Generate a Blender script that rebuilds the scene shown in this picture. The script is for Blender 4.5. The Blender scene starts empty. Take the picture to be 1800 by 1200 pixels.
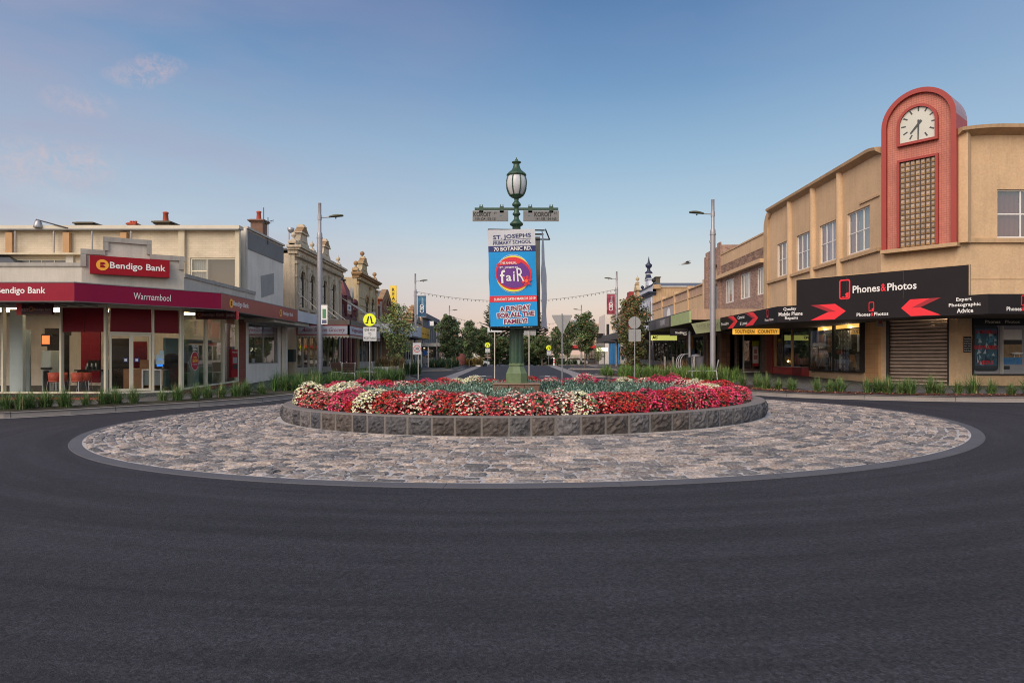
import bpy, math, random
from mathutils import Vector, Matrix
R = math.radians
random.seed(7)
sc = bpy.context.scene
COL = sc.collection

# ---------------------------------------------------------------- camera
cam_d = bpy.data.cameras.new("camera"); cam = bpy.data.objects.new("camera", cam_d); COL.objects.link(cam)
cam.location = (0, 0, 1.4); cam.rotation_euler = (R(90), 0, 0)
cam_d.sensor_width = 36; cam_d.lens = 24
cam_d.shift_x = -5/1800; cam_d.shift_y = 30/1800
cam_d.clip_start = 0.05; cam_d.clip_end = 3000
sc.camera = cam

def s2l(c):
    return tuple(((v/255)/12.92 if v/255 <= .04045 else ((v/255+.055)/1.055)**2.4) for v in c)

# ---------------------------------------------------------------- sky, sun, exposure
EXPO = 0.9
sc.view_settings.view_transform = 'Standard'; sc.view_settings.look = 'None'
sc.cycles.filter_width = 1.05
sc.view_settings.exposure = EXPO; sc.view_settings.gamma = 1
world = bpy.data.worlds.new("World"); sc.world = world; world.use_nodes = True
wt = world.node_tree; wt.nodes.clear()
def wn(t, **k):
    n = wt.nodes.new(t)
    for a, b in k.items(): setattr(n, a, b)
    return n
L = wt.links.new
tc = wn('ShaderNodeTexCoord'); sep = wn('ShaderNodeSeparateXYZ'); L(tc.outputs['Generated'], sep.inputs[0])
ramp = wn('ShaderNodeValToRGB'); L(sep.outputs['Z'], ramp.inputs[0])
stops = [(0, (222,182,166)), (.03, (225,190,174)), (.075, (224,206,194)), (.125, (211,211,208)), (.19, (180,202,217)),
         (.28, (148,181,208)), (.37, (113,152,192)), (.465, (88,125,172)), (.75, (92,112,148)), (1, (98,110,138))]
cr = ramp.color_ramp
while len(cr.elements) < len(stops): cr.elements.new(.5)
for e, (p, c) in zip(cr.elements, stops): e.position = p; e.color = (*s2l(c), 1)
def mth(op, a, b=None, c=None, clamp=False):
    n = wn('ShaderNodeMath', operation=op); n.use_clamp = clamp
    for i, v in enumerate((a, b, c)):
        if v is None: continue
        if isinstance(v, (int, float)): n.inputs[i].default_value = v
        else: L(v, n.inputs[i])
    return n.outputs[0]
def mixc(fac, a, b, mode='MIX'):
    n = wn('ShaderNodeMix', data_type='RGBA', blend_type=mode)
    for s, v in ((n.inputs[0], fac), (n.inputs[6], a), (n.inputs[7], b)):
        if isinstance(v, (int, float)): s.default_value = v
        elif isinstance(v, tuple): s.default_value = (*v, 1)
        else: L(v, s)
    return n.outputs[2]
# lavender veil to the left, thin streaky cirrus
mp = wn('ShaderNodeMapping'); L(tc.outputs['Generated'], mp.inputs[0]); mp.inputs['Rotation'].default_value = (0, R(-32), 0); mp.inputs['Scale'].default_value = (1.6, 1.2, 6)
n1 = wn('ShaderNodeTexNoise'); n1.inputs['Scale'].default_value = 2.2; n1.inputs['Detail'].default_value = 5; L(mp.outputs[0], n1.inputs['Vector'])
left = mth('MULTIPLY_ADD', sep.outputs['X'], -1.15, .08, clamp=True)
veil = mth('MULTIPLY', left, mth('MULTIPLY_ADD', n1.outputs[0], 2.2, -.55, clamp=True))
c1 = mixc(mth('MULTIPLY', veil, 1.0, clamp=True), ramp.outputs[0], s2l((172,164,186)))
# pale lavender patch high in the middle
n3 = wn('ShaderNodeTexNoise'); n3.inputs['Scale'].default_value = 2.6; n3.inputs['Detail'].default_value = 3; L(mp.outputs[0], n3.inputs['Vector'])
patch = mth('MULTIPLY', mth('MULTIPLY_ADD', n3.outputs[0], 2.2, -1.0, clamp=True), mth('MULTIPLY_ADD', sep.outputs['Z'], 3, -.7, clamp=True))
c1 = mixc(mth('MULTIPLY', patch, .5), c1, s2l((140,145,182)))
# brighter to the right edge
rt = mth('MULTIPLY', mth('MULTIPLY_ADD', sep.outputs['X'], 1.9, -.45, clamp=True), .45)
c1 = mixc(rt, c1, s2l((168,188,214)))
# little peach clouds
def puff(px, py, rad, amt, sc_=60, th=-1.45):
    d = Vector(((px-905)/1200, 1, (630-py)/1200)).normalized()
    cx = wn('ShaderNodeCombineXYZ'); cx.inputs[0].default_value, cx.inputs[1].default_value, cx.inputs[2].default_value = d
    vm = wn('ShaderNodeVectorMath', operation='SUBTRACT'); L(tc.outputs['Generated'], vm.inputs[0]); L(cx.outputs[0], vm.inputs[1])
    mm = wn('ShaderNodeMapping'); L(vm.outputs[0], mm.inputs[0]); mm.inputs['Rotation'].default_value = (0, R(24), 0)
    mm.inputs['Scale'].default_value = (1, 1, 2.6); mm.vector_type = 'POINT'
    ln = wn('ShaderNodeVectorMath', operation='LENGTH'); L(mm.outputs[0], ln.inputs[0])
    fall = mth('SUBTRACT', 1, mth('DIVIDE', ln.outputs['Value'], rad), clamp=True)
    nn = wn('ShaderNodeTexNoise'); nn.inputs['Scale'].default_value = sc_; nn.inputs['Detail'].default_value = 9; nn.inputs['Roughness'].default_value = .75; nn.inputs['Distortion'].default_value = .6
    L(tc.outputs['Generated'], nn.inputs['Vector'])
    return mth('MULTIPLY', mth('MULTIPLY', mth('MULTIPLY_ADD', nn.outputs[0], 3.6, th, clamp=True), mth('POWER', fall, .6)), amt)
for a in ((285, 112, .030, .6), (258, 126, .034, .55), (228, 138, .032, .5), (138, 180, .045, .4), (90, 285, .075, .34), (40, 300, .10, .26), (150, 275, .05, .26)):
    c1 = mixc(puff(*a), c1, s2l((226,190,184)))
# bright dawn glow behind the camera
glow = mth('MULTIPLY_ADD', sep.outputs['Y'], -.8, .38, clamp=True)
up = mth('SUBTRACT', 1, mth('MULTIPLY', mth('ABSOLUTE', sep.outputs['Z']), .75), clamp=True)
gain = mth('MULTIPLY_ADD', mth('MULTIPLY', glow, up), 1.7, 1)
tint = mixc(glow, (1, 1, 1), (1.16, .98, .80))
cv = wn('ShaderNodeVectorMath', operation='SCALE'); L(mixc(1, c1, tint, 'MULTIPLY'), cv.inputs[0]); L(gain, cv.inputs['Scale'])
zen = mth('MULTIPLY_ADD', mth('MULTIPLY_ADD', sep.outputs['Z'], 3, -1.5, clamp=True), .7, 1)
cv2 = wn('ShaderNodeVectorMath', operation='SCALE'); L(cv.outputs[0], cv2.inputs[0]); L(zen, cv2.inputs['Scale'])
bg = wn('ShaderNodeBackground'); L(cv2.outputs[0], bg.inputs[0]); bg.inputs[1].default_value = 1/2**EXPO*.96
sky = wn('ShaderNodeTexSky', sky_type='NISHITA'); sky.sun_disc = False; sky.sun_elevation = R(14); sky.sun_rotation = R(196)
bg2 = wn('ShaderNodeBackground'); L(sky.outputs[0], bg2.inputs[0]); bg2.inputs[1].default_value = .006
add = wn('ShaderNodeAddShader'); L(bg.outputs[0], add.inputs[0]); L(bg2.outputs[0], add.inputs[1])
out = wn('ShaderNodeOutputWorld'); L(add.outputs[0], out.inputs[0])

sun_d = bpy.data.lights.new("sun", 'SUN'); sun_d.energy = 1.9; sun_d.angle = R(48); sun_d.color = (1, .84, .67)
sun = bpy.data.objects.new("sun", sun_d); COL.objects.link(sun)
sun.rotation_euler = (R(52), 0, R(-34))   # soft dawn light from behind the camera, a little left

# ---------------------------------------------------------------- helpers
def PX(px, Y): return (px-905)/1200*Y
def PZ(py, Y): return 1.4-(py-630)/1200*Y
def PT(px, py, Y): return Vector((PX(px, Y), Y, PZ(py, Y)))
def lerp(a, b, t): return a+(b-a)*t
def pw(x, pts):
    if x <= pts[0][0]: return pts[0][1]
    for (a, b), (c, d) in zip(pts, pts[1:]):
        if x <= c: return lerp(b, d, (x-a)/(c-a))
    return pts[-1][1]
def G(x, y):
    return .01*max(-25, min(25, x)) + pw(y, [(22, 0), (80, .53), (140, -.2), (260, -1.5)])
def WL(y): return pw(y, [(23.1, 0), (24.6, .12), (30, .25), (37, .45), (47, .6), (60, .68), (80, .75), (110, .5), (160, 0)])
def WR(y): return pw(y, [(25.5, .38), (34, .5), (40, .58), (60, .68), (80, .75), (110, .5), (160, 0)])

_M = {}
def mat(name, c, rough=.8, var=.12, vs=1.5, bump=0, bs=60, metal=0, emit=0, spec=.5, fine=0, ecol=None, coat=0, stain=0):
    if name in _M: return _M[name]
    m = bpy.data.materials.new(name); m.use_nodes = True; t = m.node_tree; ns = t.nodes; lk = t.links.new
    b = ns['Principled BSDF']
    b.inputs['Roughness'].default_value = rough; b.inputs['Metallic'].default_value = metal
    b.inputs['Specular IOR Level'].default_value = spec
    if coat: b.inputs['Coat Weight'].default_value = coat
    c = s2l(c) if max(c) > 1 else c
    b.inputs['Base Color'].default_value = (*c, 1)
    if emit:
        b.inputs['Emission Color'].default_value = (*(s2l(ecol) if ecol else c), 1); b.inputs['Emission Strength'].default_value = emit
    if var or bump or fine:
        g = ns.new('ShaderNodeNewGeometry')
    if var:
        n = ns.new('ShaderNodeTexNoise'); n.inputs['Scale'].default_value = vs; n.inputs['Detail'].default_value = 7; n.inputs['Roughness'].default_value = .62
        lk(g.outputs['Position'], n.inputs['Vector'])
        r = ns.new('ShaderNodeMapRange'); lk(n.outputs[0], r.inputs[0]); r.inputs[1].default_value = .3; r.inputs[2].default_value = .7
        r.inputs[3].default_value = 1-var; r.inputs[4].default_value = 1+var*.8
        sc_ = ns.new('ShaderNodeVectorMath'); sc_.operation = 'SCALE'; sc_.inputs[0].default_value = c; lk(r.outputs[0], sc_.inputs['Scale'])
        o = sc_.outputs[0]
        if fine:
            n2 = ns.new('ShaderNodeTexNoise'); n2.inputs['Scale'].default_value = bs; n2.inputs['Detail'].default_value = 2
            lk(g.outputs['Position'], n2.inputs['Vector'])
            r2 = ns.new('ShaderNodeMapRange'); lk(n2.outputs[0], r2.inputs[0]); r2.inputs[1].default_value = .3; r2.inputs[2].default_value = .7
            r2.inputs[3].default_value = 1-fine; r2.inputs[4].default_value = 1+fine
            s3 = ns.new('ShaderNodeVectorMath'); s3.operation = 'SCALE'; lk(o, s3.inputs[0]); lk(r2.outputs[0], s3.inputs['Scale']); o = s3.outputs[0]
        if stain:      # rain streaks and old patches
            mp_ = ns.new('ShaderNodeMapping'); mp_.inputs['Scale'].default_value = (2.6, 2.6, .22); lk(g.outputs['Position'], mp_.inputs['Vector'])
            n4 = ns.new('ShaderNodeTexNoise'); n4.inputs['Scale'].default_value = 2.2; n4.inputs['Detail'].default_value = 7; n4.inputs['Roughness'].default_value = .68; lk(mp_.outputs[0], n4.inputs['Vector'])
            r4 = ns.new('ShaderNodeMapRange'); lk(n4.outputs[0], r4.inputs[0]); r4.inputs[1].default_value = .44; r4.inputs[2].default_value = .68; r4.inputs[3].default_value = 1.0; r4.inputs[4].default_value = 1-stain
            s4 = ns.new('ShaderNodeVectorMath'); s4.operation = 'SCALE'; lk(o, s4.inputs[0]); lk(r4.outputs[0], s4.inputs['Scale']); o = s4.outputs[0]
        lk(o, b.inputs['Base Color'])
    if bump:
        n3 = ns.new('ShaderNodeTexNoise'); n3.inputs['Scale'].default_value = bs; n3.inputs['Detail'].default_value = 4
        lk(g.outputs['Position'], n3.inputs['Vector'])
        bp = ns.new('ShaderNodeBump'); bp.inputs['Strength'].default_value = bump; bp.inputs['Distance'].default_value = .02
        lk(n3.outputs[0], bp.inputs['Height']); lk(bp.outputs[0], b.inputs['Normal'])
    _M[name] = m
    return m

def brickmat(name, c1, c2, mortar, w=.24, h=.086, rough=.85, msize=.012, bump=.4, squash=False, offset=.5, var=.1, diag=False):
    if name in _M: return _M[name]
    m = mat(name, c1, rough, 0); t = m.node_tree; ns = t.nodes; lk = t.links.new; b = ns['Principled BSDF']
    g = ns.new('ShaderNodeNewGeometry'); sp = ns.new('ShaderNodeSeparateXYZ'); lk(g.outputs['Position'], sp.inputs[0])
    a = ns.new('ShaderNodeMath'); a.operation = 'SUBTRACT' if diag else 'ADD'; lk(sp.outputs['X'], a.inputs[0]); lk(sp.outputs['Y'], a.inputs[1])
    cb = ns.new('ShaderNodeCombineXYZ'); lk(a.outputs[0], cb.inputs[0]); lk(sp.outputs['Z'], cb.inputs[1])
    br = ns.new('ShaderNodeTexBrick'); lk(cb.outputs[0], br.inputs['Vector']); br.offset = offset
    for k, v in (('Color1', c1), ('Color2', c2), ('Mortar', mortar)): br.inputs[k].default_value = (*s2l(v), 1)
    br.inputs['Scale'].default_value = 1; br.inputs['Brick Width'].default_value = w; br.inputs['Row Height'].default_value = h
    br.inputs['Mortar Size'].default_value = msize; br.inputs['Mortar Smooth'].default_value = .2; br.inputs['Bias'].default_value = 0
    n = ns.new('ShaderNodeTexNoise'); n.inputs['Scale'].default_value = 1.2; n.inputs['Detail'].default_value = 6; lk(g.outputs['Position'], n.inputs['Vector'])
    r = ns.new('ShaderNodeMapRange'); lk(n.outputs[0], r.inputs[0]); r.inputs[1].default_value = .3; r.inputs[2].default_value = .7; r.inputs[3].default_value = 1-var*1.5; r.inputs[4].default_value = 1+var
    s = ns.new('ShaderNodeVectorMath'); s.operation = 'SCALE'; lk(br.outputs['Color'], s.inputs[0]); lk(r.outputs[0], s.inputs['Scale']); lk(s.outputs[0], b.inputs['Base Color'])
    bp = ns.new('ShaderNodeBump'); bp.invert = True; bp.inputs['Strength'].default_value = bump; bp.inputs['Distance'].default_value = .01
    lk(br.outputs['Fac'], bp.inputs['Height']); lk(bp.outputs[0], b.inputs['Normal'])
    return m

def glassmat(name, refl=.16, tint=(1, 1, 1), rough=.02):
    if name in _M: return _M[name]
    m = bpy.data.materials.new(name); m.use_nodes = True; t = m.node_tree; t.nodes.clear(); ns = t.nodes; lk = t.links.new
    tr = ns.new('ShaderNodeBsdfTransparent'); tr.inputs[0].default_value = (*tint, 1)
    gl = ns.new('ShaderNodeBsdfGlossy'); gl.inputs['Roughness'].default_value = rough
    lw = ns.new('ShaderNodeLayerWeight'); lw.inputs[0].default_value = .35
    mr = ns.new('ShaderNodeMapRange'); lk(lw.outputs['Fresnel'], mr.inputs[0]); mr.inputs[3].default_value = refl; mr.inputs[4].default_value = .38
    mx = ns.new('ShaderNodeMixShader'); lk(mr.outputs[0], mx.inputs[0]); lk(tr.outputs[0], mx.inputs[1]); lk(gl.outputs[0], mx.inputs[2])
    o = ns.new('ShaderNodeOutputMaterial'); lk(mx.outputs[0], o.inputs[0]); _M[name] = m
    return m

def attrmat(name, rough=.8, bump=0, bs=40, spec=.3, trans=0, fine=.2, amt=1):
    """colour comes from a per-stone / per-leaf attribute of the mesh"""
    if name in _M: return _M[name]
    m = bpy.data.materials.new(name); m.use_nodes = True; t = m.node_tree; ns = t.nodes; lk = t.links.new; b = ns['Principled BSDF']
    b.inputs['Roughness'].default_value = rough; b.inputs['Specular IOR Level'].default_value = spec
    a = ns.new('ShaderNodeAttribute'); a.attribute_name = 'col'
    g = ns.new('ShaderNodeNewGeometry'); n = ns.new('ShaderNodeTexNoise'); n.inputs['Scale'].default_value = bs; n.inputs['Detail'].default_value = 5
    lk(g.outputs['Position'], n.inputs['Vector'])
    r = ns.new('ShaderNodeMapRange'); lk(n.outputs[0], r.inputs[0]); r.inputs[1].default_value = .3; r.inputs[2].default_value = .7; r.inputs[3].default_value = 1-fine; r.inputs[4].default_value = 1+fine
    s = ns.new('ShaderNodeVectorMath'); s.operation = 'SCALE'; lk(a.outputs['Color'], s.inputs[0]); lk(r.outputs[0], s.inputs['Scale']); lk(s.outputs[0], b.inputs['Base Color'])
    if bump:
        bp = ns.new('ShaderNodeBump'); bp.inputs['Strength'].default_value = bump; bp.inputs['Distance'].default_value = .03; lk(n.outputs[0], bp.inputs['Height']); lk(bp.outputs[0], b.inputs['Normal'])
    _M[name] = m
    return m

_tc = {}
def text_mesh(s, bold=0, spacing=1.0):
    bold = min(bold, .05 if s.isupper() else .017)
    k = (s, bold, spacing)
    if k in _tc: return _tc[k]
    cu = bpy.data.curves.new('t', 'FONT'); cu.body = s; cu.size = 1; cu.resolution_u = 2; cu.offset = bold; cu.space_character = spacing; cu.align_x = 'LEFT'
    o = bpy.data.objects.new('t', cu); COL.objects.link(o)
    dg = bpy.context.evaluated_depsgraph_get(); me = bpy.data.meshes.new_from_object(o.evaluated_get(dg))
    v = [(p.co.x, p.co.y) for p in me.vertices]; f = [tuple(p.vertices) for p in me.polygons]
    bpy.data.objects.remove(o); bpy.data.meshes.remove(me); bpy.data.curves.remove(cu)
    x0 = min(a for a, b in v); x1 = max(a for a, b in v); y0 = min(b for a, b in v); y1 = max(b for a, b in v)
    v = [((a-x0)/(x1-x0), (b-y0)/(y1-y0)) for a, b in v]
    _tc[k] = (v, f, (x1-x0)/(y1-y0))
    return _tc[k]

class Fr:
    """local frame of a wall: u runs to the right as one faces it, w out of it, z up"""
    def __init__(s, ox, oy, ux=1, uy=0):
        l = math.hypot(ux, uy); s.o = Vector((ox, oy, 0)); s.u = Vector((ux/l, uy/l, 0)); s.n = Vector((uy/l, -ux/l, 0)); s.flip = True
    def __call__(s, p): return s.o+s.u*p[0]+s.n*p[1]+Vector((0, 0, p[2]))
class Id:
    flip = False
    def __call__(s, p): return Vector(p)
class Loc:
    """plain x,y,z frame moved to a place and turned about z"""
    flip = False
    def __init__(s, x, y, z=0, a=0, k=1): s.o = Vector((x, y, z)); s.c, s.s = math.cos(a), math.sin(a); s.k = k
    def __call__(s, p): return s.o+Vector((p[0]*s.c-p[1]*s.s, p[0]*s.s+p[1]*s.c, p[2]))*1 if s.k == 1 else s.o+Vector((p[0]*s.c-p[1]*s.s, p[0]*s.s+p[1]*s.c, p[2]))*s.k
ID = Id()

class MB:
    def __init__(s, fr=ID): s.v = []; s.f = []; s.m = []; s.c = []; s.fr = fr; s.mats = []; s.col = None; s.sm = set()
    def mi(s, m):
        if m is None: return 0
        if m not in s.mats: s.mats.append(m)
        return s.mats.index(m)
    def raw(s, vs, fs, m=None, fr=None, smooth=False):
        fr = fr or s.fr; b = len(s.v); s.v += [fr(p) for p in vs]; k = s.mi(m)
        for f in fs:
            f = [b+i for i in f]
            if fr.flip: f.reverse()
            if smooth: s.sm.add(len(s.f))
            s.f.append(f); s.m.append(k); s.c.append(s.col)
    def quad(s, a, b, c, d, m=None, fr=None): s.raw([a, b, c, d], [(0, 1, 2, 3)], m, fr)
    def box(s, x0, x1, y0, y1, z0, z1, m=None, fr=None):
        if x0 > x1: x0, x1 = x1, x0
        if y0 > y1: y0, y1 = y1, y0
        if z0 > z1: z0, z1 = z1, z0
        v = [(x0, y0, z0), (x1, y0, z0), (x1, y1, z0), (x0, y1, z0), (x0, y0, z1), (x1, y0, z1), (x1, y1, z1), (x0, y1, z1)]
        s.raw(v, [(0, 3, 2, 1), (4, 5, 6, 7), (0, 1, 5, 4), (1, 2, 6, 5), (2, 3, 7, 6), (3, 0, 4, 7)], m, fr)
    def prism(s, pts, w0, w1, m=None, fr=None):
        """outline in (u,z), pushed from w0 to w1"""
        n = len(pts); v = [(p[0], w0, p[1]) for p in pts]+[(p[0], w1, p[1]) for p in pts]
        ar = sum(pts[i][0]*pts[(i+1) % n][1]-pts[(i+1) % n][0]*pts[i][1] for i in range(n))
        fs = [tuple(range(n)), tuple(range(2*n-1, n-1, -1))]+[(i, i+n, (i+1) % n+n, (i+1) % n) for i in range(n)]
        if (ar > 0) == (w1 < w0): fs = [tuple(reversed(f)) for f in fs]
        s.raw(v, fs, m, fr)
    def slab(s, pts, z0, z1, m=None, fr=None):
        n = len(pts); v = [(p[0], p[1], z0) for p in pts]+[(p[0], p[1], z1) for p in pts]
        s.raw(v, [tuple(range(n-1, -1, -1)), tuple(range(n, 2*n))]+[(i, (i+1) % n, (i+1) % n+n, i+n) for i in range(n)], m, fr)
    def lathe(s, prof, x=0, y=0, seg=16, m=None, fr=None, smooth=True, a0=0):
        v = []; f = []
        for r, z in prof:
            for k in range(seg):
                a = a0+2*math.pi*k/seg; v.append((x+r*math.cos(a), y+r*math.sin(a), z))
        for i in range(len(prof)-1):
            for k in range(seg):
                k2 = (k+1) % seg; f.append((i*seg+k, i*seg+k2, (i+1)*seg+k2, (i+1)*seg+k))
        s.raw(v, f, m, fr, smooth)
        s.raw([v[k] for k in range(seg)], [tuple(range(seg-1, -1, -1))], m, fr); s.raw(v[-seg:], [tuple(range(seg))], m, fr)
    def tube(s, pts, r, seg=8, m=None, fr=None, smooth=True):
        pts = [Vector(p) for p in pts]; rs = r if isinstance(r, (list, tuple)) else [r]*len(pts); v = []; f = []
        for i, p in enumerate(pts):
            d = (pts[min(i+1, len(pts)-1)]-pts[max(i-1, 0)]).normalized()
            a = d.cross(Vector((0, 0, 1)));
            if a.length < .05: a = d.cross(Vector((1, 0, 0)))
            a.normalize(); b = a.cross(d)
            for k in range(seg):
                t = 2*math.pi*k/seg; q = p+(a*math.cos(t)+b*math.sin(t))*rs[i]; v.append(tuple(q))
        for i in range(len(pts)-1):
            for k in range(seg):
                k2 = (k+1) % seg; f.append((i*seg+k, (i+1)*seg+k, (i+1)*seg+k2, i*seg+k2))
        s.raw(v, f, m, fr, smooth)
        s.raw(v[:seg], [tuple(range(seg))], m, fr); s.raw(v[-seg:], [tuple(range(seg-1, -1, -1))], m, fr)
    def text(s, body, u, z, w, h=None, width=None, m=None, bold=.015, fr=None, align='c', shear=0, rot=0, d=None, warp=None, spacing=1.0, vert=False):
        """flat letters on the plane w; (u,z) is the middle of the line (align c) or its left end (l)"""
        v, f, asp = text_mesh(body, bold, spacing)
        if h is None: h = width/asp
        W = width if width else h*asp
        o = {'c': -.5, 'l': 0, 'r': -1}[align]; ca, sa = math.cos(rot), math.sin(rot); q = []
        for a, b in v:
            x = (a+o)*W+shear*b*h; y = (b-.5)*h
            x, y = x*ca-y*sa, x*sa+y*ca
            q.append((u+x, w, z+y))
        if warp: q = [warp(p) for p in q]
        s.raw(q, f, m, fr)
        return W
    def build(s, name, parent=None, m=None, bevel=0, kind=None, split=False):
        if split:
            key = {}; par = list(range(len(s.v)))
            def find(i):
                while par[i] != i: par[i] = par[par[i]]; i = par[i]
                return i
            for i, v in enumerate(s.v):
                k = (round(v[0], 4), round(v[1], 4), round(v[2], 4))
                if k in key: par[find(i)] = find(key[k])
                else: key[k] = i
            for f in s.f:
                for q in f[1:]: par[find(q)] = find(f[0])
            groups = {}
            for j, f in enumerate(s.f): groups.setdefault(find(f[0]), []).append(j)
            out = []
            for js in groups.values():
                b = MB(); mp = {}
                for j in js:
                    nf = []
                    for q in s.f[j]:
                        if q not in mp: mp[q] = len(b.v); b.v.append(s.v[q])
                        nf.append(mp[q])
                    if j in s.sm: b.sm.add(len(b.f))
                    b.f.append(nf); b.m.append(b.mi(s.mats[s.m[j]])); b.c.append(s.c[j])
                out.append(b.build(name, parent, bevel=bevel))
            return out[0]
        if m is not None and not s.mats: s.mats = [m]
        me = bpy.data.meshes.new(name); off = parent['_o'] if parent is not None and '_o' in parent else (0, 0, 0)
        off = Vector(off); me.from_pydata([tuple(Vector(p)-off) for p in s.v], [], s.f)
        for k in s.mats: me.materials.append(k)
        if len(s.mats) > 1: me.polygons.foreach_set('material_index', s.m)
        if s.sm: me.polygons.foreach_set('use_smooth', [i in s.sm for i in range(len(s.f))])
        if any(c is not None for c in s.c):
            at = me.color_attributes.new('col', 'FLOAT_COLOR', 'CORNER'); arr = []
            for p, c in zip(me.polygons, s.c): arr += (list(c or (1, 1, 1))+[1])*p.loop_total
            at.data.foreach_set('color', arr)
        me.update(); o = bpy.data.objects.new(name, me); COL.objects.link(o)
        if parent is not None:
            o.parent = parent; o['_o'] = tuple(off)
        if bevel:
            b = o.modifiers.new('bevel', 'BEVEL'); b.width = bevel; b.segments = 2; b.limit_method = 'ANGLE'; b.angle_limit = R(35)
        if kind: o['kind'] = kind
        return o

def thing(name, label, cat, loc=(0, 0, 0), group=None):
    o = bpy.data.objects.new(name, None); COL.objects.link(o); o.location = loc; o['_o'] = tuple(loc); o.empty_display_size = .2
    o['label'] = label; o['category'] = cat
    if group: o['group'] = group
    return o
def tag(o, label, cat, group=None, kind=None):
    if label: o['label'] = label
    if cat: o['category'] = cat
    if group: o['group'] = group
    if kind: o['kind'] = kind
    return o
def rebase(o, loc):
    """move a single-mesh thing's origin to its base"""
    loc = Vector(loc); me = o.data
    for v in me.vertices: v.co -= loc
    o.location = loc; return o
def copy_tree(o, loc=None, rz=None, label=None, parent=None, scale=None):
    c = o.copy(); COL.objects.link(c)
    if parent is not None: c.parent = parent
    if loc is not None: c.location = loc
    if rz is not None: c.rotation_euler = (0, 0, rz)
    if scale is not None: c.scale = (scale,)*3 if isinstance(scale, (int, float)) else scale
    if label: c['label'] = label
    for ch in list(o.children): copy_tree(ch, parent=c)
    return c

def wall(fr, u0, u1, z0, z1, ops, m, mb=None, depth=6, reveal=.14, closed=True, rev_m=None, back=True):
    """front face of a building with real openings (u0,u1,z0,z1), its reveals, and the sides, top and back of the block"""
    mb = mb or MB(fr)
    us = sorted({u0, u1, *[o[0] for o in ops], *[o[1] for o in ops]}); zs = sorted({z0, z1, *[o[2] for o in ops], *[o[3] for o in ops]})
    us = [u for u in us if u0 <= u <= u1]; zs = [z for z in zs if z0 <= z <= z1]
    for a, b in zip(us, us[1:]):
        for c, d in zip(zs, zs[1:]):
            cu, cz = (a+b)/2, (c+d)/2
            if any(o[0] < cu < o[1] and o[2] < cz < o[3] for o in ops): continue
            mb.quad((a, 0, c), (b, 0, c), (b, 0, d), (a, 0, d), m, fr)
    for a, b, c, d in [o[:4] for o in ops]:
        r = -reveal; k = rev_m or m
        mb.quad((a, 0, c), (a, 0, d), (a, r, d), (a, r, c), k, fr); mb.quad((b, 0, d), (b, 0, c), (b, r, c), (b, r, d), k, fr)
        mb.quad((a, 0, d), (b, 0, d), (b, r, d), (a, r, d), k, fr); mb.quad((b, 0, c), (a, 0, c), (a, r, c), (b, r, c), k, fr)
    if closed:
        D = -depth
        mb.quad((u0, 0, z0), (u0, 0, z1), (u0, D, z1), (u0, D, z0), m, fr); mb.quad((u1, 0, z1), (u1, 0, z0), (u1, D, z0), (u1, D, z1), m, fr)
        mb.quad((u0, 0, z1), (u1, 0, z1), (u1, D, z1), (u0, D, z1), m, fr)
        if back: mb.quad((u1, D, z0), (u0, D, z0), (u0, D, z1), (u1, D, z1), m, fr)
    return mb

def window(bld, fr, u0, u1, z0, z1, nx=2, ny=2, fm=None, pm=None, w=-.1, fw=.05, bw=.03, sill=None, label=None, curtain=None, name='window', vbars=None):
    mb = MB(fr)
    mb.box(u0, u0+fw, w, w+.05, z0, z1, fm); mb.box(u1-fw, u1, w, w+.05, z0, z1, fm)
    mb.box(u0+fw, u1-fw, w, w+.05, z0, z0+fw, fm); mb.box(u0+fw, u1-fw, w, w+.05, z1-fw, z1, fm)
    for i in range(1, nx):
        x = lerp(u0, u1, i/nx) if not vbars else u0+vbars[i-1]*(u1-u0); mb.box(x-bw/2, x+bw/2, w+.004, w+.046, z0+fw, z1-fw, fm)
    for i in range(1, ny):
        z = lerp(z0, z1, i/ny); mb.box(u0+fw, u1-fw, w+.008, w+.042, z-bw/2, z+bw/2, fm)
    o = mb.build(name, bld)
    g = MB(fr); g.quad((u0+fw/2, w+.02, z0+fw/2), (u1-fw/2, w+.02, z0+fw/2), (u1-fw/2, w+.02, z1-fw/2), (u0+fw/2, w+.02, z1-fw/2), pm); g.build('pane', o)
    if curtain:
        c = MB(fr); n = 14; ww = w-.06
        for i in range(n):
            a = lerp(u0, u1, i/n); b = lerp(u0, u1, (i+1)/n); d0 = .02*(i % 2); d1 = .02*((i+1) % 2)
            c.quad((a, ww-d0, z0), (b, ww-d1, z0), (b, ww-d1, z1), (a, ww-d0, z1), curtain)
        c.build('curtain', o)
    if sill:
        k = MB(fr); k.box(u0-.08, u1+.08, .0, .1, z0-.12, z0-.003, sill); k.build('sill', o)
    if label: o['label'] = label
    return o

# shared materials
M_glass = glassmat('window_glass', .035)
M_glassd = glassmat('dark_window_glass', .10, (.7, .76, .76))
M_skyglass = mat('upper_pane', (70, 74, 78), .05, 0, spec=.9)
M_cream = mat('cream_paint', (196,184,160), .75, .1, .8, .15, 30, stain=.22)
M_white = mat('white_paint', (214,212,208), .6, .07, 2)
M_offw = mat('offwhite_render', (190,184,174), .85, .1, 1.1, .25, 25, fine=.06, stain=.2)
M_alu = mat('aluminium', (150,150,150), .35, .05, 4, metal=.8)
M_steel = mat('galvanised_steel', (158,158,162), .42, .08, 6, metal=.55)
M_black = mat('black_metal', (24,24,26), .5, .05, 4)
M_dark = mat('dark_interior', (30,27,26), .9, .1, 2)
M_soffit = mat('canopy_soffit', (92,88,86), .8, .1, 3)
M_maroon = mat('maroon_panel', (104,10,26), .5, .06, 3, spec=.2)
M_conc = mat('concrete', (140,134,130), .85, .14, 2.2, .3, 45, fine=.1)
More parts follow.
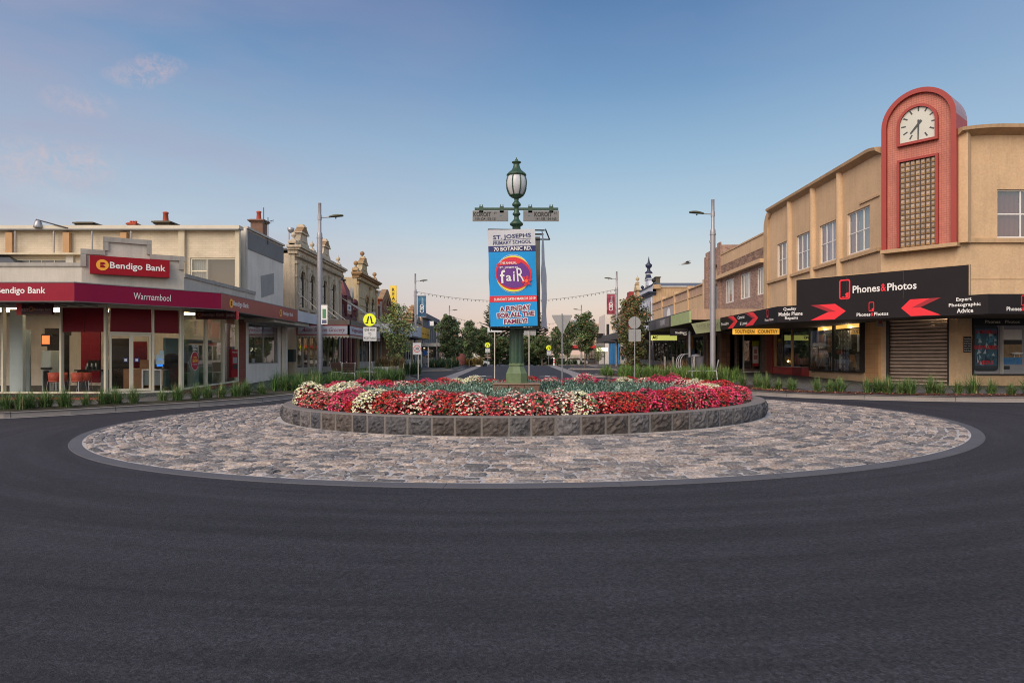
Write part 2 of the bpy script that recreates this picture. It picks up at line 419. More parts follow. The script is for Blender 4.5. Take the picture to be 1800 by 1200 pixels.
M_let_w = mat('white_lettering', (222,220,218), .5, 0)
M_let_k = mat('black_lettering', (28,26,28), .5, 0)
M_red = mat('red_paint', (176,44,38), .5, .06, 3)
M_roof = mat('grey_metal_roof', (92,94,98), .5, .12, 1.5, stain=.2)

# ================================================================ ground
def asphalt(name, c, streak=True):
    m = bpy.data.materials.new(name); m.use_nodes = True; t = m.node_tree; ns = t.nodes; lk = t.links.new; b = ns['Principled BSDF']
    g = ns.new('ShaderNodeNewGeometry')
    def noise(sc_, det=4, vec=None, ro=.6):
        n = ns.new('ShaderNodeTexNoise'); n.inputs['Scale'].default_value = sc_; n.inputs['Detail'].default_value = det; n.inputs['Roughness'].default_value = ro
        lk(vec or g.outputs['Position'], n.inputs['Vector']); return n.outputs[0]
    def mr(o, a, b_, c_, d):
        r = ns.new('ShaderNodeMapRange'); lk(o, r.inputs[0])
        for i, v in enumerate((a, b_, c_, d)): r.inputs[i+1].default_value = v
        return r.outputs[0]
    def mul(a, b_):
        n = ns.new('ShaderNodeMath'); n.operation = 'MULTIPLY'; lk(a, n.inputs[0]); lk(b_, n.inputs[1]); return n.outputs[0]
    fac = mr(noise(46, 4, None, .75), .3, .7, .5, 1.5)
    fac = mul(fac, mr(noise(.35, 5), .3, .7, .88, 1.12))
    va = ns.new('ShaderNodeTexVoronoi'); va.inputs['Scale'].default_value = 58; lk(g.outputs['Position'], va.inputs['Vector']); fac = mul(fac, mr(va.outputs['Color'], 0, 1, .62, 1.38))
    # pale aggregate specks
    v = ns.new('ShaderNodeTexVoronoi'); v.inputs['Scale'].default_value = 26; lk(g.outputs['Position'], v.inputs['Vector'])
    sp = mr(v.outputs['Distance'], .03, .07, 4.5, 1.0)
    n5 = mr(noise(9, 1), .56, .6, 0, 1)
    mixs = ns.new('ShaderNodeMix'); mixs.data_type = 'FLOAT'; lk(n5, mixs.inputs[0]); mixs.inputs[2].default_value = 1; lk(sp, mixs.inputs[3])
    fac = mul(fac, mixs.outputs[0])
    if streak:
        # polished wheel tracks run round the island
        sub = ns.new('ShaderNodeVectorMath'); sub.operation = 'SUBTRACT'; lk(g.outputs['Position'], sub.inputs[0]); sub.inputs[1].default_value = (.2, 16.67, 0)
        ln = ns.new('ShaderNodeVectorMath'); ln.operation = 'LENGTH'; lk(sub.outputs[0], ln.inputs[0])
        sx = ns.new('ShaderNodeSeparateXYZ'); lk(sub.outputs[0], sx.inputs[0])
        at = ns.new('ShaderNodeMath'); at.operation = 'ARCTAN2'; ng = ns.new('ShaderNodeMath'); ng.operation = 'MULTIPLY'; ng.inputs[1].default_value = -1; lk(sx.outputs['Y'], ng.inputs[0]); lk(sx.outputs['X'], at.inputs[0]); lk(ng.outputs[0], at.inputs[1])
        cb = ns.new('ShaderNodeCombineXYZ')
        m1 = ns.new('ShaderNodeMath'); m1.operation = 'MULTIPLY'; lk(ln.outputs['Value'], m1.inputs[0]); m1.inputs[1].default_value = 2.6
        m2 = ns.new('ShaderNodeMath'); m2.operation = 'MULTIPLY'; lk(at.outputs[0], m2.inputs[0]); m2.inputs[1].default_value = 1.3
        lk(m1.outputs[0], cb.inputs[0]); lk(m2.outputs[0], cb.inputs[1])
        fac = mul(fac, mr(noise(1.0, 6, cb.outputs[0], .65), .36, .64, .76, 1.2))
    s = ns.new('ShaderNodeVectorMath'); s.operation = 'SCALE'; s.inputs[0].default_value = c; lk(fac, s.inputs['Scale']); lk(s.outputs[0], b.inputs['Base Color'])
    b.inputs['Roughness'].default_value = .75; b.inputs['Specular IOR Level'].default_value = .2
    bp = ns.new('ShaderNodeBump'); bp.inputs['Strength'].default_value = .8; bp.inputs['Distance'].default_value = .02
    lk(noise(90, 3), bp.inputs['Height']); lk(bp.outputs[0], b.inputs['Normal'])
    return m
M_asph = asphalt('road_asphalt', (.035, .0345, .0415))
M_path = asphalt('footpath_asphalt', (.10, .097, .097), False)
M_park = asphalt('parking_asphalt', (.045, .043, .045), False)

def grid_sheet(xs, ys, zf, m, name):
    mb = MB(); vs = [(x, y, zf(x, y)) for y in ys for x in xs]; n = len(xs)
    fs = [(j*n+i, j*n+i+1, (j+1)*n+i+1, (j+1)*n+i) for j in range(len(ys)-1) for i in range(n-1)]
    mb.raw(vs, fs, m, smooth=True); return mb.build(name, kind='structure')
xs = [-900, -400, -200, -100, -60, -40, -25]+[x for x in range(-22, 23, 2)]+[25, 40, 60, 100, 200, 400, 900]
ys = [-400, -120, -60, -30, -10]+[y for y in range(-6, 150, 2)]+[155, 170, 200, 260, 400, 900, 2000]
grid_sheet(xs, ys, G, M_asph, 'road')

# parking bays either side of the carriageway and the flush concrete strips between
def strip(pts, m, name, dz, sub=3):
    """pts: list of (xa, xb, y)"""
    mb = MB()
    for (a0, b0, y0), (a1, b1, y1) in zip(pts, pts[1:]):
        k = max(1, int((y1-y0)/4))
        for i in range(k):
            t0, t1 = i/k, (i+1)/k; q = []
            for t, side in ((t0, 0), (t0, 1), (t1, 1), (t1, 0)):
                y = lerp(y0, y1, t); x = lerp(a0, a1, t) if side == 0 else lerp(b0, b1, t); q.append((x, y, G(x, y)+dz))
            mb.quad(*q, m)
    return mb.build(name, kind='structure')
strip([(-8.3, -4.6, 42.5), (-8.3, -4.6, 118)], M_park, 'parking_bay', .004)
strip([(4.6, 8.5, 43.5), (4.6, 8.5, 118)], M_park, 'parking_bay', .004)
M_strip = mat('concrete_strip', (128,124,124), .85, .12, 1.5, .2, 50, fine=.08)
strip([(-4.75, -3.5, 41.5), (-4.7, -3.85, 46), (-4.75, -3.85, 118)], M_strip, 'gutter_strip', .008)
strip([(3.3, 4.9, 40.5), (3.7, 4.85, 43.5), (3.85, 4.75, 48), (3.85, 4.75, 118)], M_strip, 'gutter_strip', .008)
M_mark = mat('road_paint', (205,203,200), .6, .2, 6)
mb = MB()
for x0 in (-2.6, 1.6):          # worn pale patches / arrows on the approach
    mb.slab([(x0, 44), (x0+1.1, 44), (x0+1.1, 44.5), (x0, 44.5)], .235, .238, M_mark)
    mb.slab([(x0+.4, 44.6), (x0+.7, 44.6), (x0+.7, 45.6), (x0+.4, 45.6)], .235, .238, M_mark)
mb.build('road_marking', kind='structure')
mb = MB()
for i in range(9):              # bay lines
    y = 64+i*5.2
    if y > 100: break
    for x0, x1 in ((-8.1, -4.9), (5.0, 8.3)):
        z0, z1 = G(x0, y)+.012, G(x1, y)+.012
        mb.quad((x0, y, z0), (x1, y, z1), (x1, y+.12, z1), (x0, y+.12, z0), M_mark)
mb.build('parking_marking', kind='structure')

# kerb lines and footpaths
KL = [(-60, 16.2), (-20, 16.4), (-15, 16.8), (-13, 17.35), (-11.9, 18.3), (-10.8, 19.7), (-9.6, 21.4), (-8.7, 23.0), (-8.1, 25), (-7.2, 29.5), (-6.3, 35), (-5.8, 39), (-5.9, 41), (-6.6, 42.5), (-8.2, 44),
      (-8.2, 60), (-5.6, 61.3), (-5.3, 62.5), (-5.3, 71), (-5.8, 72.4), (-8.2, 74), (-8.2, 150)]
WLp = [(-60, 23.2), (-20, 23.2), (-16, 23.2), (-14.6, 23.2), (-13.8, 23.2), (-13.2, 23.6), (-12.6, 24.1), (-12.1, 24.6), (-12, 26), (-12, 30), (-12, 35), (-12, 39), (-12, 41), (-12, 42.5), (-12, 44),
       (-12, 60), (-12, 61.3), (-12, 62.5), (-12, 71), (-12, 72.4), (-12, 74), (-12, 150)]
KR = [(60, 18.0), (20, 18.6), (15.9, 19.0), (13.8, 19.65), (12.4, 20.2), (11.3, 20.9), (10.1, 21.9), (9.2, 22.8), (8.5, 24), (7.9, 27), (7.4, 31), (6.9, 35), (6.2, 39.5), (4.9, 43), (5.2, 44.2), (8.5, 45.2),
      (8.5, 59), (5.1, 60.3), (4.9, 61.5), (5.1, 63.5), (8.5, 65), (8.5, 150)]
WRp = [(60, 25.6), (20, 25.6), (17.5, 25.6), (16.7, 25.6), (16.4, 25.9), (15.9, 26.5), (15.3, 27.1), (14.9, 27.6), (14.8, 28.5), (14.8, 30), (14.8, 32), (14.8, 35), (14.8, 39.5), (14.8, 43), (14.8, 44.2), (14.8, 45.2),
       (14.8, 59), (14.8, 60.3), (14.8, 61.5), (14.8, 63.5), (14.8, 65), (14.8, 150)]
def footpath(K, W, Wz, s, name):
    P = []
    for (k, w), (k2, w2) in zip(zip(K, W), zip(K[1:], W[1:])):
        n = max(1, int(max(math.dist(k, k2), math.dist(w, w2))/5))
        for i in range(n): t = i/n; P.append(((lerp(k[0], k2[0], t), lerp(k[1], k2[1], t)), (lerp(w[0], w2[0], t), lerp(w[1], w2[1], t))))
    P.append((K[-1], W[-1])); mb = MB(); rows = []
    for k, w in P:
        zk = G(*k)+.15; zw = Wz(w[1]) if abs(w[0]) < 25 else zk
        row = [(lerp(k[0], w[0], t), lerp(k[1], w[1], t), lerp(zk, zw, t)) for t in (0, .25, .5, .75, 1)]
        d = Vector((w[0]-k[0], w[1]-k[1])).normalized(); row.append((w[0]+d.x*3, w[1]+d.y*3, zw)); rows.append(row)
    n = 6; vs = [p for r in rows for p in r]; fs = []
    for j in range(len(rows)-1):
        for i in range(n-1):
            f = (j*n+i, j*n+i+1, (j+1)*n+i+1, (j+1)*n+i); fs.append(f if s < 0 else tuple(reversed(f)))
    mb.raw(vs, fs, M_path, smooth=True); mb.build(name, kind='structure')
    return lambda x, y: None
footpath(KL, WLp, WL, -1, 'footpath'); footpath(KR, WRp, WR, 1, 'footpath')
M_kerb = mat('kerb_concrete', (126,120,116), .85, .16, 1.3, .25, 40, fine=.1)
M_gut = mat('gutter_lip', (150,146,144), .8, .12, 2)
def densify(P, d=1.5):
    o = []
    for a, b in zip(P, P[1:]):
        n = max(1, int(math.dist(a, b)/d)); o += [(lerp(a[0], b[0], i/n), lerp(a[1], b[1], i/n)) for i in range(n)]
    return o+[P[-1]]
def offs(P, d):
    o = []
    for i, p in enumerate(P):
        a = P[max(0, i-1)]; b = P[min(len(P)-1, i+1)]; t = Vector((b[0]-a[0], b[1]-a[1])).normalized(); o.append((p[0]-t.y*d, p[1]+t.x*d))
    return o
def kerb(K, side, name='kerb', w=.28, h=.15, gut=.3, m=None):
    K = densify(K); out_ = offs(K, side*-gut); inn = offs(K, side*w); mb = MB(); top = offs(K, side*.03)
    for i in range(len(K)-1):
        a, b = K[i], K[i+1]; z = lambda p, d: (p[0], p[1], G(*K[i if p in (K[i], top[i], inn[i], out_[i]) else i+1])+d)
        j = i % 2 == 0
        mb.quad(z(a, 0), z(b, 0), z(top[i+1], h), z(top[i], h), m or M_kerb); mb.quad(z(top[i], h), z(top[i+1], h), z(inn[i+1], h+.006), z(inn[i], h+.006), m or M_kerb)
        if j: mb.quad(z(inn[i], h+.006), z(inn[i+1], h+.006), z(inn[i+1], -.1), z(inn[i], -.1), m or M_kerb)
        else: mb.quad(z(inn[i], h+.006), z(inn[i+1], h+.006), z(inn[i+1], -.1), z(inn[i], -.1), m or M_kerb)
    mb.build(name, kind='structure')
    if gut:
        mb = MB()
        for i in range(len(K)-1):
            a, b, c, d = out_[i], out_[i+1], K[i+1], K[i]
            mb.quad((*a, G(*a)+.012), (*b, G(*b)+.012), (*c, G(*c)+.012), (*d, G(*d)+.012), M_gut)
        mb.build('gutter', kind='structure')
# joints in the kerb are cut by thin dark gaps
kerb(KL, 1, gut=.14); kerb(KR, -1, gut=.14)
# kerb joints
mb = MB(); M_joint = mat('kerb_joint', (72,68,66), .9, 0)
for K, s in ((KL[1:13], 1), (KR[1:12], -1)):
    D = densify(K, .05); acc = 0
    for i in range(1, len(D)-1):
        acc += math.dist(D[i-1], D[i])
        if acc > 2.4:
            acc = 0; p = D[i]; t = Vector((D[i+1][0]-p[0], D[i+1][1]-p[1])).normalized(); n = Vector((-t.y, t.x))*s; e = t*.008; z = G(*p)
            q = lambda o, u, zz: (p[0]+n.x*o+e.x*u, p[1]+n.y*o+e.y*u, z+zz)
            mb.quad(q(-.004, -1, .01), q(-.004, 1, .01), q(.026, 1, .157), q(.026, -1, .157), M_joint); mb.quad(q(.026, -1, .159), q(.026, 1, .159), q(.27, 1, .161), q(.27, -1, .161), M_joint)
mb.build('kerb_joint', kind='structure')

# planting beds behind the kerbs
M_mulch = mat('bark_mulch', (70,42,34), .95, .35, 6, .9, 60, fine=.5)
M_soil = mat('bed_soil', (62,58,40), .95, .35, 5, .9, 60, fine=.5)
def bed(K, s, w, m, name):
    K = densify(K, .8); a_ = offs(K, s*.285); b_ = offs(K, s*w); mb = MB()
    for i in range(len(K)-1):
        z0 = G(*K[i])+.168; z1 = G(*K[i+1])+.168; c0 = offs(K, s*(w+.285)/2)
        mb.quad((*a_[i], z0), (*a_[i+1], z1), (*c0[i+1], z1+.05), (*c0[i], z0+.05), m); mb.quad((*c0[i], z0+.05), (*c0[i+1], z1+.05), (*b_[i+1], z1+.02), (*b_[i], z0+.02), m)
    mb.build(name, kind='structure')
bed(KL[:9], 1, 1.15, M_soil, 'soil_bed'); bed(KL[8:13], 1, 2.6, M_soil, 'soil_bed')
bed(KR[:9], -1, 1.25, M_mulch, 'mulch_bed'); bed(KR[8:14], -1, 2.2, M_mulch, 'mulch_bed')
# fallen leaves on the right bed
M_leaf = attrmat('dry_leaf', .8)
mb = MB(); K = densify(KR[1:10], .2); rnd = random.Random(3)
for k in range(1500):
    i = rnd.randrange(len(K)-1); o = offs(K[i:i+2], -rnd.uniform(.27, .8) if rnd.random() < .9 else -rnd.uniform(.2, 1.3))[0]; z = G(*K[i])+rnd.uniform(.185, .225); a = rnd.uniform(0, 6.28); r = rnd.uniform(.02, .045)
    mb.col = rnd.choice([(.30, .10, .045), (.42, .17, .08), (.2, .07, .04), (.16, .06, .04), (.5, .26, .13)])
    t = rnd.uniform(-.6, .6); c, s_ = math.cos(a)*r, math.sin(a)*r
    mb.quad((o[0]-c, o[1]-s_, z-t*r), (o[0]+s_*.6, o[1]-c*.6, z), (o[0]+c, o[1]+s_, z+t*r), (o[0]-s_*.6, o[1]+c*.6, z+.01), M_leaf)
tag(mb.build('leaf_litter'), 'dry orange leaves scattered on the mulch behind the right kerb', None, kind='stuff')

# ================================================================ the roundabout island
CX, CY = .2, 16.67
ISL = Loc(CX, CY)
def tilt(x): return .010*x
def dome(r): return lerp(.134, .014, max(0, min(1, (r-5.58)/(9.05-5.58))))
class Isl:
    flip = False
    def __call__(s, p): return Vector((CX+p[0], CY+p[1], p[2]+tilt(p[0])))
IS = Isl()
rnd = random.Random(11)
# flush concrete ring with joints
mb = MB(IS); n = 180; M_ring = mat('ring_concrete', (78,78,83), .8, .12, 1.6, .2, 60, fine=.1)
for k in range(n):
    a0, a1 = 2*math.pi*k/n, 2*math.pi*(k+(.985 if k % 6 == 5 else 1))/n
    P = [(r*math.cos(a), r*math.sin(a)) for a in (a0, a1) for r in (9.32, 9.29, 9.10)]
    q = lambda i, z: (P[i][0], P[i][1], z)
    mb.quad(q(0, -.02), q(3, -.02), q(4, .012), q(1, .012), M_ring); mb.quad(q(1, .012), q(4, .012), q(5, .022), q(2, .022), M_ring)
mb.build('island_edge', kind='structure')
# mortar bed
mb = MB(IS); M_mort = mat('mortar', (168,165,164), .9, .18, 3, .5, 50, fine=.15)
rr = [9.11, 8.2, 7.3, 6.4, 5.5]
for i in range(len(rr)-1):
    for k in range(120):
        a0, a1 = 2*math.pi*k/120, 2*math.pi*(k+1)/120
        mb.quad(*[(r*math.cos(a), r*math.sin(a), dome(r)+.004) for r, a in ((rr[i], a0), (rr[i], a1), (rr[i+1], a1), (rr[i+1], a0))], M_mort)
mb.build('mortar_bed', kind='structure')
# cobbles: rings of rough split stones
M_cob = attrmat('cobble_stone', .8, .9, 26, .25, fine=.42)
pal = [(.26, .222, .19), (.32, .265, .22), (.175, .165, .155), (.115, .112, .112), (.20, .165, .145), (.38, .32, .27), (.14, .135, .135), (.085, .086, .09), (.28, .245, .215), (.22, .20, .185), (.34, .29, .25), (.16, .15, .145)]
mb = MB(IS); r = 9.08
while r > 5.75:
    wd = rnd.uniform(.13, .18); r1 = r-wd; a = rnd.uniform(0, .1); end = a+2*math.pi; rm = (r+r1)/2
    while a < end-.02:
        ln = rnd.uniform(.16, .38)/rm; b = min(a+ln, end)
        g = rnd.uniform(.012, .030); h = rnd.uniform(.010, .028); j = lambda: rnd.uniform(-.024, .024)
        A0, A1 = a+g/rm, b-g/rm; R0, R1 = r-g*.8, r1+g*.8; am = (A0+A1)/2
        if A1-A0 > .05/rm:
            def pt(rad, ang, z): return (rad*math.cos(ang), rad*math.sin(ang), dome(rad)+z)
            o = [(R0+j(), A0+j()/rm), (R0+j(), am), (R0+j(), A1+j()/rm), (rm, A1+j()/rm), (R1+j(), A1+j()/rm), (R1+j(), am), (R1+j(), A0+j()/rm), (rm, A0+j()/rm)]
            low = [pt(x, y, -.02) for x, y in o]; mid = [pt(x, y, h*.6+rnd.uniform(-.004, .004)) for x, y in o]
            inn = [pt(lerp(rm, x, rnd.uniform(.6, .85)), lerp(am, y, rnd.uniform(.65, .88)), h+rnd.uniform(-.010, .010)) for x, y in o]; c = [pt(rm, am, h+rnd.uniform(0, .012))]
            cc = rnd.choice(pal); k = rnd.uniform(.85, 1.18); cc = tuple(lerp(.21, q, .85) for q in cc); mb.col = (cc[0]*k*1.08, cc[1]*k*1.05, cc[2]*k*1.06)
            v = low+mid+inn+c; f = []
            for i in range(8):
                i2 = (i+1) % 8; f += [(i, i2, 8+i2, 8+i), (8+i, 8+i2, 16+i2, 16+i), (16+i, 16+i2, 24)]
            mb.raw(v, [tuple(reversed(q)) for q in f], M_cob)
        a = b
    r = r1
mb.build('cobbled_apron', kind='structure')

# stone ring wall of the flower bed
ringw = thing('planter_wall', 'low round wall of rough dark bluestone blocks holding the flower bed', 'planter wall', (CX, CY, .1))
mb = MB(IS); M_wm = mat('wall_mortar', (112,106,102), .85, .15, 4, .4, 50, fine=.12)
n = 168; prof = [(5.56, .0), (5.56, .442), (5.54, .455), (5.30, .452), (5.27, .43), (5.27, .1)]
vs = [(r*math.cos(2*math.pi*k/n), r*math.sin(2*math.pi*k/n), z) for r, z in prof for k in range(n)]
fs = [(i*n+k, i*n+(k+1) % n, (i+1)*n+(k+1) % n, (i+1)*n+k) for i in range(len(prof)-1) for k in range(n)]
mb.raw(vs, fs, M_wm); mb.build('coping', ringw)
M_blue = attrmat('bluestone', .85, 1.0, 16, .2, fine=.45)
mb = MB(IS); a = .01; end = 2*math.pi+.01
while a < end-.03:
    wd = rnd.uniform(.34, .46); b = min(a+wd/5.58, end); g = .015/5.58*rnd.choice([1, 1.4, 2.0])
    if b-a < .04: break
    nx, nz = 9, 8; vs = []; k = rnd.uniform(.75, 1.2); base = rnd.choice([(.055, .056, .062), (.07, .068, .068), (.065, .055, .048), (.085, .08, .078), (.05, .048, .05)]); mb.col = (base[0]*k*1.35, base[1]*k*1.35, base[2]*k*1.42)
    tx, tz = rnd.uniform(-1, 1), rnd.uniform(-1, 1)
    for i in range(nz):
        for q in range(nx):
            u, v = q/(nx-1), i/(nz-1); e = min(u, 1-u, v, 1-v)*4; e = min(1, e)
            d = e*(.034+.02*(tx*(u-.5)+tz*(v-.5))+rnd.uniform(-.026, .026)); ang = lerp(a+g, b-g, u); rad = 5.562+d
            vs.append((rad*math.cos(ang), rad*math.sin(ang), lerp(.14, .437, v)))
    fs = [(i*nx+q, i*nx+q+1, (i+1)*nx+q+1, (i+1)*nx+q) for i in range(nz-1) for q in range(nx-1)]
    mb.raw(vs, fs, M_blue); a = b
mb.build('stone_block', ringw)
# soil dome
mb = MB(IS); n = 96; prof = [(5.28, .41), (4.9, .44), (3.5, .48), (1.5, .52), (.02, .54)]
vs = [(r*math.cos(2*math.pi*k/n), r*math.sin(2*math.pi*k/n), z) for r, z in prof for k in range(n)]
mb.raw(vs, [(i*n+k, i*n+(k+1) % n, (i+1)*n+(k+1) % n, (i+1)*n+k) for i in range(len(prof)-1) for k in range(n)], mat('dark_soil', (52,38,30), .95, .3, 6, .8, 50, fine=.4))
mb.build('soil', kind='structure')
# scraps on the cobbles
M_paper = mat('white_paper', (225,222,222), .8, 0)
for x, y, lab in ((PX(622, 10.3)-.02, 10.35, 'crumpled white scrap on the cobbles left of centre'), (PX(1627, 9.9), 10.6, 'crumpled white scrap on the cobbles near the right edge')):
    mb = MB()
    v = [(x+rnd.uniform(-.05, .05), y+rnd.uniform(-.04, .04), .09+tilt(x)+rnd.uniform(-.005, .05)) for _ in range(9)]
    mb.raw(v, [(0, 1, 2), (2, 3, 4), (4, 5, 6), (6, 7, 8), (0, 3, 6), (1, 4, 7)], M_paper); tag(mb.build('paper_scrap'), lab, 'litter')

def lineu(fr, px):
    k = (px-905)/1200; o, d = fr.o, fr.u; return (k*o.y-o.x)/(d.x-k*d.y)
def depth(fr, u): return (fr.o+fr.u*u).y
def lw(fr, px, w):
    k = (px-905)/1200; o, d = fr.o+fr.n*w, fr.u; return (k*o.y-o.x)/(d.x-k*d.y)
def dw(fr, u, w): return (fr.o+fr.u*u+fr.n*w).y

# ================================================================ the bank on the left corner
bank = thing('bank_building', 'single storey bank with maroon fascia and cream stepped parapet on the left corner', 'bank', (-16, 26, 0))
FW = 23.1; C0 = (-13.8, 23.1); C1 = (-12.0, 24.6)
fA = Fr(-26, FW)                                   # wall along the cross street, u = x+26
fB = Fr(*C0, C1[0]-C0[0], C1[1]-C0[1]); LB = math.dist(C0, C1)
fC = Fr(-12, 24.6, 0, 1)                           # wall along the main street, u = y-24.6
LC = 30.4-24.6
M_redb = mat('red_tile_base', (150,62,48), .6, .12, 3, .15, 30)
M_rbrick = brickmat('red_brick', (140,66,50), (122,56,44), (120,96,84))
M_mull = mat('cream_mullion', (206,198,176), .5, .05, 4)
# plinth and glazed ground floor
mb = MB(); mb.box(0, 12.2, -.12, 0, -.6, .22, M_redb, fA); mb.box(0, 12.2, -.16, .03, .22, .27, M_mull, fA); mb.build('plinth', bank)
mb = MB(); mb.box(0, LB, -.14, .01, -.3, .2, M_path, fB); mb.box(0, LB, -.16, .03, .2, .26, M_mull, fB); mb.build('doorstep', bank)
mb = MB(); mb.prism([(0, -.3), (5.0, -.3), (5.0, .40), (0, .27)], -.12, 0, M_rbrick, fC); mb.prism([(0, .27), (5.0, .40), (5.0, .45), (0, .32)], -.14, .03, M_mull, fC); mb.build('plinth', bank)
mb = MB(); mb.box(5.0, LC, -.5, .02, -.3, 3.2, M_rbrick, fC); mb.build('brick_pillar', bank)
ZT = 3.12
def mull(fr, u, z0, z1, w=.065, name='mullion'):
    mb = MB(fr); mb.box(u-w/2, u+w/2, -.12, .035, z0, z1, M_mull); return mb.build(name, bank)
uA = lambda px: PX(px, FW)+26
for px in (-110, 5, 107): mull(fA, uA(px), .27, ZT)
mull(fA, 12.2-.06, .27, ZT)
def fBu(px):   # where the sight line through px meets the chamfer
    k = (px-905)/1200; dx, dy = C1[0]-C0[0], C1[1]-C0[1]; t = (k*C0[1]-C0[0])/(dx-k*dy); return t*LB
def fCu(px): return -12*1200/(px-905)-24.6
uD0, uD1 = fBu(190), fBu(269)
for u in (uD1, LB-.05): mull(fB, u, .26, ZT)
for px in (363, 393): u = fCu(px); mull(fC, u, .33+u*.026, ZT)
mull(fC, .06, .33, ZT); mull(fC, 4.95, .45, ZT, .12)
# head beam
mb = MB(); mb.box(0, 12.2, -.12, .04, ZT, 3.3, M_mull, fA); mb.box(0, LB, -.12, .04, ZT, 3.3, M_mull, fB); mb.box(0, LC, -.12, .03, ZT, 3.3, M_mull, fC); mb.build('head_beam', bank)
# glass
def glassq(fr, u0, u1, z0, z1, parent, m=M_glass, w=-.03, z0b=None):
    mb = MB(fr); mb.quad((u0, w, z0), (u1, w, z0b if z0b else z0), (u1, w, z1), (u0, w, z1), m); return mb.build('glass_pane', parent)
glassq(fA, 0, uA(5), .27, ZT, bank); glassq(fA, uA(5), uA(107), .27, ZT, bank); glassq(fA, uA(107), 12.14, .27, 2.29, bank)
glassq(fB, 0, uD0 if uD0 > .1 else .1, .26, 2.29, bank); glassq(fB, uD1, LB, .26, 2.29, bank)
u1, u2 = fCu(363), fCu(393)
glassq(fC, .1, u1, .33, ZT, bank, M_glassd, z0b=.33+u1*.026); glassq(fC, u1, u2, .36, ZT, bank, M_glassd, z0b=.33+u2*.026); glassq(fC, u2, 4.95, .41, ZT, bank, M_glassd, z0b=.45)
# maroon transom panels
def mpanel(fr, u0, u1): mb = MB(fr); mb.box(u0, u1, -.08, -.02, 2.30, ZT, M_maroon); mb.build('transom_panel', bank)
um = uA(148); mpanel(fA, uA(107)+.05, um-.01); mpanel(fA, um+.01, 12.08); mpanel(fB, .1, uD1-.05); mpanel(fB, uD1+.05, LB-.1)
# sliding doors
door = MB(fB); um = (uD0+uD1)/2+.02
for a, b in ((uD0+.05, um), (um, uD1-.05)):
    door.box(a, a+.06, -.1, -.04, .28, 2.26, M_mull); door.box(b-.06, b, -.1, -.04, .28, 2.26, M_mull); door.box(a+.06, b-.06, -.1, -.04, 2.18, 2.26, M_mull); door.box(a+.06, b-.06, -.1, -.04, .28, .36, M_mull)
door.box(uD0, uD1, -.12, .02, 2.26, 2.31, M_mull)
door = door.build('door', bank); g = glassq(fB, uD0+.08, uD1-.08, .3, 2.2, door, w=-.07)
mb = MB(fB); M_blue_s = mat('blue_sticker', (36,52,120), .5, 0)
for u in (um-.17, um+.17):
    mb = MB(fB); mb.box(u-.07, u+.07, -.065, -.062, 1.28, 1.42, M_blue_s); mb.lathe([(.045, 0), (.045, .004)], 0, 0, 12, M_let_w, Fr(0, 0)) if 0 else mb.box(u-.04, u+.04, -.061, -.058, 1.31, 1.39, M_let_w); mb.build('door_sticker', door)
# the shell: back wall, ceiling, floor of the room
mb = MB(); M_intw = mat('interior_wall', (176,164,134), .85, .06, 1); M_intf = mat('interior_carpet', (52,48,50), .95, .15, 3)
mb.box(-26, -12.3, 31.2, 31.35, -.3, 3.4, M_intw); mb.build('back_wall', bank)
mb = MB(); mb.slab([(-26, FW-.1), (C0[0]-.0, FW-.08+.05), (C1[0]-.1, C1[1]), (-12.1, 31.2), (-26, 31.2)], .1, .2, M_intf); mb.build('floor', bank)
mb = MB(); mb.slab([(-26, FW+.05), (C0[0]-.02, FW+.05), (C1[0]-.1, C1[1]+.03), (-12.1, 31.2), (-26, 31.2)], 3.3, 3.4, M_intw); mb.build('ceiling', bank)
M_lit = mat('lit_tube', (255,232,190), .5, 0, emit=8)
for x0, x1, y in ((-20.5, -15.7, 24.6), (-20.5, -15.7, 26.2), (-15, -13.2, 28.0)):
    mb = MB(); mb.box(x0, x1, y, y+.18, 3.2, 3.27, M_lit); mb.build('ceiling_light', bank)
# partitions seen through the glass
M_grey = mat('grey_partition', (118,130,132), .6, .05, 2); M_pale = mat('frosted_partition', (168,180,178), .5, .05, 2)
mb = MB(); mb.box(PX(33, 24)-.1, PX(33, 24)+.35, 23.7, 23.85, .2, 3.1, M_pale); mb.build('partition', bank)
mb = MB(); mb.box(PX(24, 25.2), PX(40, 25.2), 25.0, 25.08, .2, 2.45, M_grey); mb.box(PX(41, 25.2), PX(59, 25.2), 25.0, 25.08, .2, 2.45, M_grey); mb.build('partition', bank)
mb = MB(); mb.box(PX(83, 26), PX(107, 26), 26, 26.5, .2, 2.3, M_dark); mb.box(PX(80, 26), PX(109, 26), 25.95, 26.55, 2.3, 2.55, M_dark); mb.build('dark_cabinet', bank)
mb = MB(); mb.box(PX(137, 28), PX(170, 28), 28.2, 28.3, .4, 2.6, M_maroon); mb.box(PX(236, 28.3), PX(259, 28.3), 28.2, 28.3, 1, 2.1, M_maroon); mb.box(-14.2, -12.9, 30.9, 31.1, .2, 2.4, M_dark); mb.box(PX(184, 27), PX(222, 27), 27.3, 27.4, .2, 2.2, M_dark); mb.build('poster_panel', bank)
mb = MB(); mb.box(PX(136, 26.4), PX(185, 26.4), 26.2, 27, .92, .97, M_black); mb.box(PX(138, 26.4), PX(142, 26.4), 26.3, 26.9, .2, .92, M_grey); mb.box(PX(180, 26.4), PX(184, 26.4), 26.3, 26.9, .2, .92, M_grey)
for k in range(9): x = lerp(PX(150, 26.4), PX(172, 26.4), k/9); mb.box(x, x+.1, 26.4, 26.5, .97, 1.1+.12*(k % 3), (M_grey, M_pale, M_dark)[k % 3])
mb.build('service_desk', bank)
M_tan = mat('tan_laminate', (134,96,62), .5, .08, 3)
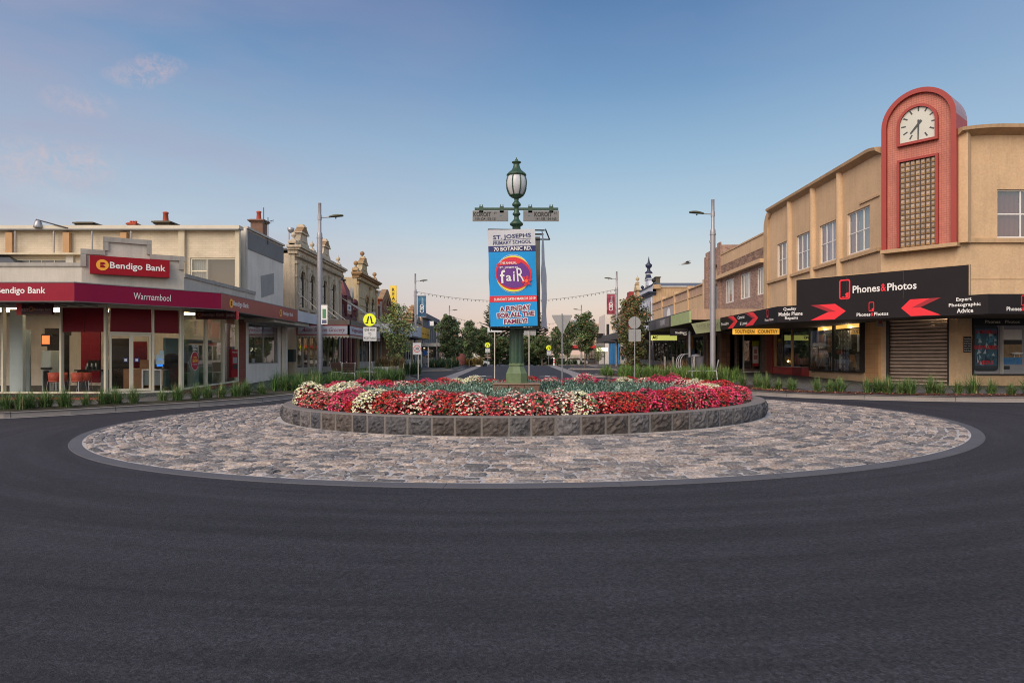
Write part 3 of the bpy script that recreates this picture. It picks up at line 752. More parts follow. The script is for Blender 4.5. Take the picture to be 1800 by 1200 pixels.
mb = MB(); mb.box(PX(217, 26), PX(250, 26), 26, 26.6, .2, 1.0, M_tan); mb.box(PX(238, 26), PX(262, 26), 26.3, 26.9, .2, 1.35, M_tan); mb.build('teller_counter', bank)
# canopy
def canopy(name, parent, P, z0, z1, back, fm, sm, topm=None, th=.06):
    """P: outline of the street edge; back: matching points at the wall"""
    mb = MB()
    for (a, b), (c, d) in zip(zip(P, P[1:]), zip(back, back[1:])):
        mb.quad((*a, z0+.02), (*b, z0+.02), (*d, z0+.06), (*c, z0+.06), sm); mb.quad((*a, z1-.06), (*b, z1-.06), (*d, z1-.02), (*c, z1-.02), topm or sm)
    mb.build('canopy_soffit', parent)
    for i, (a, b) in enumerate(zip(P, P[1:])):
        fr = Fr(*a, b[0]-a[0], b[1]-a[1]); l = math.dist(a, b); mb = MB(fr); mb.box(0, l, -th, 0, z0, z1, fm[i] if isinstance(fm, list) else fm); mb.build(name, parent)
M_fasA = mat('maroon_fascia', (138,20,44), .5, .07, 2, spec=.2)
M_fasB = mat('plum_fascia', (128,8,54), .5, .07, 2, spec=.2); M_fasC = mat('faded_fascia', (146,56,48), .4, .14, 1.2, spec=.3)
BP = [(-26, 21.0), (-13.55, 21.0), (-10.5, 24.4), (-10.5, 33.0)]
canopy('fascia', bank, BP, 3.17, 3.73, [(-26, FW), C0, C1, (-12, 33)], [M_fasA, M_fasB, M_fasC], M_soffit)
mb = MB(); M_trim = mat('grey_trim', (132,132,132), .6, .1, 3)
for (a, b) in zip(BP, BP[1:]):
    fr = Fr(*a, b[0]-a[0], b[1]-a[1]); l = math.dist(a, b); mb.box(0, l, -.02, .012, 3.731, 3.76, M_trim, fr); mb.box(0, l, -.02, .012, 3.14, 3.17, M_soffit, fr)
mb.build('fascia_trim', bank)
# soffit battens
mb = MB()
for k in range(22): x = -25+k*.52; mb.box(x, x+.04, 21.1, 23.0, 3.15, 3.185, M_trim)
mb.build('soffit_batten', bank)
f1 = Fr(*BP[0], 1, 0); f2 = Fr(*BP[1], BP[2][0]-BP[1][0], BP[2][1]-BP[1][1]); f3 = Fr(*BP[2], 0, 1); L2 = math.dist(BP[1], BP[2])
def bank_logo(mb, u, z, w, r, fr, ring_only=False, m=None):
    M_gold = mat('gold_logo', (232,160,38), .45, 0)
    pts = [(u+r*math.cos(t*math.pi/14), z+r*math.sin(t*math.pi/14)) for t in range(28)]
    mb.raw([(p[0], w, p[1]) for p in pts], [tuple(range(28))], M_gold, fr)
    s = r*.5; k = m or M_maroon
    for q in ([(-.7, 1), (.55, 1), (1, .45), (.2, .05), (-.7, .0)], [(-.7, -.05), (.2, -.05), (1, -.5), (.55, -1), (-.7, -1)]): mb.raw([(u+a*s, w+.004, z+b*s) for a, b in q], [tuple(range(len(q)))], k, fr)
def z1200(): pass
# lettering on the fascia
mb = MB(); mb.text('Bendigo Bank', PX(37, 21)+26, 3.47, .006, .26, m=M_let_w, bold=.03, fr=f1); bank_logo(mb, PX(-16, 21)+26, 3.47, .006, .17, f1); mb.build('lettering', bank)
mb = MB(); wa_, wb_ = lineu(f2, 235), lineu(f2, 300); mb.text('Warrnambool', (wa_+wb_)/2, 3.44, .006, .22, width=wb_-wa_, m=M_let_w, bold=.0, fr=f2); mb.build('lettering', bank)
def fXu(px, X, y0): return X*1200/(px-905)-y0
mb = MB()
ua, ub = fXu(410, -10.5, 24.4), fXu(437, -10.5, 24.4); mb.text('Bendigo Bank', (ua+ub)/2, 3.44, .006, .24, width=ub-ua, m=M_let_w, bold=.03, fr=f3)
bank_logo(mb, fXu(408, -10.5, 24.4)-.08, 3.44, .006, .17, f3)
ua, ub = fXu(498, -10.5, 24.4), fXu(515, -10.5, 24.4); mb.text('Bendigo Bank', (ua+ub)/2, 3.44, .006, .22, width=ub-ua, m=M_let_w, bold=.03, fr=f3); bank_logo(mb, ua-.35, 3.44, .006, .17, f3)
mb.build('lettering', bank)
# stepped parapet with raised coping
zP = 4.85; M_par = mat('parapet_render', (186,179,168), .85, .1, .9, .2, 30, fine=.05, stain=.12); M_cap = mat('parapet_coping', (156,151,144), .8, .12, 1.5, stain=.25)
fAu = uA
xq0 = PX(144, FW)+26; mb = MB(); mb.box(0, xq0, -.25, 0, 3.3, PZ(468, FW), M_par, fA); mb.box(-.02, xq0, -.3, .05, PZ(468, FW), PZ(462, FW), M_cap, fA)
ll = LB+.3
zA, zB_ = 4.65, 5.35
Pst = [(0-.1, 3.3), (LB, 3.3), (LB, 4.95), (LB*.88, 4.95), (LB*.88, 5.42), (LB*.12, 5.42), (LB*.12, 4.95), (-.1, 4.95)]
mb.build('parapet', bank)
# the chamfered part is wider than the door wall: from px 144 to px 306
Q0 = (PX(144, FW), FW-.02); Q1 = (-12.0+.02, 24.72); fP = Fr(*Q0, Q1[0]-Q0[0], Q1[1]-Q0[1]); LP = math.dist(Q0, Q1)
def z_at(px, py): u = lineu(fP, px); return PZ(py, depth(fP, u))
s1, s2 = lineu(fP, 183), lineu(fP, 265)
zl, zc, zr = z_at(146, 438), z_at(186, 417), z_at(300, 450)
out1 = [(0, 3.3), (LP, 3.3), (LP, zr), (s2, zr), (s2, zc), (s1, zc), (s1, zl), (0, zl)]
mb = MB(); mb.prism(out1, 0, -.3, M_par, fP)
t = .16
for a, b, c, d in ((0, s1, zl-t, zl), (s1, s2, zc-t, zc), (s2, LP, zr-t, zr)): mb.box(a-.03, b+.03, -.33, .07, c, d+.01, M_cap, fP)
mb.box(-.03, t-.03, .0, .065, PZ(468, FW), zl-t, M_cap, fP); mb.box(s1-.03, s1+t-.03, 0, .065, zl, zc-t, M_cap, fP); mb.box(s2-t+.03, s2+.03, 0, .065, zr, zc-t, M_cap, fP); mb.box(LP-t, LP, 0, .065, 4.6, zr-t, M_cap, fP)
mb.build('stepped_parapet', bank)
mb = MB(); zs_ = PZ(481, 24.8)
mb.box(.12, fXu(447, -12, 24.6), -.25, .02, 3.3, zs_-.14, M_par, fC); mb.box(.12, fXu(447, -12, 24.6)+.05, -.3, .06, zs_-.14, zs_, M_cap, fC); mb.build('parapet', bank)
# the big sign on the parapet
ps0, ps1 = lineu(fP, 158), lineu(fP, 297); zt, zb = z_at(160, 450), z_at(160, 482)
sg = MB(fP); M_sgn = mat('bank_sign_red', (142,10,28), .5, .05, 2, spec=.2); sg.box(ps0, ps1, .08, .26, zb, zt, M_sgn); sg.box(ps0+.005, ps1-.005, .26, .262, zb+.03, zt-.03, M_sgn); sg = sg.build('sign_box', bank, bevel=.01)
mb = MB(); zm = (zb+zt)/2; hh = zt-zb; bank_logo(mb, lineu(fP, 180), zm, .268, hh*.30, fP, m=M_sgn); ua, ub = lineu(fP, 193), lineu(fP, 290); mb.text('Bendigo Bank', (ua+ub)/2, zm-.02, .268, hh*.46, width=ub-ua, m=M_let_w, bold=.02, fr=fP); mb.build('lettering', sg)
mb = MB(fP); mb.box(ps0+.05, ps1-.05, 0, .08, zb+.1, zb+.2, M_trim); mb.build('bracket', sg)
# hanging signs under the canopy
M_dkmar = mat('dark_maroon_sign', (58,10,18), .35, .05, 3)
def hang(fr, u0, u1, z0, z1, w, txt, endm):
    s = MB(fr); s.box(u0, u1, w-.1, w, z0, z1, M_dkmar); s = s.build('hanging_sign', bank)
    e = MB(fr); e.box(*endm, w-.102, w+.004, z0-.005, z1+.005, mat('sign_end_red', (196,62,66), .5, .04, 3)); e.build('sign_end', s)
    return s
Yh = 21.9; f4 = Fr(0, Yh)
s = hang(f4, PX(38, Yh), PX(91, Yh), PZ(553, Yh), PZ(533, Yh), 0, '', (PX(29, Yh), PX(38, Yh)))
mb = MB(f4); M_dimgold = mat('dim_gold', (150,96,34), .5, 0); M_dimw = mat('dim_lettering', (130,110,108), .5, 0)
mb.text('atm', PX(45, Yh), PZ(544, Yh), .008, .11, m=M_dimw); mb.text('Bendigo Bank', PX(75, Yh), PZ(544, Yh), .008, width=PX(90, Yh)-PX(60, Yh), m=M_dimw, bold=.03); mb.text('O', PX(55, Yh), PZ(543, Yh), .008, .16, m=M_dimgold, bold=.03); mb.build('lettering', s)
Yh = 25.6; f5 = Fr(0, Yh)
s = hang(f5, PX(344, Yh), PX(415, Yh), PZ(561, Yh), PZ(547, Yh), 0, '', (PX(415, Yh), PX(418, Yh)))
mb = MB(f5); mb.text('Bendigo Bank', PX(375, Yh), PZ(553.5, Yh), .008, width=PX(395, Yh)-PX(356, Yh), m=M_dimw, bold=.03); mb.text('atm', PX(406, Yh), PZ(553.5, Yh), .008, .11, m=M_dimw, bold=.03); mb.text('O', PX(351, Yh), PZ(553.5, Yh), .008, .16, m=M_dimgold, bold=.03); mb.box(PX(398.5, Yh), PX(399.3, Yh), 0, .006, PZ(559, Yh), PZ(548, Yh), M_dimw); mb.build('lettering', s)
# stickers on the side glass: oval offer, paper notices
M_st = mat('red_sticker', (172,24,50), .5, 0); M_yel = mat('yellow_lettering', (236,190,60), .5, 0)
def oval(mb, u, z, w, a, b, m, fr, n=28): mb.raw([(u+a*math.cos(2*math.pi*k/n), w, z+b*math.sin(2*math.pi*k/n)) for k in range(n)], [tuple(range(n))], m, fr)
uo = fCu(343.5); zo = PZ(634, 24.6+uo); hb = 16*(24.6+uo)/1200; wa = (fCu(350)-fCu(337))/2
mb = MB(); oval(mb, uo, zo, -.022, wa*1.06, hb*1.05, M_let_w, fC); oval(mb, uo, zo, -.018, wa, hb, M_st, fC)
mb.text('$600', uo, zo, -.012, hb*.42, width=wa*1.4, m=M_yel, bold=.04, fr=fC); mb.text('HOME', uo, zo+hb*.4, -.012, hb*.2, m=M_yel, bold=.03, fr=fC); mb.text('IN YOUR POCKET', uo, zo-hb*.38, -.012, hb*.12, width=wa*1.3, m=M_let_w, fr=fC)
mb.text('HOME LOAN', uo, zo+hb*1.62, -.012, hb*.26, width=wa*1.5, m=M_let_w, bold=.03, fr=fC); mb.text('DEALS', uo, zo+hb*1.28, -.012, hb*.26, m=M_let_w, bold=.03, fr=fC); mb.build('window_sticker', bank)
mb = MB(fB)
for px, py in ((277.5, 627), (277.5, 636), (285, 627), (285, 636), (284, 620)): u = lineu(fB, px); d = depth(fB, u); mb.box(u-.07, u+.07, -.02, -.016, PZ(py+4, d), PZ(py-4, d), mat('paper_notice', (170,186,186), .7, 0))
mb.build('paper_notice', bank)
# red ATM on the end pane
mb = MB(fC); ua, ub = fCu(406), fCu(417.5); za, zb2 = PZ(663, 24.6+ua), PZ(614, 24.6+ua); mb.box(ua, ub, -.02, .03, za, zb2, M_sgn); mb.box(ua+.12, ub-.12, .03, .035, za+.5*(zb2-za), za+.72*(zb2-za), M_steel); mb.box(ua+.1, ub-.1, .03, .05, za+.3*(zb2-za), za+.46*(zb2-za), M_black)
atm = mb.build('cash_machine', bank); mb = MB(fC); mb.text('Bendigo Bank', (ua+ub)/2, zb2-.12, .036, .07, width=(ub-ua)*.8, m=M_let_w, bold=.03); mb.build('lettering', atm)
# indoor teller machine with glowing screen
t = thing('cash_dispenser', 'pale cash dispenser with orange screen inside the bank', 'cash machine', (PX(78, 25), 25.2, .2))
x0, x1 = PX(70, 25), PX(88, 25)
mb = MB(); mb.prism([(x0, .2+.5), (x0+.06, 1.75), (x1-.05, 1.75), (x1, 1.05), (x1-.1, .9), (x1-.12, .2), (x0+.1, .2)], 25.0, 25.6, M_pale, Fr(0, 0)) if 0 else mb.box(x0, x1-.04, 25.1, 25.6, .2, 1.7, M_pale); mb.box(x0+.05, x1+.03, 24.95, 25.1, 1.0, 1.08, M_black); mb.box(x0+.1, x1-.1, 25.02, 25.1, .2, .95, M_dark); mb.build('body', t, bevel=.02)
mb = MB(); mb.box(x0+.02, x1, 25.05, 25.12, 1.85, 2.3, M_black); mb.build('screen_frame', t)
mb = MB(); mb.box(x0+.06, x1-.05, 25.03, 25.048, 1.93, 2.24, mat('orange_screen', (236,96,52), .5, 0, emit=1.3)); mb.build('screen', t)
# visitor chairs
M_chair = mat('orange_chair', (196,86,62), .55, .06, 5); M_chrome = mat('chrome', (190,190,194), .2, .03, 4, metal=1)
def chair(x, y, rz, label):
    t = thing('visitor_chair', label, 'chair', (0, 0, 0), 'orange chairs inside the bank')
    mb = MB(); vs = []; n = 12
    for i, z in enumerate((.42, .6, .78)):
        for k in range(n+1): a = R(180+k*180/n); vs.append((.25*math.cos(a)*(1+.05*i), .24*math.sin(a)*(1+.06*i)-.0, z))
    fs = [(i*(n+1)+k, i*(n+1)+k+1, (i+1)*(n+1)+k+1, (i+1)*(n+1)+k) for i in range(2) for k in range(n)]
    mb.raw(vs, fs, M_chair, smooth=True); o = mb.build('backrest', t); s = o.modifiers.new('s', 'SOLIDIFY'); s.thickness = .03
    mb = MB(); mb.lathe([(.2, .41), (.25, .43), (.25, .47), (.2, .49)], 0, .0, 20, M_chair); mb.build('seat', t)
    for sx, sy in ((-1, -1), (1, -1), (-1, 1), (1, 1)):
        mb = MB(); mb.tube([(sx*.2, sy*.18, .44), (sx*.24, sy*.22, 0)], .014, 6, M_chrome); mb.build('leg', t)
    t.location = (x, y, .2); t.scale = (.82, .82, .9); t.rotation_euler = (0, 0, rz); t['label'] = label; return t
c0 = chair(PX(97, 24.2), 24.2, R(-8), 'orange tub chair nearest the cash dispenser inside the bank')
for px, y, rz, lab in ((107, 24.7, R(12), 'orange tub chair half hidden behind the cream mullion'), (137, 24.2, R(-10), 'orange tub chair with its back to the glass right of the mullion'), (149, 24.6, R(14), 'orange tub chair farthest right, beside the service desk')):
    copy_tree(c0, (PX(px, y), y, .2), rz, lab)
# desk, computer
t = thing('office_desk', 'white framed desk with grey front seen through the bank door', 'desk', (PX(266, 25.6), 25.8, .2))
mb = MB(); x0, x1 = PX(249, 25.6), PX(284, 25.6); mb.box(x0, x1, 25.6, 26.2, .95, 1.0, M_let_w); mb.build('desk_top', t)
mb = MB(); mb.box(x0+.06, x1-.06, 25.66, 25.69, .4, .95, M_grey); mb.build('front_panel', t)
for a in (x0, x1-.05): mb = MB(); mb.box(a, a+.05, 25.6, 25.65, .2, .95, M_let_w); mb.build('leg', t)
t = thing('computer_monitor', 'monitor with glowing blue screen on the bank desk', 'monitor', (PX(282, 25.9), 25.9, 1.0))
x0, x1 = PX(276, 25.9), PX(288.5, 25.9); mb = MB(); mb.box(x0, x1, 25.85, 25.9, 1.08, 1.42, M_black); mb.box((x0+x1)/2-.03, (x0+x1)/2+.03, 25.9, 25.94, 1.0, 1.2, M_black); mb.box((x0+x1)/2-.1, (x0+x1)/2+.1, 25.82, 26.0, 1.0, 1.015, M_black); mb.build('body', t)
mb = MB(); mb.box(x0+.02, x1-.02, 25.843, 25.848, 1.1, 1.4, mat('blue_screen', (30,110,200), .5, 0, emit=.8)); mb.build('screen', t)
mb = MB(); mb.box(PX(300, 25.4), PX(318, 25.4), 25.3, 25.9, .2, 1.25, M_dark); mb.lathe([(.25, 1.0), (.28, 1.5), (.1, 1.6)], PX(297, 26), 26.2, 12, M_dark); tag(mb.build('office_chair'), 'black office chair behind the bank desk', 'office chair')
# room divider behind the side panes
mb = MB(); mb.box(-13.6, -13.5, 26.4, 31.1, .3, 2.2, mat('teal_partition', (92,128,128), .4, .08, 2)); mb.build('partition', bank)
mb = MB(); mb.box(-13.3, -12.5, 26.6, 27.0, .3, 1.1, M_pale); mb.build('counter', bank)

# ---------------------------------------------------------------- upper storey building behind / beside the bank
YU = 29.9; ub_ = thing('shop_building', 'two storey cream brick building with flat roof rising behind the bank', 'shop building', (-18, 32, 0))
fU = Fr(-30, YU); zU = PZ(404, YU); zUt = PZ(398, YU)
M_pbrick = brickmat('pale_painted_brick', (200,187,166), (193,180,158), (182,168,146), .3, .1, msize=.008, bump=.35)
uU = lambda px: PX(px, YU)+30
wy0, wy1 = PZ(500, YU), PZ(453, YU)
M_tanp = mat('tan_render', (176,138,98), .8, .1, 2)
w0, w1 = uU(334), uU(421)-.05; xr = -12+30
mb = wall(fU, 0, xr-.01, 3.4, zU, [(w0, w1, wy0-.8, wy1), (uU(-60), uU(116), PZ(466, YU), PZ(455, YU))], M_pbrick, depth=5.4, closed=False, reveal=.12)
mb.build('wall', ub_)
mb = MB(); mb.box(0, uU(425), -.2, .28, zU, zUt, mat('roof_edge', (196,188,172), .7, .1, 2), fU); mb.box(0, uU(424), 0, .3, zU-.05, zU-.0, M_trim, fU); mb.build('roof_edge', ub_)
mb = MB()
for a, b in ((316, 328), (415.5, 424)): mb.box(uU(a), uU(b)-.02, 0, .16, 3.4, zU-.05, M_cream, fU)
mb.build('pilaster', ub_, split=True)
for px in (21, 121, 221): mb = MB(); mb.box(uU(px)-.14, uU(px)+.14, 0, .2, PZ(446, YU), PZ(410, YU), M_tanp, fU); mb.build('post', ub_)
for px in (34, 101, 168, 236): mb = MB(); mb.tube([(uU(px), .24, PZ(446, YU)), (uU(px), .24, PZ(408, YU))], .035, 6, M_steel, fU); mb.build('downpipe', ub_)
mb = MB(); mb.box(0, uU(150), 0, .3, PZ(449, YU), PZ(446, YU), M_cream, fU); mb.build('ledge', ub_)
mb = MB(); mb.box(0, uU(131), .05, .06, PZ(470, YU), PZ(449, YU), M_cream, fU) if 0 else mb.box(uU(118), uU(131), .0, .1, PZ(470, YU), PZ(449, YU), M_offw, fU); mb.build('pier', ub_)
mb = MB(fU); M_awn = mat('grey_awning', (74,78,84), .6, .08, 2); mb.raw([(uU(-40), .0, PZ(449, YU)), (uU(14), 0, PZ(449, YU)), (uU(56), .9, PZ(470, YU)), (uU(-40), .9, PZ(470, YU)), (uU(56), 0, PZ(470, YU))], [(0, 1, 2, 3), (1, 4, 2)], M_awn); mb.build('awning', ub_)
window(ub_, fU, uU(-60), uU(116), PZ(466, YU), PZ(455, YU), 8, 1, M_mull, M_skyglass, w=-.1)
M_paneg = mat('sky_reflecting_pane', (66,68,62), .04, 0, spec=1.0)
M_curt = mat('grey_curtain', (150,150,146), .8, .1, 4)
wa = uU(363)
o = window(ub_, fU, w0, w1, wy0-.8, wy1, 2, 1, M_mull, M_glassd, w=-.1, fw=.07, vbars=[(wa-w0)/(w1-w0)])
mb = MB(fU); zz = lerp(wy0-.8, wy1, .8*.5+.25); mb.box(w0+.07, wa-.02, -.09, -.055, PZ(476, YU)-.03, PZ(476, YU)+.03, M_mull); mb.build('transom', o)
mb = MB(fU); n = 16
for i in range(n): a = lerp(w0, wa, i/n); b = lerp(w0, wa, (i+1)/n); mb.quad((a, -.16-.03*(i % 2), wy0-.8), (b, -.16-.03*((i+1) % 2), wy0-.8), (b, -.16-.03*((i+1) % 2), wy1), (a, -.16-.03*(i % 2), wy1), M_curt)
mb.build('curtain', o)
mb = MB(fU); mb.quad((wa, -.3, wy0-.8), (w1, -.3, wy0-.8), (w1, -.3, wy1), (wa, -.3, wy1), mat('olive_reflection', (52,50,42), .7, .1, .8)); mb.build('pane_backing', o)  # added sheet behind the glass; its olive stands in for the pane's dark reflection
# side wall to the street (X=-12) and ground floor shop window
fS = Fr(-12, 30.4, 0, 1); LS = 35.35-30.4; sU = lambda px: fXu(px, -12, 30.4)
M_wr = mat('white_render', (216,209,198), .85, .09, 1.1, .35, 20, fine=.06, stain=.1)
zt_ = 7.2; so = (sU(437), sU(489), 1.15, 3.0)
mb = wall(fS, 0, LS, -.3, zt_, [so], M_wr, depth=12, reveal=.1)
mb.quad((0, 0, zt_), (LS, 0, zt_), (LS, -18, zt_), (0, -18, zt_), M_roof, fS); mb.build('side_wall', ub_)
mb = MB(); mb.box(.15, LS, .0, .03, PZ(430, 30.4)-.15, 7.13, mat('grey_band', (118,118,118), .85, .12, 1, .4, 15), fS); mb.box(.0, LS, -.2, .1, 7.2, 7.29, M_offw, fS); mb.box(0, .13, .0, .05, 3.3, 7.2, M_offw, fS); mb.build('parapet_band', ub_)
mb = MB(); ua, ub2 = sU(458), sU(481); mb.prism([(ua, PZ(485, 30.4+ua)), (ub2, PZ(480, 30.4+ub2)), (ub2+.03, PZ(516, 30.4+ub2)), (ua+.1, PZ(523, 30.4+ua))], 0, .012, mat('render_patch', (150,148,144), .9, .1, 2, .3, 20), fS); mb.build('render_patch', ub_)
window(ub_, fS, *so, 2, 1, M_steel, M_glassd, w=-.08)
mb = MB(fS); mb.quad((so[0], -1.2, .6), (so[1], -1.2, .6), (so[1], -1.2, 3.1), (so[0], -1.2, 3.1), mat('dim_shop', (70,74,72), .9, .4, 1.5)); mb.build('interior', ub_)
mb = MB(fS); u = sU(451); mb.box(u-.22, u+.22, -.16, -.14, 1.5, 2.25, M_black); mb.box(u-.18, u+.18, -.16, -.14, 1.2, 1.4, M_let_w); mb.build('notice_board', ub_)
mb = MB(fS); mb.box(-.2, LS, .02, 1.35, 3.02, 3.2, M_offw); mb.build('canopy_beam', ub_)
mb = MB(fS); mb.box(LS-.3, LS-.05, .03, .25, .2, 3.1, M_wr); mb.build('canopy_post', ub_)
# window on the far left of the chamfer wall behind the parapet
# chimneys
M_terra = mat('terracotta', (168,74,50), .8, .12, 5, .3, 30); M_stone = mat('weathered_stone', (96,88,72), .9, .25, 4, .5, 20)
def chimney(px0, px1, pyb, pyc, Y, pot=None, col=None, corbel=True, label='', name='chimney', parent=None):
    x0, x1 = PX(px0, Y), PX(px1, Y); zb, zc = PZ(pyb, Y)-1.2, PZ(pyc, Y); w = x1-x0; k = col or M_stone
    o = MB(); o.box(x0+w*.14, x1-w*.14, Y, Y+w*.72, zb, zc-.16, k)
    o.box(x0+w*.07, x1-w*.07, Y-w*.07, Y+w*.79, zc-.16, zc-.1, k); o.box(x0, x1, Y-w*.14, Y+w*.86, zc-.1, zc-.03, k); o.box(x0+w*.1, x1-w*.1, Y-w*.04, Y+w*.76, zc-.03, zc, k)
    o = o.build(name, parent, bevel=.01)
    if pot:
        for f in ([.5] if pot[1] == 1 else [.25, .5, .75]):
            mb = MB(); cx = lerp(x0, x1, f); z1 = PZ(pot[0], Y); r = pot[2]; mb.lathe([(r, zc-.01), (r*.78, z1-.1), (r*.95, z1-.08), (r*.95, z1-.02), (r*.7, z1)], cx, Y+w*.36, 12, M_terra); mb.build('chimney_pot', o)
    return o
chimney(130, 167, 402, 390, 33, parent=ub_); chimney(222, 240, 402, 391, 33, (387, 3, .06), M_terra, parent=ub_)
chimney(268, 302, 402, 388, 33, (370, 1, .14), parent=ub_)
chimney(436, 466, 425, 385, 34.6, (369, 1, .13), mat('chimney_render', (120,92,78), .9, .2, 4, .4, 25), parent=ub_)
# antennas
mb = MB(); Y = 33; mb.tube([PT(463.5, 430, Y), PT(463.5, 365, Y)], .02, 5, M_black); mb.tube([PT(471, 430, Y), PT(471, 382, Y)], .02, 5, M_black); mb.tube([PT(461, 393, Y), PT(481, 387, Y)], .015, 5, M_black)
for k in range(6): x = 462+k*3.6; mb.tube([PT(x, 388-k*.2, Y), PT(x, 398-k*1.4, Y)], .01, 4, M_black)
tag(mb.build('roof_antenna'), 'tall thin television antenna beside the right chimney of the cream building', 'antenna')
t = thing('flood_light', 'white floodlight on a long rod above the cream building roof', 'floodlight', tuple(PT(68, 400, 29.6)))
mb = MB(); Y = 29.6; mb.tube([PT(119, 401, Y), PT(64, 386, Y), PT(62, 390, Y)], .03, 6, M_black); mb.build('arm', t)
mb = MB(); c = PT(67, 394, Y); mb.lathe([(.06, c.z+.17), (.13, c.z+.1), (.19, c.z-.12), (.17, c.z-.16)], c.x, Y, 14, M_steel); mb.build('lamp_head', t)

# ================================================================ ornate street fronts
fL = Fr(-12, 0, 0, 1); LU = lambda px: -12*1200/(px-905)       # left side: u is the distance y
def LZ(py, u): return PZ(py, u)
fRt = Fr(14.8, 200, 0, -1); RU = lambda px: 200-14.8*1200/(px-905)   # right side: u = 200-y
def RZ(py, u): return PZ(py, 200-u)

def cornice(mb, fr, u0, u1, z, h=.35, d=.35, m=None, dent=.0, dm=None):
    mb.box(u0-d*.6, u1+d*.6, -.37, d, z+h*.72, z+h, m, fr); mb.box(u0-d*.4, u1+d*.4, -.36, d*.75, z+h*.45, z+h*.72-.002, m, fr); mb.box(u0-d*.2, u1+d*.2, -.35, d*.4, z, z+h*.45-.002, m, fr)
    if dent:
        n = int((u1-u0)/dent)
        for k in range(n): u = u0+(k+.5)*(u1-u0)/n; mb.box(u-dent*.22, u+dent*.22, .0, d*.62, z-h*.35, z-.003, dm or m, fr)
def urn(mb, fr, u, w, z, s, m): 
    c = fr((u, w, 0)); mb.lathe([(s*.42, z), (s*.42, z+s*.25), (s*.18, z+s*.3), (s*.14, z+s*.5), (s*.38, z+s*.8), (s*.42, z+s*1.0), (s*.3, z+s*1.25), (s*.1, z+s*1.35), (s*.07, z+s*1.6), (.01, z+s*1.7)], c.x, c.y, 12, m, ID)
def ball(mb, fr, u, w, z, s, m):
    c = fr((u, w, 0)); mb.lathe([(s*.45, z), (s*.45, z+s*.2), (s*.2, z+s*.3), (s*.15, z+s*.5), (s*.42, z+s*.75), (s*.5, z+s*1.0), (s*.42, z+s*1.25), (s*.15, z+s*1.45), (.01, z+s*1.5)], c.x, c.y, 12, m, ID)
def arch(mb, fr, u0, u1, zs, w, m, wd=.16, n=10, proj=.08, fill=None, rev=.14):
    """raised round arch ring and the spandrels that turn a square opening into an arched one"""
    c = (u0+u1)/2; r = (u1-u0)/2; R2 = r+wd
    for k in range(n):
        a0, a1 = math.pi*k/n, math.pi*(k+1)/n
        mb.prism([(c+r*math.cos(a0), zs+r*math.sin(a0)), (c+R2*math.cos(a0), zs+R2*math.sin(a0)), (c+R2*math.cos(a1), zs+R2*math.sin(a1)), (c+r*math.cos(a1), zs+r*math.sin(a1))], 0, proj, m, fr)
        if fill:
            p0, p1 = (c+r*math.cos(a0), zs+r*math.sin(a0)), (c+r*math.cos(a1), zs+r*math.sin(a1))
            mb.prism([p0, (p0[0], zs+r+.001), (p1[0], zs+r+.001), p1], -rev, -.002, fill, fr)
def pediment(mb, fr, u, w0, z, wd, h, m, m2=None, dp=.35):
    """tall baroque gable with scrolled shoulders, a small triangular top and a block finial"""
    f = [(-.5, 0), (-.5, .10), (-.40, .16), (-.34, .26), (-.31, .42), (-.31, .50), (.31, .50), (.31, .42), (.34, .26), (.40, .16), (.5, .10), (.5, 0)]
    mb.prism([(u+a*wd, z+b*h) for a, b in reversed(f)], w0-dp, w0, m, fr)
    mb.box(u-.36*wd, u+.36*wd, w0-dp-.04, w0+.1, z+.50*h, z+.56*h, m, fr)
    mb.prism([(u-.36*wd, z+.56*h), (u+.36*wd, z+.56*h), (u+.1*wd, z+.80*h), (u-.1*wd, z+.80*h)], w0-dp, w0+.08, m2 or m, fr)
    mb.box(u-.13*wd, u+.13*wd, w0-dp, w0+.1, z+.80*h, z+.85*h, m, fr); mb.box(u-.09*wd, u+.09*wd, w0-dp+.08, w0+.02, z+.85*h, z+.93*h, m, fr)
    mb.prism([(u-.22*wd, z+.16*h), (u-.22*wd, z+.42*h), (u+.22*wd, z+.42*h), (u+.22*wd, z+.16*h)], w0, w0+.04, m, fr)
M_ital = mat('cream_stucco', (198,182,158), .85, .13, 1.6, .3, 18, fine=.08, stain=.3); M_ital2 = mat('grey_stucco', (184,170,148), .85, .12, 1.6, stain=.3); M_lich = mat('stained_stucco', (140,112,82), .9, .25, 4)
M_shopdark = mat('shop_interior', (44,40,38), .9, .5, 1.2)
M_wdark = mat('dark_pane', (40,40,44), .08, .0, spec=.5); M_taupe_ = mat('brown_frame', (96,84,72), .6, .1, 4)

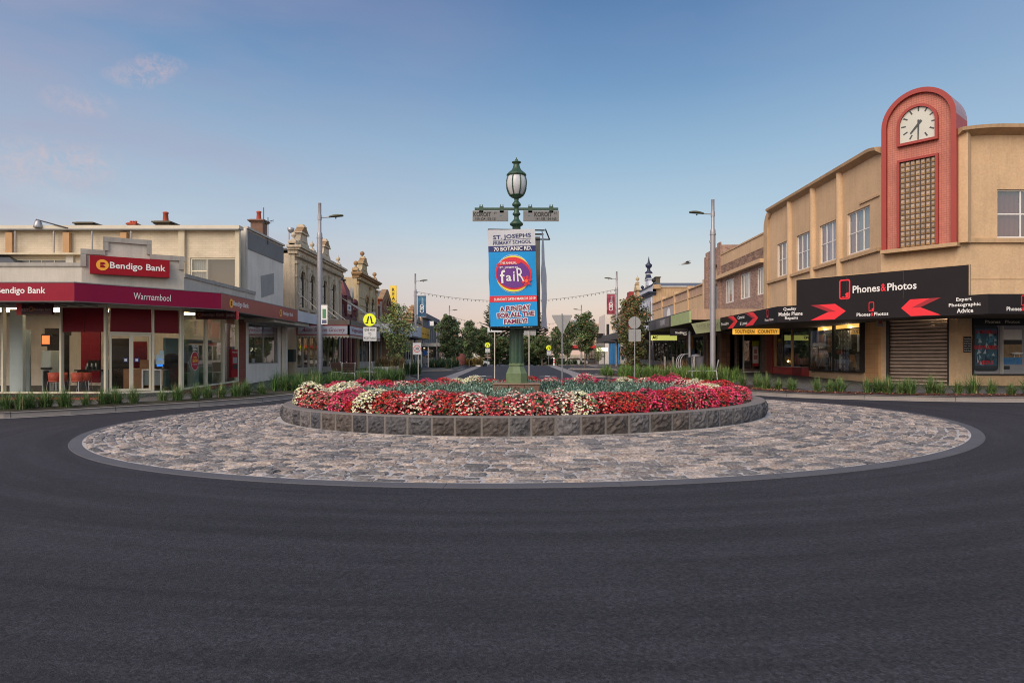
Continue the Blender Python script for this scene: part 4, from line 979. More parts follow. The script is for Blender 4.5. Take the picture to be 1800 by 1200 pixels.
def shopfront(bld, fr, u0, u1, z0, z1, n=3, fm=None, base=.5, bm=None, glass=None, dep=2.2, im=None, lit=None, door=None):
    """glazed shopfront in front of a shallow dressed room"""
    mb = MB(fr); mb.box(u0, u1, -.2, .02, z0, z0+base, bm or M_offw); mb.build('stall_riser', bld)
    mb = MB(fr); 
    for i in range(n+1): u = lerp(u0+.04, u1-.04, i/n); mb.box(u-.04, u+.04, -.12, .0, z0+base, z1-.08, fm or M_alu)
    mb.box(u0, u1, -.12, .0, z1-.08, z1, fm or M_alu); fo = mb.build('window_frame', bld)
    mb = MB(fr); mb.quad((u0, -.06, z0+base), (u1, -.06, z0+base), (u1, -.06, z1-.08), (u0, -.06, z1-.08), glass or M_glassd); mb.build('glass_pane', fo)
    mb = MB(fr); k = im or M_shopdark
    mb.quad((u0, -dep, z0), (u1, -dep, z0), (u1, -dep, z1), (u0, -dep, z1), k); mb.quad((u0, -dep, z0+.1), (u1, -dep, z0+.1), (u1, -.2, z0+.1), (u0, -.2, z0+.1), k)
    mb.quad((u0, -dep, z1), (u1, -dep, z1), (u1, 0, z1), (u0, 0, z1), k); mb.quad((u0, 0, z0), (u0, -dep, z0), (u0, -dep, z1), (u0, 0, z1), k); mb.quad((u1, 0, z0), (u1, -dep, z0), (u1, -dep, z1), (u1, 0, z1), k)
    r = random.Random(int(abs(u0)*13+abs(z1)*7)); cols = [(150,140,120), (96,60,48), (60,78,96), (170,168,160), (120,96,60), (64,84,70), (200,196,186)]
    for i in range(int((u1-u0)*3)):
        a = r.uniform(u0+.1, u1-.4); b = r.uniform(z0+base+.05, z0+base+.9); c = r.choice(cols)
        mb.box(a, a+r.uniform(.15, .45), -dep*r.uniform(.3, .9)-.1, -dep*.25, z0+.12, b+r.uniform(.0, .5), mat('stock_%d_%d_%d' % c, c, .7, .15, 5))
    mb.build('shop_interior', bld)
    if lit:
        mb = MB(fr); mb.box(lerp(u0, u1, .3), lerp(u0, u1, .7), -dep*.6, -dep*.5, z1-.07, z1-.03, mat('warm_lamp', (255,226,180), .5, 0, emit=lit)); mb.build('ceiling_light', bld)
    return fo

# ---- long cream Italianate building with two gables
b1 = thing('victorian_building', 'long cream stucco Victorian building with two tall scrolled gables on its parapet', 'shop building', (-14, 42, 0))
U0, U1 = 37.2, 47.0; zc = LZ(445, U0); ztop = LZ(424, U0)
wins = []
for px in (531, 548, 570, 586): u = LU(px); wins.append((u-.42, u+.42, 4.25, 6.35))
mb = wall(fL, U0, U1, -.3, zc, wins+[(U0+.4, U1-.3, .5, 3.0)], M_ital, depth=14, reveal=.10)
mb.build('wall', b1)
mb = MB()
for a, b, c, d in wins: arch(mb, fL, a, b, d-.42, 0, M_ital2, .14, fill=M_ital, rev=.10); mb.box(a-.2, b+.2, .0, .14, c-.14, c, M_ital2, fL); mb.box((a+b)/2-.09, (a+b)/2+.09, .08, .16, d-.1, d+.28, M_ital2, fL)
for u in [U0+.22, (wins[0][1]+wins[1][0])/2, (wins[1][1]+wins[2][0])/2, (wins[2][1]+wins[3][0])/2, U1-.22]:
    mb.box(u-.16, u+.16, 0, .1, 3.95, zc-.4, M_ital2, fL); mb.box(u-.22, u+.22, 0, .14, zc-.55, zc-.4, M_ital2, fL); mb.box(u-.2, u+.2, 0, .13, 5.85, 5.98, M_ital2, fL)
mb.box(U0, U1, 0, .12, 5.87, 5.96, M_ital2, fL) if 0 else None
for a, b, c, d in wins: mb.box(a-.28, a-.14, 0, .05, c+.1, d-.5, M_ital2, fL); mb.box(b+.14, b+.28, 0, .05, c+.1, d-.5, M_ital2, fL)
mb.box(U0, U1, .0, .16, 3.75, 3.95, M_ital2, fL)
mb.build('moulding', b1)
for a, b, c, d in wins: window(b1, fL, a, b, c, d, 1, 2, M_taupe_, M_wdark, w=-.09)
mb = MB(fL); cornice(mb, fL, U0, U1, zc-.02, .45, .42, M_ital, .28, M_ital2); mb.build('cornice', b1)
mb = MB(fL); mb.box(U0, U1, -.3, 0, zc+.43, ztop-.1, M_ital); mb.box(U0-.05, U1+.05, -.35, .07, ztop-.1, ztop, M_ital2)
for u in (U0+.2, 40.8, U1-.2): mb.box(u-.2, u+.2, -.32, .06, zc+.43, ztop+.08, M_ital)
k = U0+.7
while k < U1-.6: mb.box(k, k+.5, 0, .03, zc+.55, ztop-.2, M_ital2); k += .72
mb.build('parapet', b1)
for u in (38.7, 43.3): mb = MB(); pediment(mb, fL, u, .05, ztop-.02, 1.9, LZ(392, 38.7)-ztop, M_ital, M_lich); mb.build('gable', b1)
mb = MB(); ball(mb, fL, U0+.2, -.12, ztop+.08, .3, M_ital2); urn(mb, fL, 40.8, -.12, ztop+.08, .34, M_ital2); urn(mb, fL, U1-.2, -.12, ztop+.08, .36, M_ital2); mb.build('parapet_urn', b1, split=True)
mb = MB(); mb.slab([(-30, 37.3), (-12.4, 37.3), (-12.4, 46.9), (-30, 46.9)], ztop-.45, ztop-.35, M_roof); mb.build('roof', b1)
mb = MB(); c = PT(508, 405, 37.6); mb.tube([(c.x, c.y, c.z-.9), (c.x, c.y, c.z)], .03, 6, M_steel); mb.lathe([(.02, c.z-.15), (.16, c.z-.05), (.2, c.z+.12), (.05, c.z+.16)], c.x+.1, c.y, 10, M_steel); mb.build('roof_vent', b1)
# shopfront, canopy sign
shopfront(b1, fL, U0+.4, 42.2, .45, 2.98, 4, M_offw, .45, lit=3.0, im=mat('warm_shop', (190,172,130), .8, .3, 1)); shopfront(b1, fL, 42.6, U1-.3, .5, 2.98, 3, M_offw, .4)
mb = MB(); mb.box(-12.3, -11.95, 37.15, 37.5, .4, 3.2, M_ital2); mb.build('corner_pier', b1)
Yc = 37.35; fc = Fr(0, Yc); xa, xb = -11.98, PX(614, Yc); z0, z1 = 2.68, 3.24
M_redtrim = mat('red_sign_trim', (150,22,40), .45, .04, 3); M_signw = mat('pale_sign', (190,192,200), .5, .05, 1.5); M_script = mat('script_lettering', (140,50,80), .5, 0)
s = MB(fc); s.box(xa, xb, -.1, 0, z0, z1, M_redtrim); s.box(xa+.1, xb-.1, 0, .012, z0+.06, z1-.06, M_signw); s = s.build('shop_sign', b1)
mb = MB(fc); mb.text('Asian Station Grocery', (xa+xb)/2, (z0+z1)/2-.02, .02, .3, width=(xb-xa)*.8, m=M_script, bold=.008, shear=.35); mb.build('lettering', s)
fe = Fr(xb, Yc, 0, 1); s = MB(fe); s.box(0, 8.6, -.1, 0, z0, z1, M_redtrim); s.box(.12, 8.5, 0, .012, z0+.06, z1-.06, M_signw); s = s.build('shop_sign', b1)
mb = MB(fe); mb.text('Vegetables', 1.9, (z0+z1)/2, .02, .3, width=3.0, m=M_script, bold=.008, shear=.3); mb.text('Fruits', 5.6, (z0+z1)/2, .02, .3, width=2.0, m=M_script, bold=.008, shear=.3); mb.build('lettering', s)
M_taupe = mat('taupe_fascia', (120,108,98), .8, .1, 2)
mb = MB(fc); mb.box(PX(573, Yc), xb, -.3, -.11, 3.24, 3.52, M_taupe); mb.box(0, 8.6, -.1, 0, 3.245, 3.52, M_taupe, fe); mb.quad((xa, -.3, 3.5), (xb, -.3, 3.5), (xb, -9, 3.5), (xa, -9, 3.5), M_taupe); mb.quad((xa, -.05, z0+.1), (xb, -.05, z0+.1), (xb, -8.6, z0+.1), (xa, -8.6, z0+.1), M_soffit); mb.build('canopy', b1)
mb = MB(fc); M_lace = mat('canopy_lace', (176,166,150), .7, .1, 4)
for k in range(16):
    u = lerp(xa, xb, k/16); d = (xb-xa)/16; mb.prism([(u, z0), (u, z0-.06), (u+d*.25, z0-.14), (u+d*.5, z0-.16), (u+d*.75, z0-.14), (u+d, z0-.06), (u+d, z0)], -.03, 0, M_lace)
for k in range(26): u = k*.33; mb.prism([(u, z0), (u, z0-.06), (u+.08, z0-.14), (u+.25, z0-.14), (u+.33, z0-.06), (u+.33, z0)], -.03, 0, M_lace, fe)
mb.build('lace_valance', b1)
# stays holding the canopy
for px0, py0, px1, py1 in ((521, 513, 578, 560), (545, 521, 596, 561), (560, 527, 608, 562)):
    a = PT(px0, py0, LU(px0)); u = LU(px0)+.4; k = 9.12*1200/(905-px1); mb = MB(); mb.tube([(-11.95, LU(px0), PZ(py0, LU(px0))), (-9.15, k, PZ(py1, k))], .022, 5, M_offw); mb.build('canopy_stay', b1)
# white canopy next door (between bank and grocer)
nb = MB(); fw = Fr(-10.5, 33.02, 0, 1); 
mb = MB(fw); mb.box(0, 4.2, -.08, 0, 3.2, 3.72, M_signw); mb.quad((0, -.05, 3.22), (4.2, -.05, 3.22), (4.2, -1.5, 3.22), (0, -1.5, 3.22), M_soffit); mb.build('canopy', b1)
mb = MB(); c = PT(570, 554, 31.0); w = .16; mb.box(c.x-.14, c.x+.14, 31.0, 31.05, PZ(570, 31), PZ(536, 31), M_let_w); mb.box(c.x-.08, c.x+.08, 30.99, 30.996, PZ(559, 31), PZ(543, 31), mat('green_emblem', (70,128,90), .5, 0)); mb.box(c.x-.1, c.x+.1, 30.99, 30.996, PZ(568, 31), PZ(562, 31), mat('dull_blue', (70,80,110), .5, 0))
pl_sign_small = mb
# ---- narrow maroon building with turret
b2 = thing('turret_shop', 'narrow low shop with maroon pyramid turret between the two cream Victorian buildings', 'shop building', (-13, 49, 0))
V0, V1 = 47.02, 51.75; M_dmar = mat('dark_maroon_trim', (78,28,36), .6, .12, 3); M_pink = mat('dusty_render', (170,140,124), .8, .1, 2)
mb = wall(fL, V0, V1, -.3, 4.6, [(V0+.3, V1-.3, .6, 3.2)], M_dmar, depth=10, reveal=.2); mb.build('wall', b2)
uc = 49.2; hw = 1.0
mb = MB(fL); mb.box(uc-.75, uc+.75, -.9, .05, 4.6, 5.75, M_pink); mb.box(uc-.9, uc+.9, -1, .12, 5.7, 5.85, M_dmar); mb.box(uc-.9, uc-.75, -.9, .12, 4.4, 5.7, M_dmar); mb.box(uc+.75, uc+.9, -.9, .12, 4.4, 5.7, M_dmar); mb.build('turret', b2)
mb = MB(fL); h0, h1 = 5.85, 7.0; mb.raw([(uc-.95, -1.2, h0), (uc+.95, -1.2, h0), (uc+.95, .14, h0), (uc-.95, .14, h0), (uc-.3, -.65, h1), (uc+.3, -.65, h1), (uc+.3, -.35, h1), (uc-.3, -.35, h1)], [(0, 1, 5, 4), (1, 2, 6, 5), (2, 3, 7, 6), (3, 0, 4, 7), (4, 5, 6, 7)], mat('maroon_roof', (104,34,44), .6, .1, 4)); mb.build('turret_roof', b2)
mb = MB(); c = fL((uc, -.5, 0)); mb.lathe([(.32, 7.0), (.34, 7.08), (.14, 7.15), (.2, 7.35), (.08, 7.5), (.05, 7.8), (.01, 8.0)], c.x, c.y, 10, M_black); mb.build('finial', b2)
mb = MB(fL); mb.prism([(uc+.2, 5.8), (uc+.95, 5.8), (uc+.6, 6.6)], .0, .2, M_offw); mb.box(uc-.6, uc+.6, .05, .07, 4.85, 5.25, M_let_w); mb.build('gablet', b2)
mb = MB(fL); mb.text('1883', uc, 5.05, .075, .25, m=M_let_k, bold=.02); mb.build('lettering', b2)
for u in (V0+.3, V1-.3):
    mb = MB(); ball(mb, fL, u, -.1, 5.0, .6, M_dmar); mb.box(u-.2, u+.2, -.3, .1, 4.6, 5.0, M_dmar, fL); mb.build('finial', b2)
mb = MB(fL)
for k in range(7): u = lerp(V0+.35, V1-.35, k/6); mb.box(u-.12, u+.12, -.1, .03, .5, 3.2, mat('tiled_column', (150,104,92), .5, .15, 8) if k % 2 == 0 else M_dmar)
mb.box(V0+.2, V1-.2, -.3, 0, .3, .75, M_pink); mb.build('column', b2, split=True)
mb = MB(fL); mb.quad((V0+.3, -.3, .6), (V1-.3, -.3, .6), (V1-.3, -.3, 3.2), (V0+.3, -.3, 3.2), M_dmar); mb.build('door_recess', b2)
for k in range(5): mb = MB(); mb.tube([(-11.95, 46.8+k*.9, 5.6-.05*k), (-9.3, 50.3+k*.9, 3.5)], .025, 5, M_offw); mb.build('canopy_stay', b2)
# ---- second cream Italianate
b3 = thing('corner_victorian', 'tall narrow yellow cream Victorian building with a single scrolled gable', 'shop building', (-14, 55, 0))
U0, U1 = 51.8, 59.2; zc = LZ(487, U0); ztop = LZ(474, U0); M_yc = mat('yellow_stucco', (184,166,132), .85, .13, 1.4, .3, 18, stain=.3); M_yc2 = mat('ochre_trim', (150,120,82), .8, .15, 2)
wins = [(LU(645)-.5, LU(645)+.5, 3.9, 6.4), (LU(654)-.5, LU(654)+.5, 3.9, 6.4)]
mb = wall(fL, U0, U1, -.3, zc, wins+[(U0+.5, U1-.4, .7, 3.2)], M_yc, depth=16, reveal=.10); mb.build('wall', b3)
mb = MB()
for a, b, c, d in wins: arch(mb, fL, a, b, d-.5, 0, M_yc2, .15, fill=M_yc, rev=.10); mb.box(a-.15, b+.15, 0, .12, c-.12, c, M_yc2, fL)
for u in (U0+.25, (wins[0][1]+wins[1][0])/2, U1-.25): mb.box(u-.2, u+.2, 0, .12, .6, zc-.3, M_yc, fL); mb.box(u-.27, u+.27, 0, .18, zc-.5, zc-.3, M_yc2, fL)
k = U0+.1
for z in (4.3, 4.9, 5.5, 6.1): mb.box(U0, U1, 0, .03, z, z+.05, M_yc2, fL)
mb.build('moulding', b3)
for a, b, c, d in wins: window(b3, fL, a, b, c, d, 1, 2, M_taupe_, M_wdark, w=-.09)
mb = MB(); cornice(mb, fL, U0, U1, zc-.02, .4, .45, M_yc2, .35, M_yc); mb.build('cornice', b3)
mb = MB(fL); mb.box(U0, U1, -.3, 0, zc+.38, ztop-.08, M_yc); mb.box(U0-.05, U1+.05, -.35, .07, ztop-.08, ztop+.04, M_yc2)
for u in (U0+.25, U1-.25): mb.box(u-.25, u+.25, -.35, .08, zc+.38, ztop+.15, M_yc)
mb.build('parapet', b3)
mb = MB(); pediment(mb, fL, LU(640), .05, ztop, 2.6, LZ(449, LU(640))-ztop, M_yc, M_yc2); ball(mb, fL, LU(640), -.15, LZ(454, LU(640)), .38, M_lich); mb.build('gable', b3)
mb = MB(); ball(mb, fL, U0+.25, -.12, ztop+.15, .38, M_yc2); ball(mb, fL, U1-.25, -.12, ztop+.15, .38, M_yc2); mb.build('parapet_ball', b3, split=True)
mb = MB(fL); mb.quad((U0+.1, -.5, ztop-.6), (U1-.1, -.5, ztop-.6), (U1-.1, -16, ztop+.2), (U0+.1, -16, ztop+.2), M_roof); mb.build('roof', b3)
shopfront(b3, fL, U0+.5, U1-.4, .65, 3.2, 4, M_offw, .5)
mb = MB(fL); mb.box(55.9, 56.3, .1, .5, 3.9, 5.2, M_let_w); mb.build('hanging_sign', b3)
# ---- brick gabled building, real estate sign
b4 = thing('gabled_brick_shop', 'red brick shop with a pointed cream edged gable behind the yellow vertical sign', 'shop building', (-14, 64, 0))
U0, U1 = 59.3, 70; M_rb2 = brickmat('dark_red_brick', (128,66,52), (104,52,44), (120,98,86))
mb = wall(fL, U0, U1, -.3, 6.0, [(61, 63, 4.2, 5.6), (65, 67, 4.2, 5.6), (U0+.4, U1-.4, .7, 3.2)], M_rb2, depth=12, reveal=.15); mb.build('wall', b4)
mb = MB(fL); ug = LU(679); zp = LZ(509, ug); mb.prism([(ug-3.6, 6.0), (ug+3.6, 6.0), (ug, zp-.3)], -.3, 0, M_rb2)
mb.prism([(ug-3.9, 5.95), (ug-3.3, 5.95), (ug, zp-.55), (ug+3.3, 5.95), (ug+3.9, 5.95), (ug+.35, zp), (ug-.35, zp)], -.35, .12, M_lich); mb.prism([(ug-1.6, 5.9), (ug-1.3, 5.9), (ug, 7.0), (ug+1.3, 5.9), (ug+1.6, 5.9), (ug, 7.4)], 0, .1, M_lich); mb.build('gable', b4)
mb = MB(fL); mb.quad((ug-3.8, -.3, 5.9), (ug, -.3, zp-.1), (ug, -12, zp-.1), (ug-3.8, -12, 5.9), M_roof); mb.quad((ug+3.8, -.3, 5.9), (ug, -.3, zp-.1), (ug, -12, zp-.1), (ug+3.8, -12, 5.9), M_roof); mb.build('roof', b4)
for a, b in ((61, 63), (65, 67)): window(b4, fL, a, b, 4.2, 5.6, 2, 2, M_offw, M_wdark, w=-.12)
chimney(662, 672, 546, 525, 60.3, col=mat('orange_brick', (170,78,48), .85, .15, 5), parent=b4)
shopfront(b4, fL, U0+.4, U1-.4, .7, 3.2, 5, M_offw, .5)
mb = MB(); mb.box(-12, -9.2, 59.0, 70, 3.3, 3.42, M_soffit); mb.box(-9.22, -9.14, 50.2, 60.5, 3.3, 3.95, M_signw); mb.box(-12, -9.14, 50.12, 50.2, 3.3, 3.95, M_signw); mb.box(-12, -9.2, 50.2, 59, 3.3, 3.42, M_soffit); mb.build('canopy', b4)
mb = MB(); xq, yq = PX(668, 58), 58; mb.tube([(xq, yq, .6), (xq, yq, 3.4)], .06, 8, M_offw); xq = PX(669, 57.5); mb.box(xq-.06, xq+.06, 57.5, 57.6, .6, 6.2, M_steel); mb.build('canopy_post', b4)
vs_ = MB(); Yv = 66; fv = Fr(0, Yv); xa, xb = PX(686, Yv), PX(697, Yv); M_ylw = mat('yellow_sign', (226,192,44), .5, .05, 2); vs_.box(xa, xb, -.15, 0, 5.2, PZ(502, Yv), M_ylw, fv); vs_ = vs_.build('vertical_sign', b4)
mb = MB(fv); zt = PZ(505, Yv)
for i, ch in enumerate('REAL'): mb.text(ch, (xa+xb)/2, zt-.22-.42*i, .01, .32, m=M_let_k, bold=.03)
for i, ch in enumerate('EST'): mb.text(ch, (xa+xb)/2, zt-2.15-.42*i, .01, .32, m=M_let_k, bold=.03)
mb.build('lettering', vs_)
# ---- white canopied row with yellow end
b5 = thing('canopied_shop', 'shop row with a deep white canopy fascia turning yellow at the far end', 'shop building', (-13, 73, 0))
mb = wall(fL, 70.02, 79.5, -.3, 5.4, [(70.6, 79, .7, 3.3)], M_rb2, depth=12, reveal=.15); mb.build('wall', b5); shopfront(b5, fL, 70.6, 79, .7, 3.3, 5, M_offw, .6, M_redb if 0 else None)
mb = MB(); mb.box(-9.3, -9.2, 61, 67.2, 3.45, 4.5, M_signw); mb.build('canopy_fascia', b5)
mb = MB(); mb.box(-9.3, -9.2, 67.21, 74, 3.45, 4.55, mat('yellow_fascia', (222,170,62), .6, .06, 2)); mb.box(-12, -9.3, 61, 74, 3.45, 3.55, M_soffit); mb.build('canopy_fascia', b5)
mb = MB(); fz = Fr(-9.2, 61, 0, 1)
for k in range(3): mb.text('SALE', 7.2+k*2.0, 4.0, .01, .5, m=mat('brown_lettering', (120,84,40), .5, 0), fr=fz, bold=.02) if 0 else mb.box(6.8+k*2, 8.0+k*2, .005, .01, 3.85, 3.95, mat('brown_lettering', (120,84,40), .5, 0), fz)
mb.build('fascia_stripe', b5)
mb = MB(); mb.box(-12.3, -10.9, 60.2, 60.6, .5, 3.3, M_pink); mb.build('brick_pier', b5)
# ---- sandstone tower building
b6 = thing('sandstone_building', 'orange sandstone building with a stepped ornamental tower top', 'shop building', (-14, 82, 0))
M_sand = mat('orange_sandstone', (170,138,104), .85, .18, 2)
mb = wall(fL, 79.6, 88, -.3, 5.8, [(80.5, 87.5, .8, 3.3)], M_sand, depth=12); mb.build('wall', b6)
u = LU(726); mb = MB(fL); z = 5.8; zt = LZ(536, u)
for k, (w_, f) in enumerate(((2.4, .25), (1.7, .5), (1.15, .78), (.6, .92), (.25, 1))): z1 = 5.8+(zt-5.8)*f; mb.box(u-w_/2, u+w_/2, -w_*.5, .1, z, z1, M_sand); mb.box(u-w_/2-.12, u+w_/2+.12, -w_*.5-.1, .18, z1-.12, z1, M_sand); z = z1
for q in (80.2, 87.4): mb.box(q-.4, q+.4, -.5, .1, 5.8, 6.6, M_sand)
mb.build('tower_top', b6)
mb = MB(fL); mb.prism([(83, 5.7), (88, 5.7), (85.5, 6.9)], -10, 0, mat('dull_roof', (110,104,98), .8, .1, 2)); mb.build('roof', b6)
shopfront(b6, fL, 80.5, 87.5, .8, 3.3, 4, M_offw, .5)
# ---- grey modern block with blue and white sign
b7 = thing('grey_block', 'dark grey modern block with vertical windows and a blue and white sign on its corner', 'shop building', (-14, 96, 0))
M_dg = mat('dark_grey_cladding', (84,86,92), .7, .08, 2)
U0, U1 = 89, 104.5; ops = [(U0+1+k*2.1, U0+1.9+k*2.1, 3.6, 5.6) for k in range(6)]
mb = wall(fL, U0, U1, -.4, 6.7, ops+[(U0+.5, U1-.5, .8, 3.0)], M_dg, depth=14); mb.box(U0-.2, U1+.1, -.2, .5, 6.7, 7.3, M_dg, fL); mb.build('wall', b7)
for o in ops: window(b7, fL, *o, 1, 1, M_alu, mat('bright_pane', (150,156,166), .1, 0, spec=.8), w=-.1)
shopfront(b7, fL, U0+.5, U1-.5, .8, 3.0, 5, M_offw, .7, lit=3)
s = MB(); Y = 88.9; s.box(PX(754, Y), PX(756, Y), Y-.15, Y, PZ(573, Y), PZ(563.5, Y), mat('blue_sign', (40,90,190), .5, 0)); s.box(PX(756, Y), PX(762.5, Y), Y-.15, Y, PZ(572.5, Y), PZ(564.5, Y), M_let_w); s.build('sign_box', b7)
mb = MB(); mb.box(-12, -9.4, 88, 104, 2.95, 3.4, M_offw); mb.build('canopy', b7)
mb = MB(); Y = 104.7; mb.box(PX(767, Y), PX(771.5, Y), Y, Y+.7, -.2, PZ(564, Y), M_offw); mb.build('pillar', b7)
b8 = thing('yellow_shop', 'pale yellow two storey shop mostly hidden behind the street trees on the left', 'shop building', (-14, 112, 0))
mb = wall(fL, 105.6, 122, -.6, 7.4, [(107+k*3, 108.6+k*3, 4.2, 6) for k in range(5)]+[(106.5, 121, .6, 3)], mat('pale_yellow', (200,180,140), .8, .1, 2), depth=12); mb.build('wall', b8)
for k in range(5): window(b8, fL, 107+k*3, 108.6+k*3, 4.2, 6, 2, 2, M_offw, M_wdark, w=-.1)
shopfront(b8, fL, 106.5, 121, .6, 3, 6, M_offw, .5)
mb = MB(); mb.box(-12, -9.4, 106, 121.5, 3.0, 3.5, M_offw); mb.build('canopy', b8)

# ================================================================ the clock tower corner building
ck = thing('clock_building', 'two storey yellow cream art deco corner building with rounded parapets and a red clock tower', 'corner building', (17, 32, 0))
M_dec = mat('deco_cream', (194,164,129), .82, .1, .7, .35, 14, fine=.07, stain=.10)
M_dec2 = mat('deco_trim', (182,152,117), .8, .12, 1.2, stain=.2)
YD = 25.6; fR = Fr(16.6, YD)                         # faces the cross street, u = x-16.6
T1 = (16.6, YD); T0 = (14.8, 27.6); fT = Fr(*T0, T1[0]-T0[0], T1[1]-T0[1]); LT = math.dist(T0, T1)
fW = Fr(14.8, 40.25, 0, -1); LW = 40.25-27.6          # faces the main street, u = 40.25-y
WUu = lambda px: 40.25-14.8*1200/(px-905)
def WZ(py, u): return PZ(py, 40.25-u)
ZTOP = PZ(226, YD)
RUu = lambda px: PX(px, YD)-16.6
# right wing
w0, w1 = RUu(1753), RUu(1840); wz0, wz1 = PZ(418, YD), PZ(333, YD)
ba = 8.2
dw0, dw1, dz0, dz1 = RUu(1711), RUu(1835), PZ(657, YD), PZ(558, YD)
mb = wall(fR, 0, 16, -.2, ZTOP-.16, [(w0, w1, wz0, wz1), (w0+3.4, w1+3.4, wz0, wz1), (w0+6.8, w1+6.8, wz0, wz1), (dw0, dw1, dz0, dz1)], M_dec, depth=8, reveal=.16, closed=False)
mb.build('wall', ck)
mb = MB(fR); mb.box(.0, 16, 0, .10, PZ(427, YD), PZ(419, YD), M_dec2); mb.box(RUu(1695), 16, 0, .015, PZ(490, YD)-.015, PZ(490, YD)+.015, M_dec2); mb.build('string_course', ck)
for k in range(3):
    o = window(ck, fR, w0+3.4*k, w1+3.4*k, wz0, wz1, 2, 2, M_white, M_glassd, w=-.13, fw=.06, bw=.05)
    mb = MB(fR); n = 20; M_plum = mat('plum_curtain', (112,54,66), .8, .12, 6)
    for i in range(n): a = lerp(w0, w1, i/n)+3.4*k; b = lerp(w0, w1, (i+1)/n)+3.4*k; mb.quad((a, -.2-.03*(i % 2), wz0), (b, -.2-.03*((i+1) % 2), wz0), (b, -.2-.03*((i+1) % 2), wz1), (a, -.2-.03*(i % 2), wz1), M_plum)
    mb.build('curtain', o)
# rounded parapet lip: a flat roof slab whose end curves down
def lip(fr, u0, u1, z, h, d, drop, cl, m, at0=True, at1=False):
    pts = []; n = 10
    mb = MB(fr)
    def zz(u):
        if at0 and u < u0+cl: t = (u0+cl-u)/cl; return z-drop*t*t
        if at1 and u > u1-cl: t = (u-u1+cl)/cl; return z-drop*t*t
        return z
    us = sorted({u0, u1, *[u0+cl*i/n for i in range(n+1)], *[u1-cl*i/n for i in range(n+1)]}); us = [u for u in us if u0 <= u <= u1]
    for a, b in zip(us, us[1:]):
        za, zb = zz(a), zz(b)
        mb.raw([(a, d, za-h*.5), (b, d, zb-h*.5), (b, d+.03, zb-h*.1), (a, d+.03, za-h*.1), (a, d-.12, za), (b, d-.12, zb), (a, -8, za+.0), (b, -8, zb), (a, 0, za-h), (b, 0, zb-h)],
               [(8, 9, 1, 0), (0, 1, 2, 3), (3, 2, 5, 4), (4, 5, 7, 6)], m)
    for u in (us[0], us[-1]): z_ = zz(u); mb.raw([(u, d, z_-h*.5), (u, d+.03, z_-h*.1), (u, d-.12, z_), (u, -1.2, z_), (u, -1.2, z_-h), (u, 0, z_-h)], [tuple(range(6))], m)
    return mb
mb = lip(fR, -.1, 16, PZ(217, YD-.4), .3, .45, .12, 1.6, M_dec2); mb.build('parapet_lip', ck)
# main-street wing
wins = []
for px0, px1 in ((1366, 1386.5), (1400, 1424.5), (1440.5, 1471), (1489, 1529)):
    wins.append((WUu(px0), WUu(px1), 6.05, 7.95))
def refz(px, py): return PZ(py, 14.8*1200/(px-905))
zb_ = refz(1489, 449.5); ztp = refz(1489, 377); wins = [(a, b, zb_, ztp) for a, b, _, _ in wins]
zl_ = refz(1540, 440)
shop = [(WUu(1361), WUu(1425), .95, 3.1)]
ztw = refz(1549, 262)
mb = wall(fW, 0, LW, -.2, ztw, wins+shop, M_dec, depth=12, reveal=.16, closed=False)
mb.quad((0, 0, -.2), (0, 0, ztw), (0, -12, ztw), (0, -12, -.2), M_dec, fW); mb.build('wall', ck)
mb = MB(fW)
for px in (1390, 1431, 1478): u = WUu(px); r = .19+.0; pm_ = MB(); pm_.lathe([(r, 4.0), (r, ztw-.05)], *fW((u, .02, 0))[:2], 10, M_dec, ID); pm_.build('pilaster', ck)
u = WUu(1352); mb.box(-.02, .12, 0, .10, 3.6, ztw-.8, M_dec)
mb.build('pilaster', ck)
# rounded end fin: the parapet curves down into a vertical blade at the far end
mb = MB(fW); P = []
for i in range(9): a = R(90+90*i/8); P.append((.9+.95*math.cos(a), ztw-.85+1.0*math.sin(a)))
P = [(.9, ztw+.15)]+P[1:]+[(-.05, 4.1), (.12, 3.75), (.6, 3.75), (.6, 3.9), (.12, 4.1), (.1, ztw-.85), (.9, ztw-.02)]
mb.prism(P[:9]+[(-.05, 3.9), (.5, 3.9), (.5, ztw-.85), (.6, ztw-.4), (.9, ztw-.15)], 0, .12, M_dec2); mb.build('end_fin', ck)
mb = lip(fW, .85, LW+.15, ztw+.17, .3, .32, .12, .8, M_dec2, False, True); mb.build('parapet_lip', ck)
mb = MB(fW); mb.box(.2, LW, 0, .13, zl_-.08, zl_+.06, M_dec2); mb.box(WUu(1512), LW-.06, 0, .06, ztp+.18, ztp+.26, M_dec2); mb.build('string_course', ck)
M_c2 = mat('pink_curtain', (124,84,70), .8, .15, 4); M_c3 = mat('lilac_blind', (136,122,132), .8, .08, 3); M_c4 = mat('green_blind', (104,112,104), .8, .08, 3)
for i, wn_ in enumerate(wins):
    o = window(ck, fW, *wn_, 3, 2, M_white, M_glass, w=-.12, fw=.06, bw=.04); a, b, c, d = wn_
    mb = MB(fW); um = lerp(a, b, .36); mb.quad((a, -.2, c), (um, -.2, c), (um, -.2, d), (a, -.2, d), M_c2); mb.quad((um, -.22, c), (b, -.22, c), (b, -.22, d), (um, -.22, d), (M_c4, M_c4, M_c3, M_c4)[i]); mb.build('curtain', o)
# recessed band grooves under the sills
mb = MB(fW); 
for px in (1395, 1440, 1505): u = WUu(px); mb.box(u-.1, u-.08, 0, .012, 4, zl_-.1, M_dec2)
mb.build('panel_joint', ck)
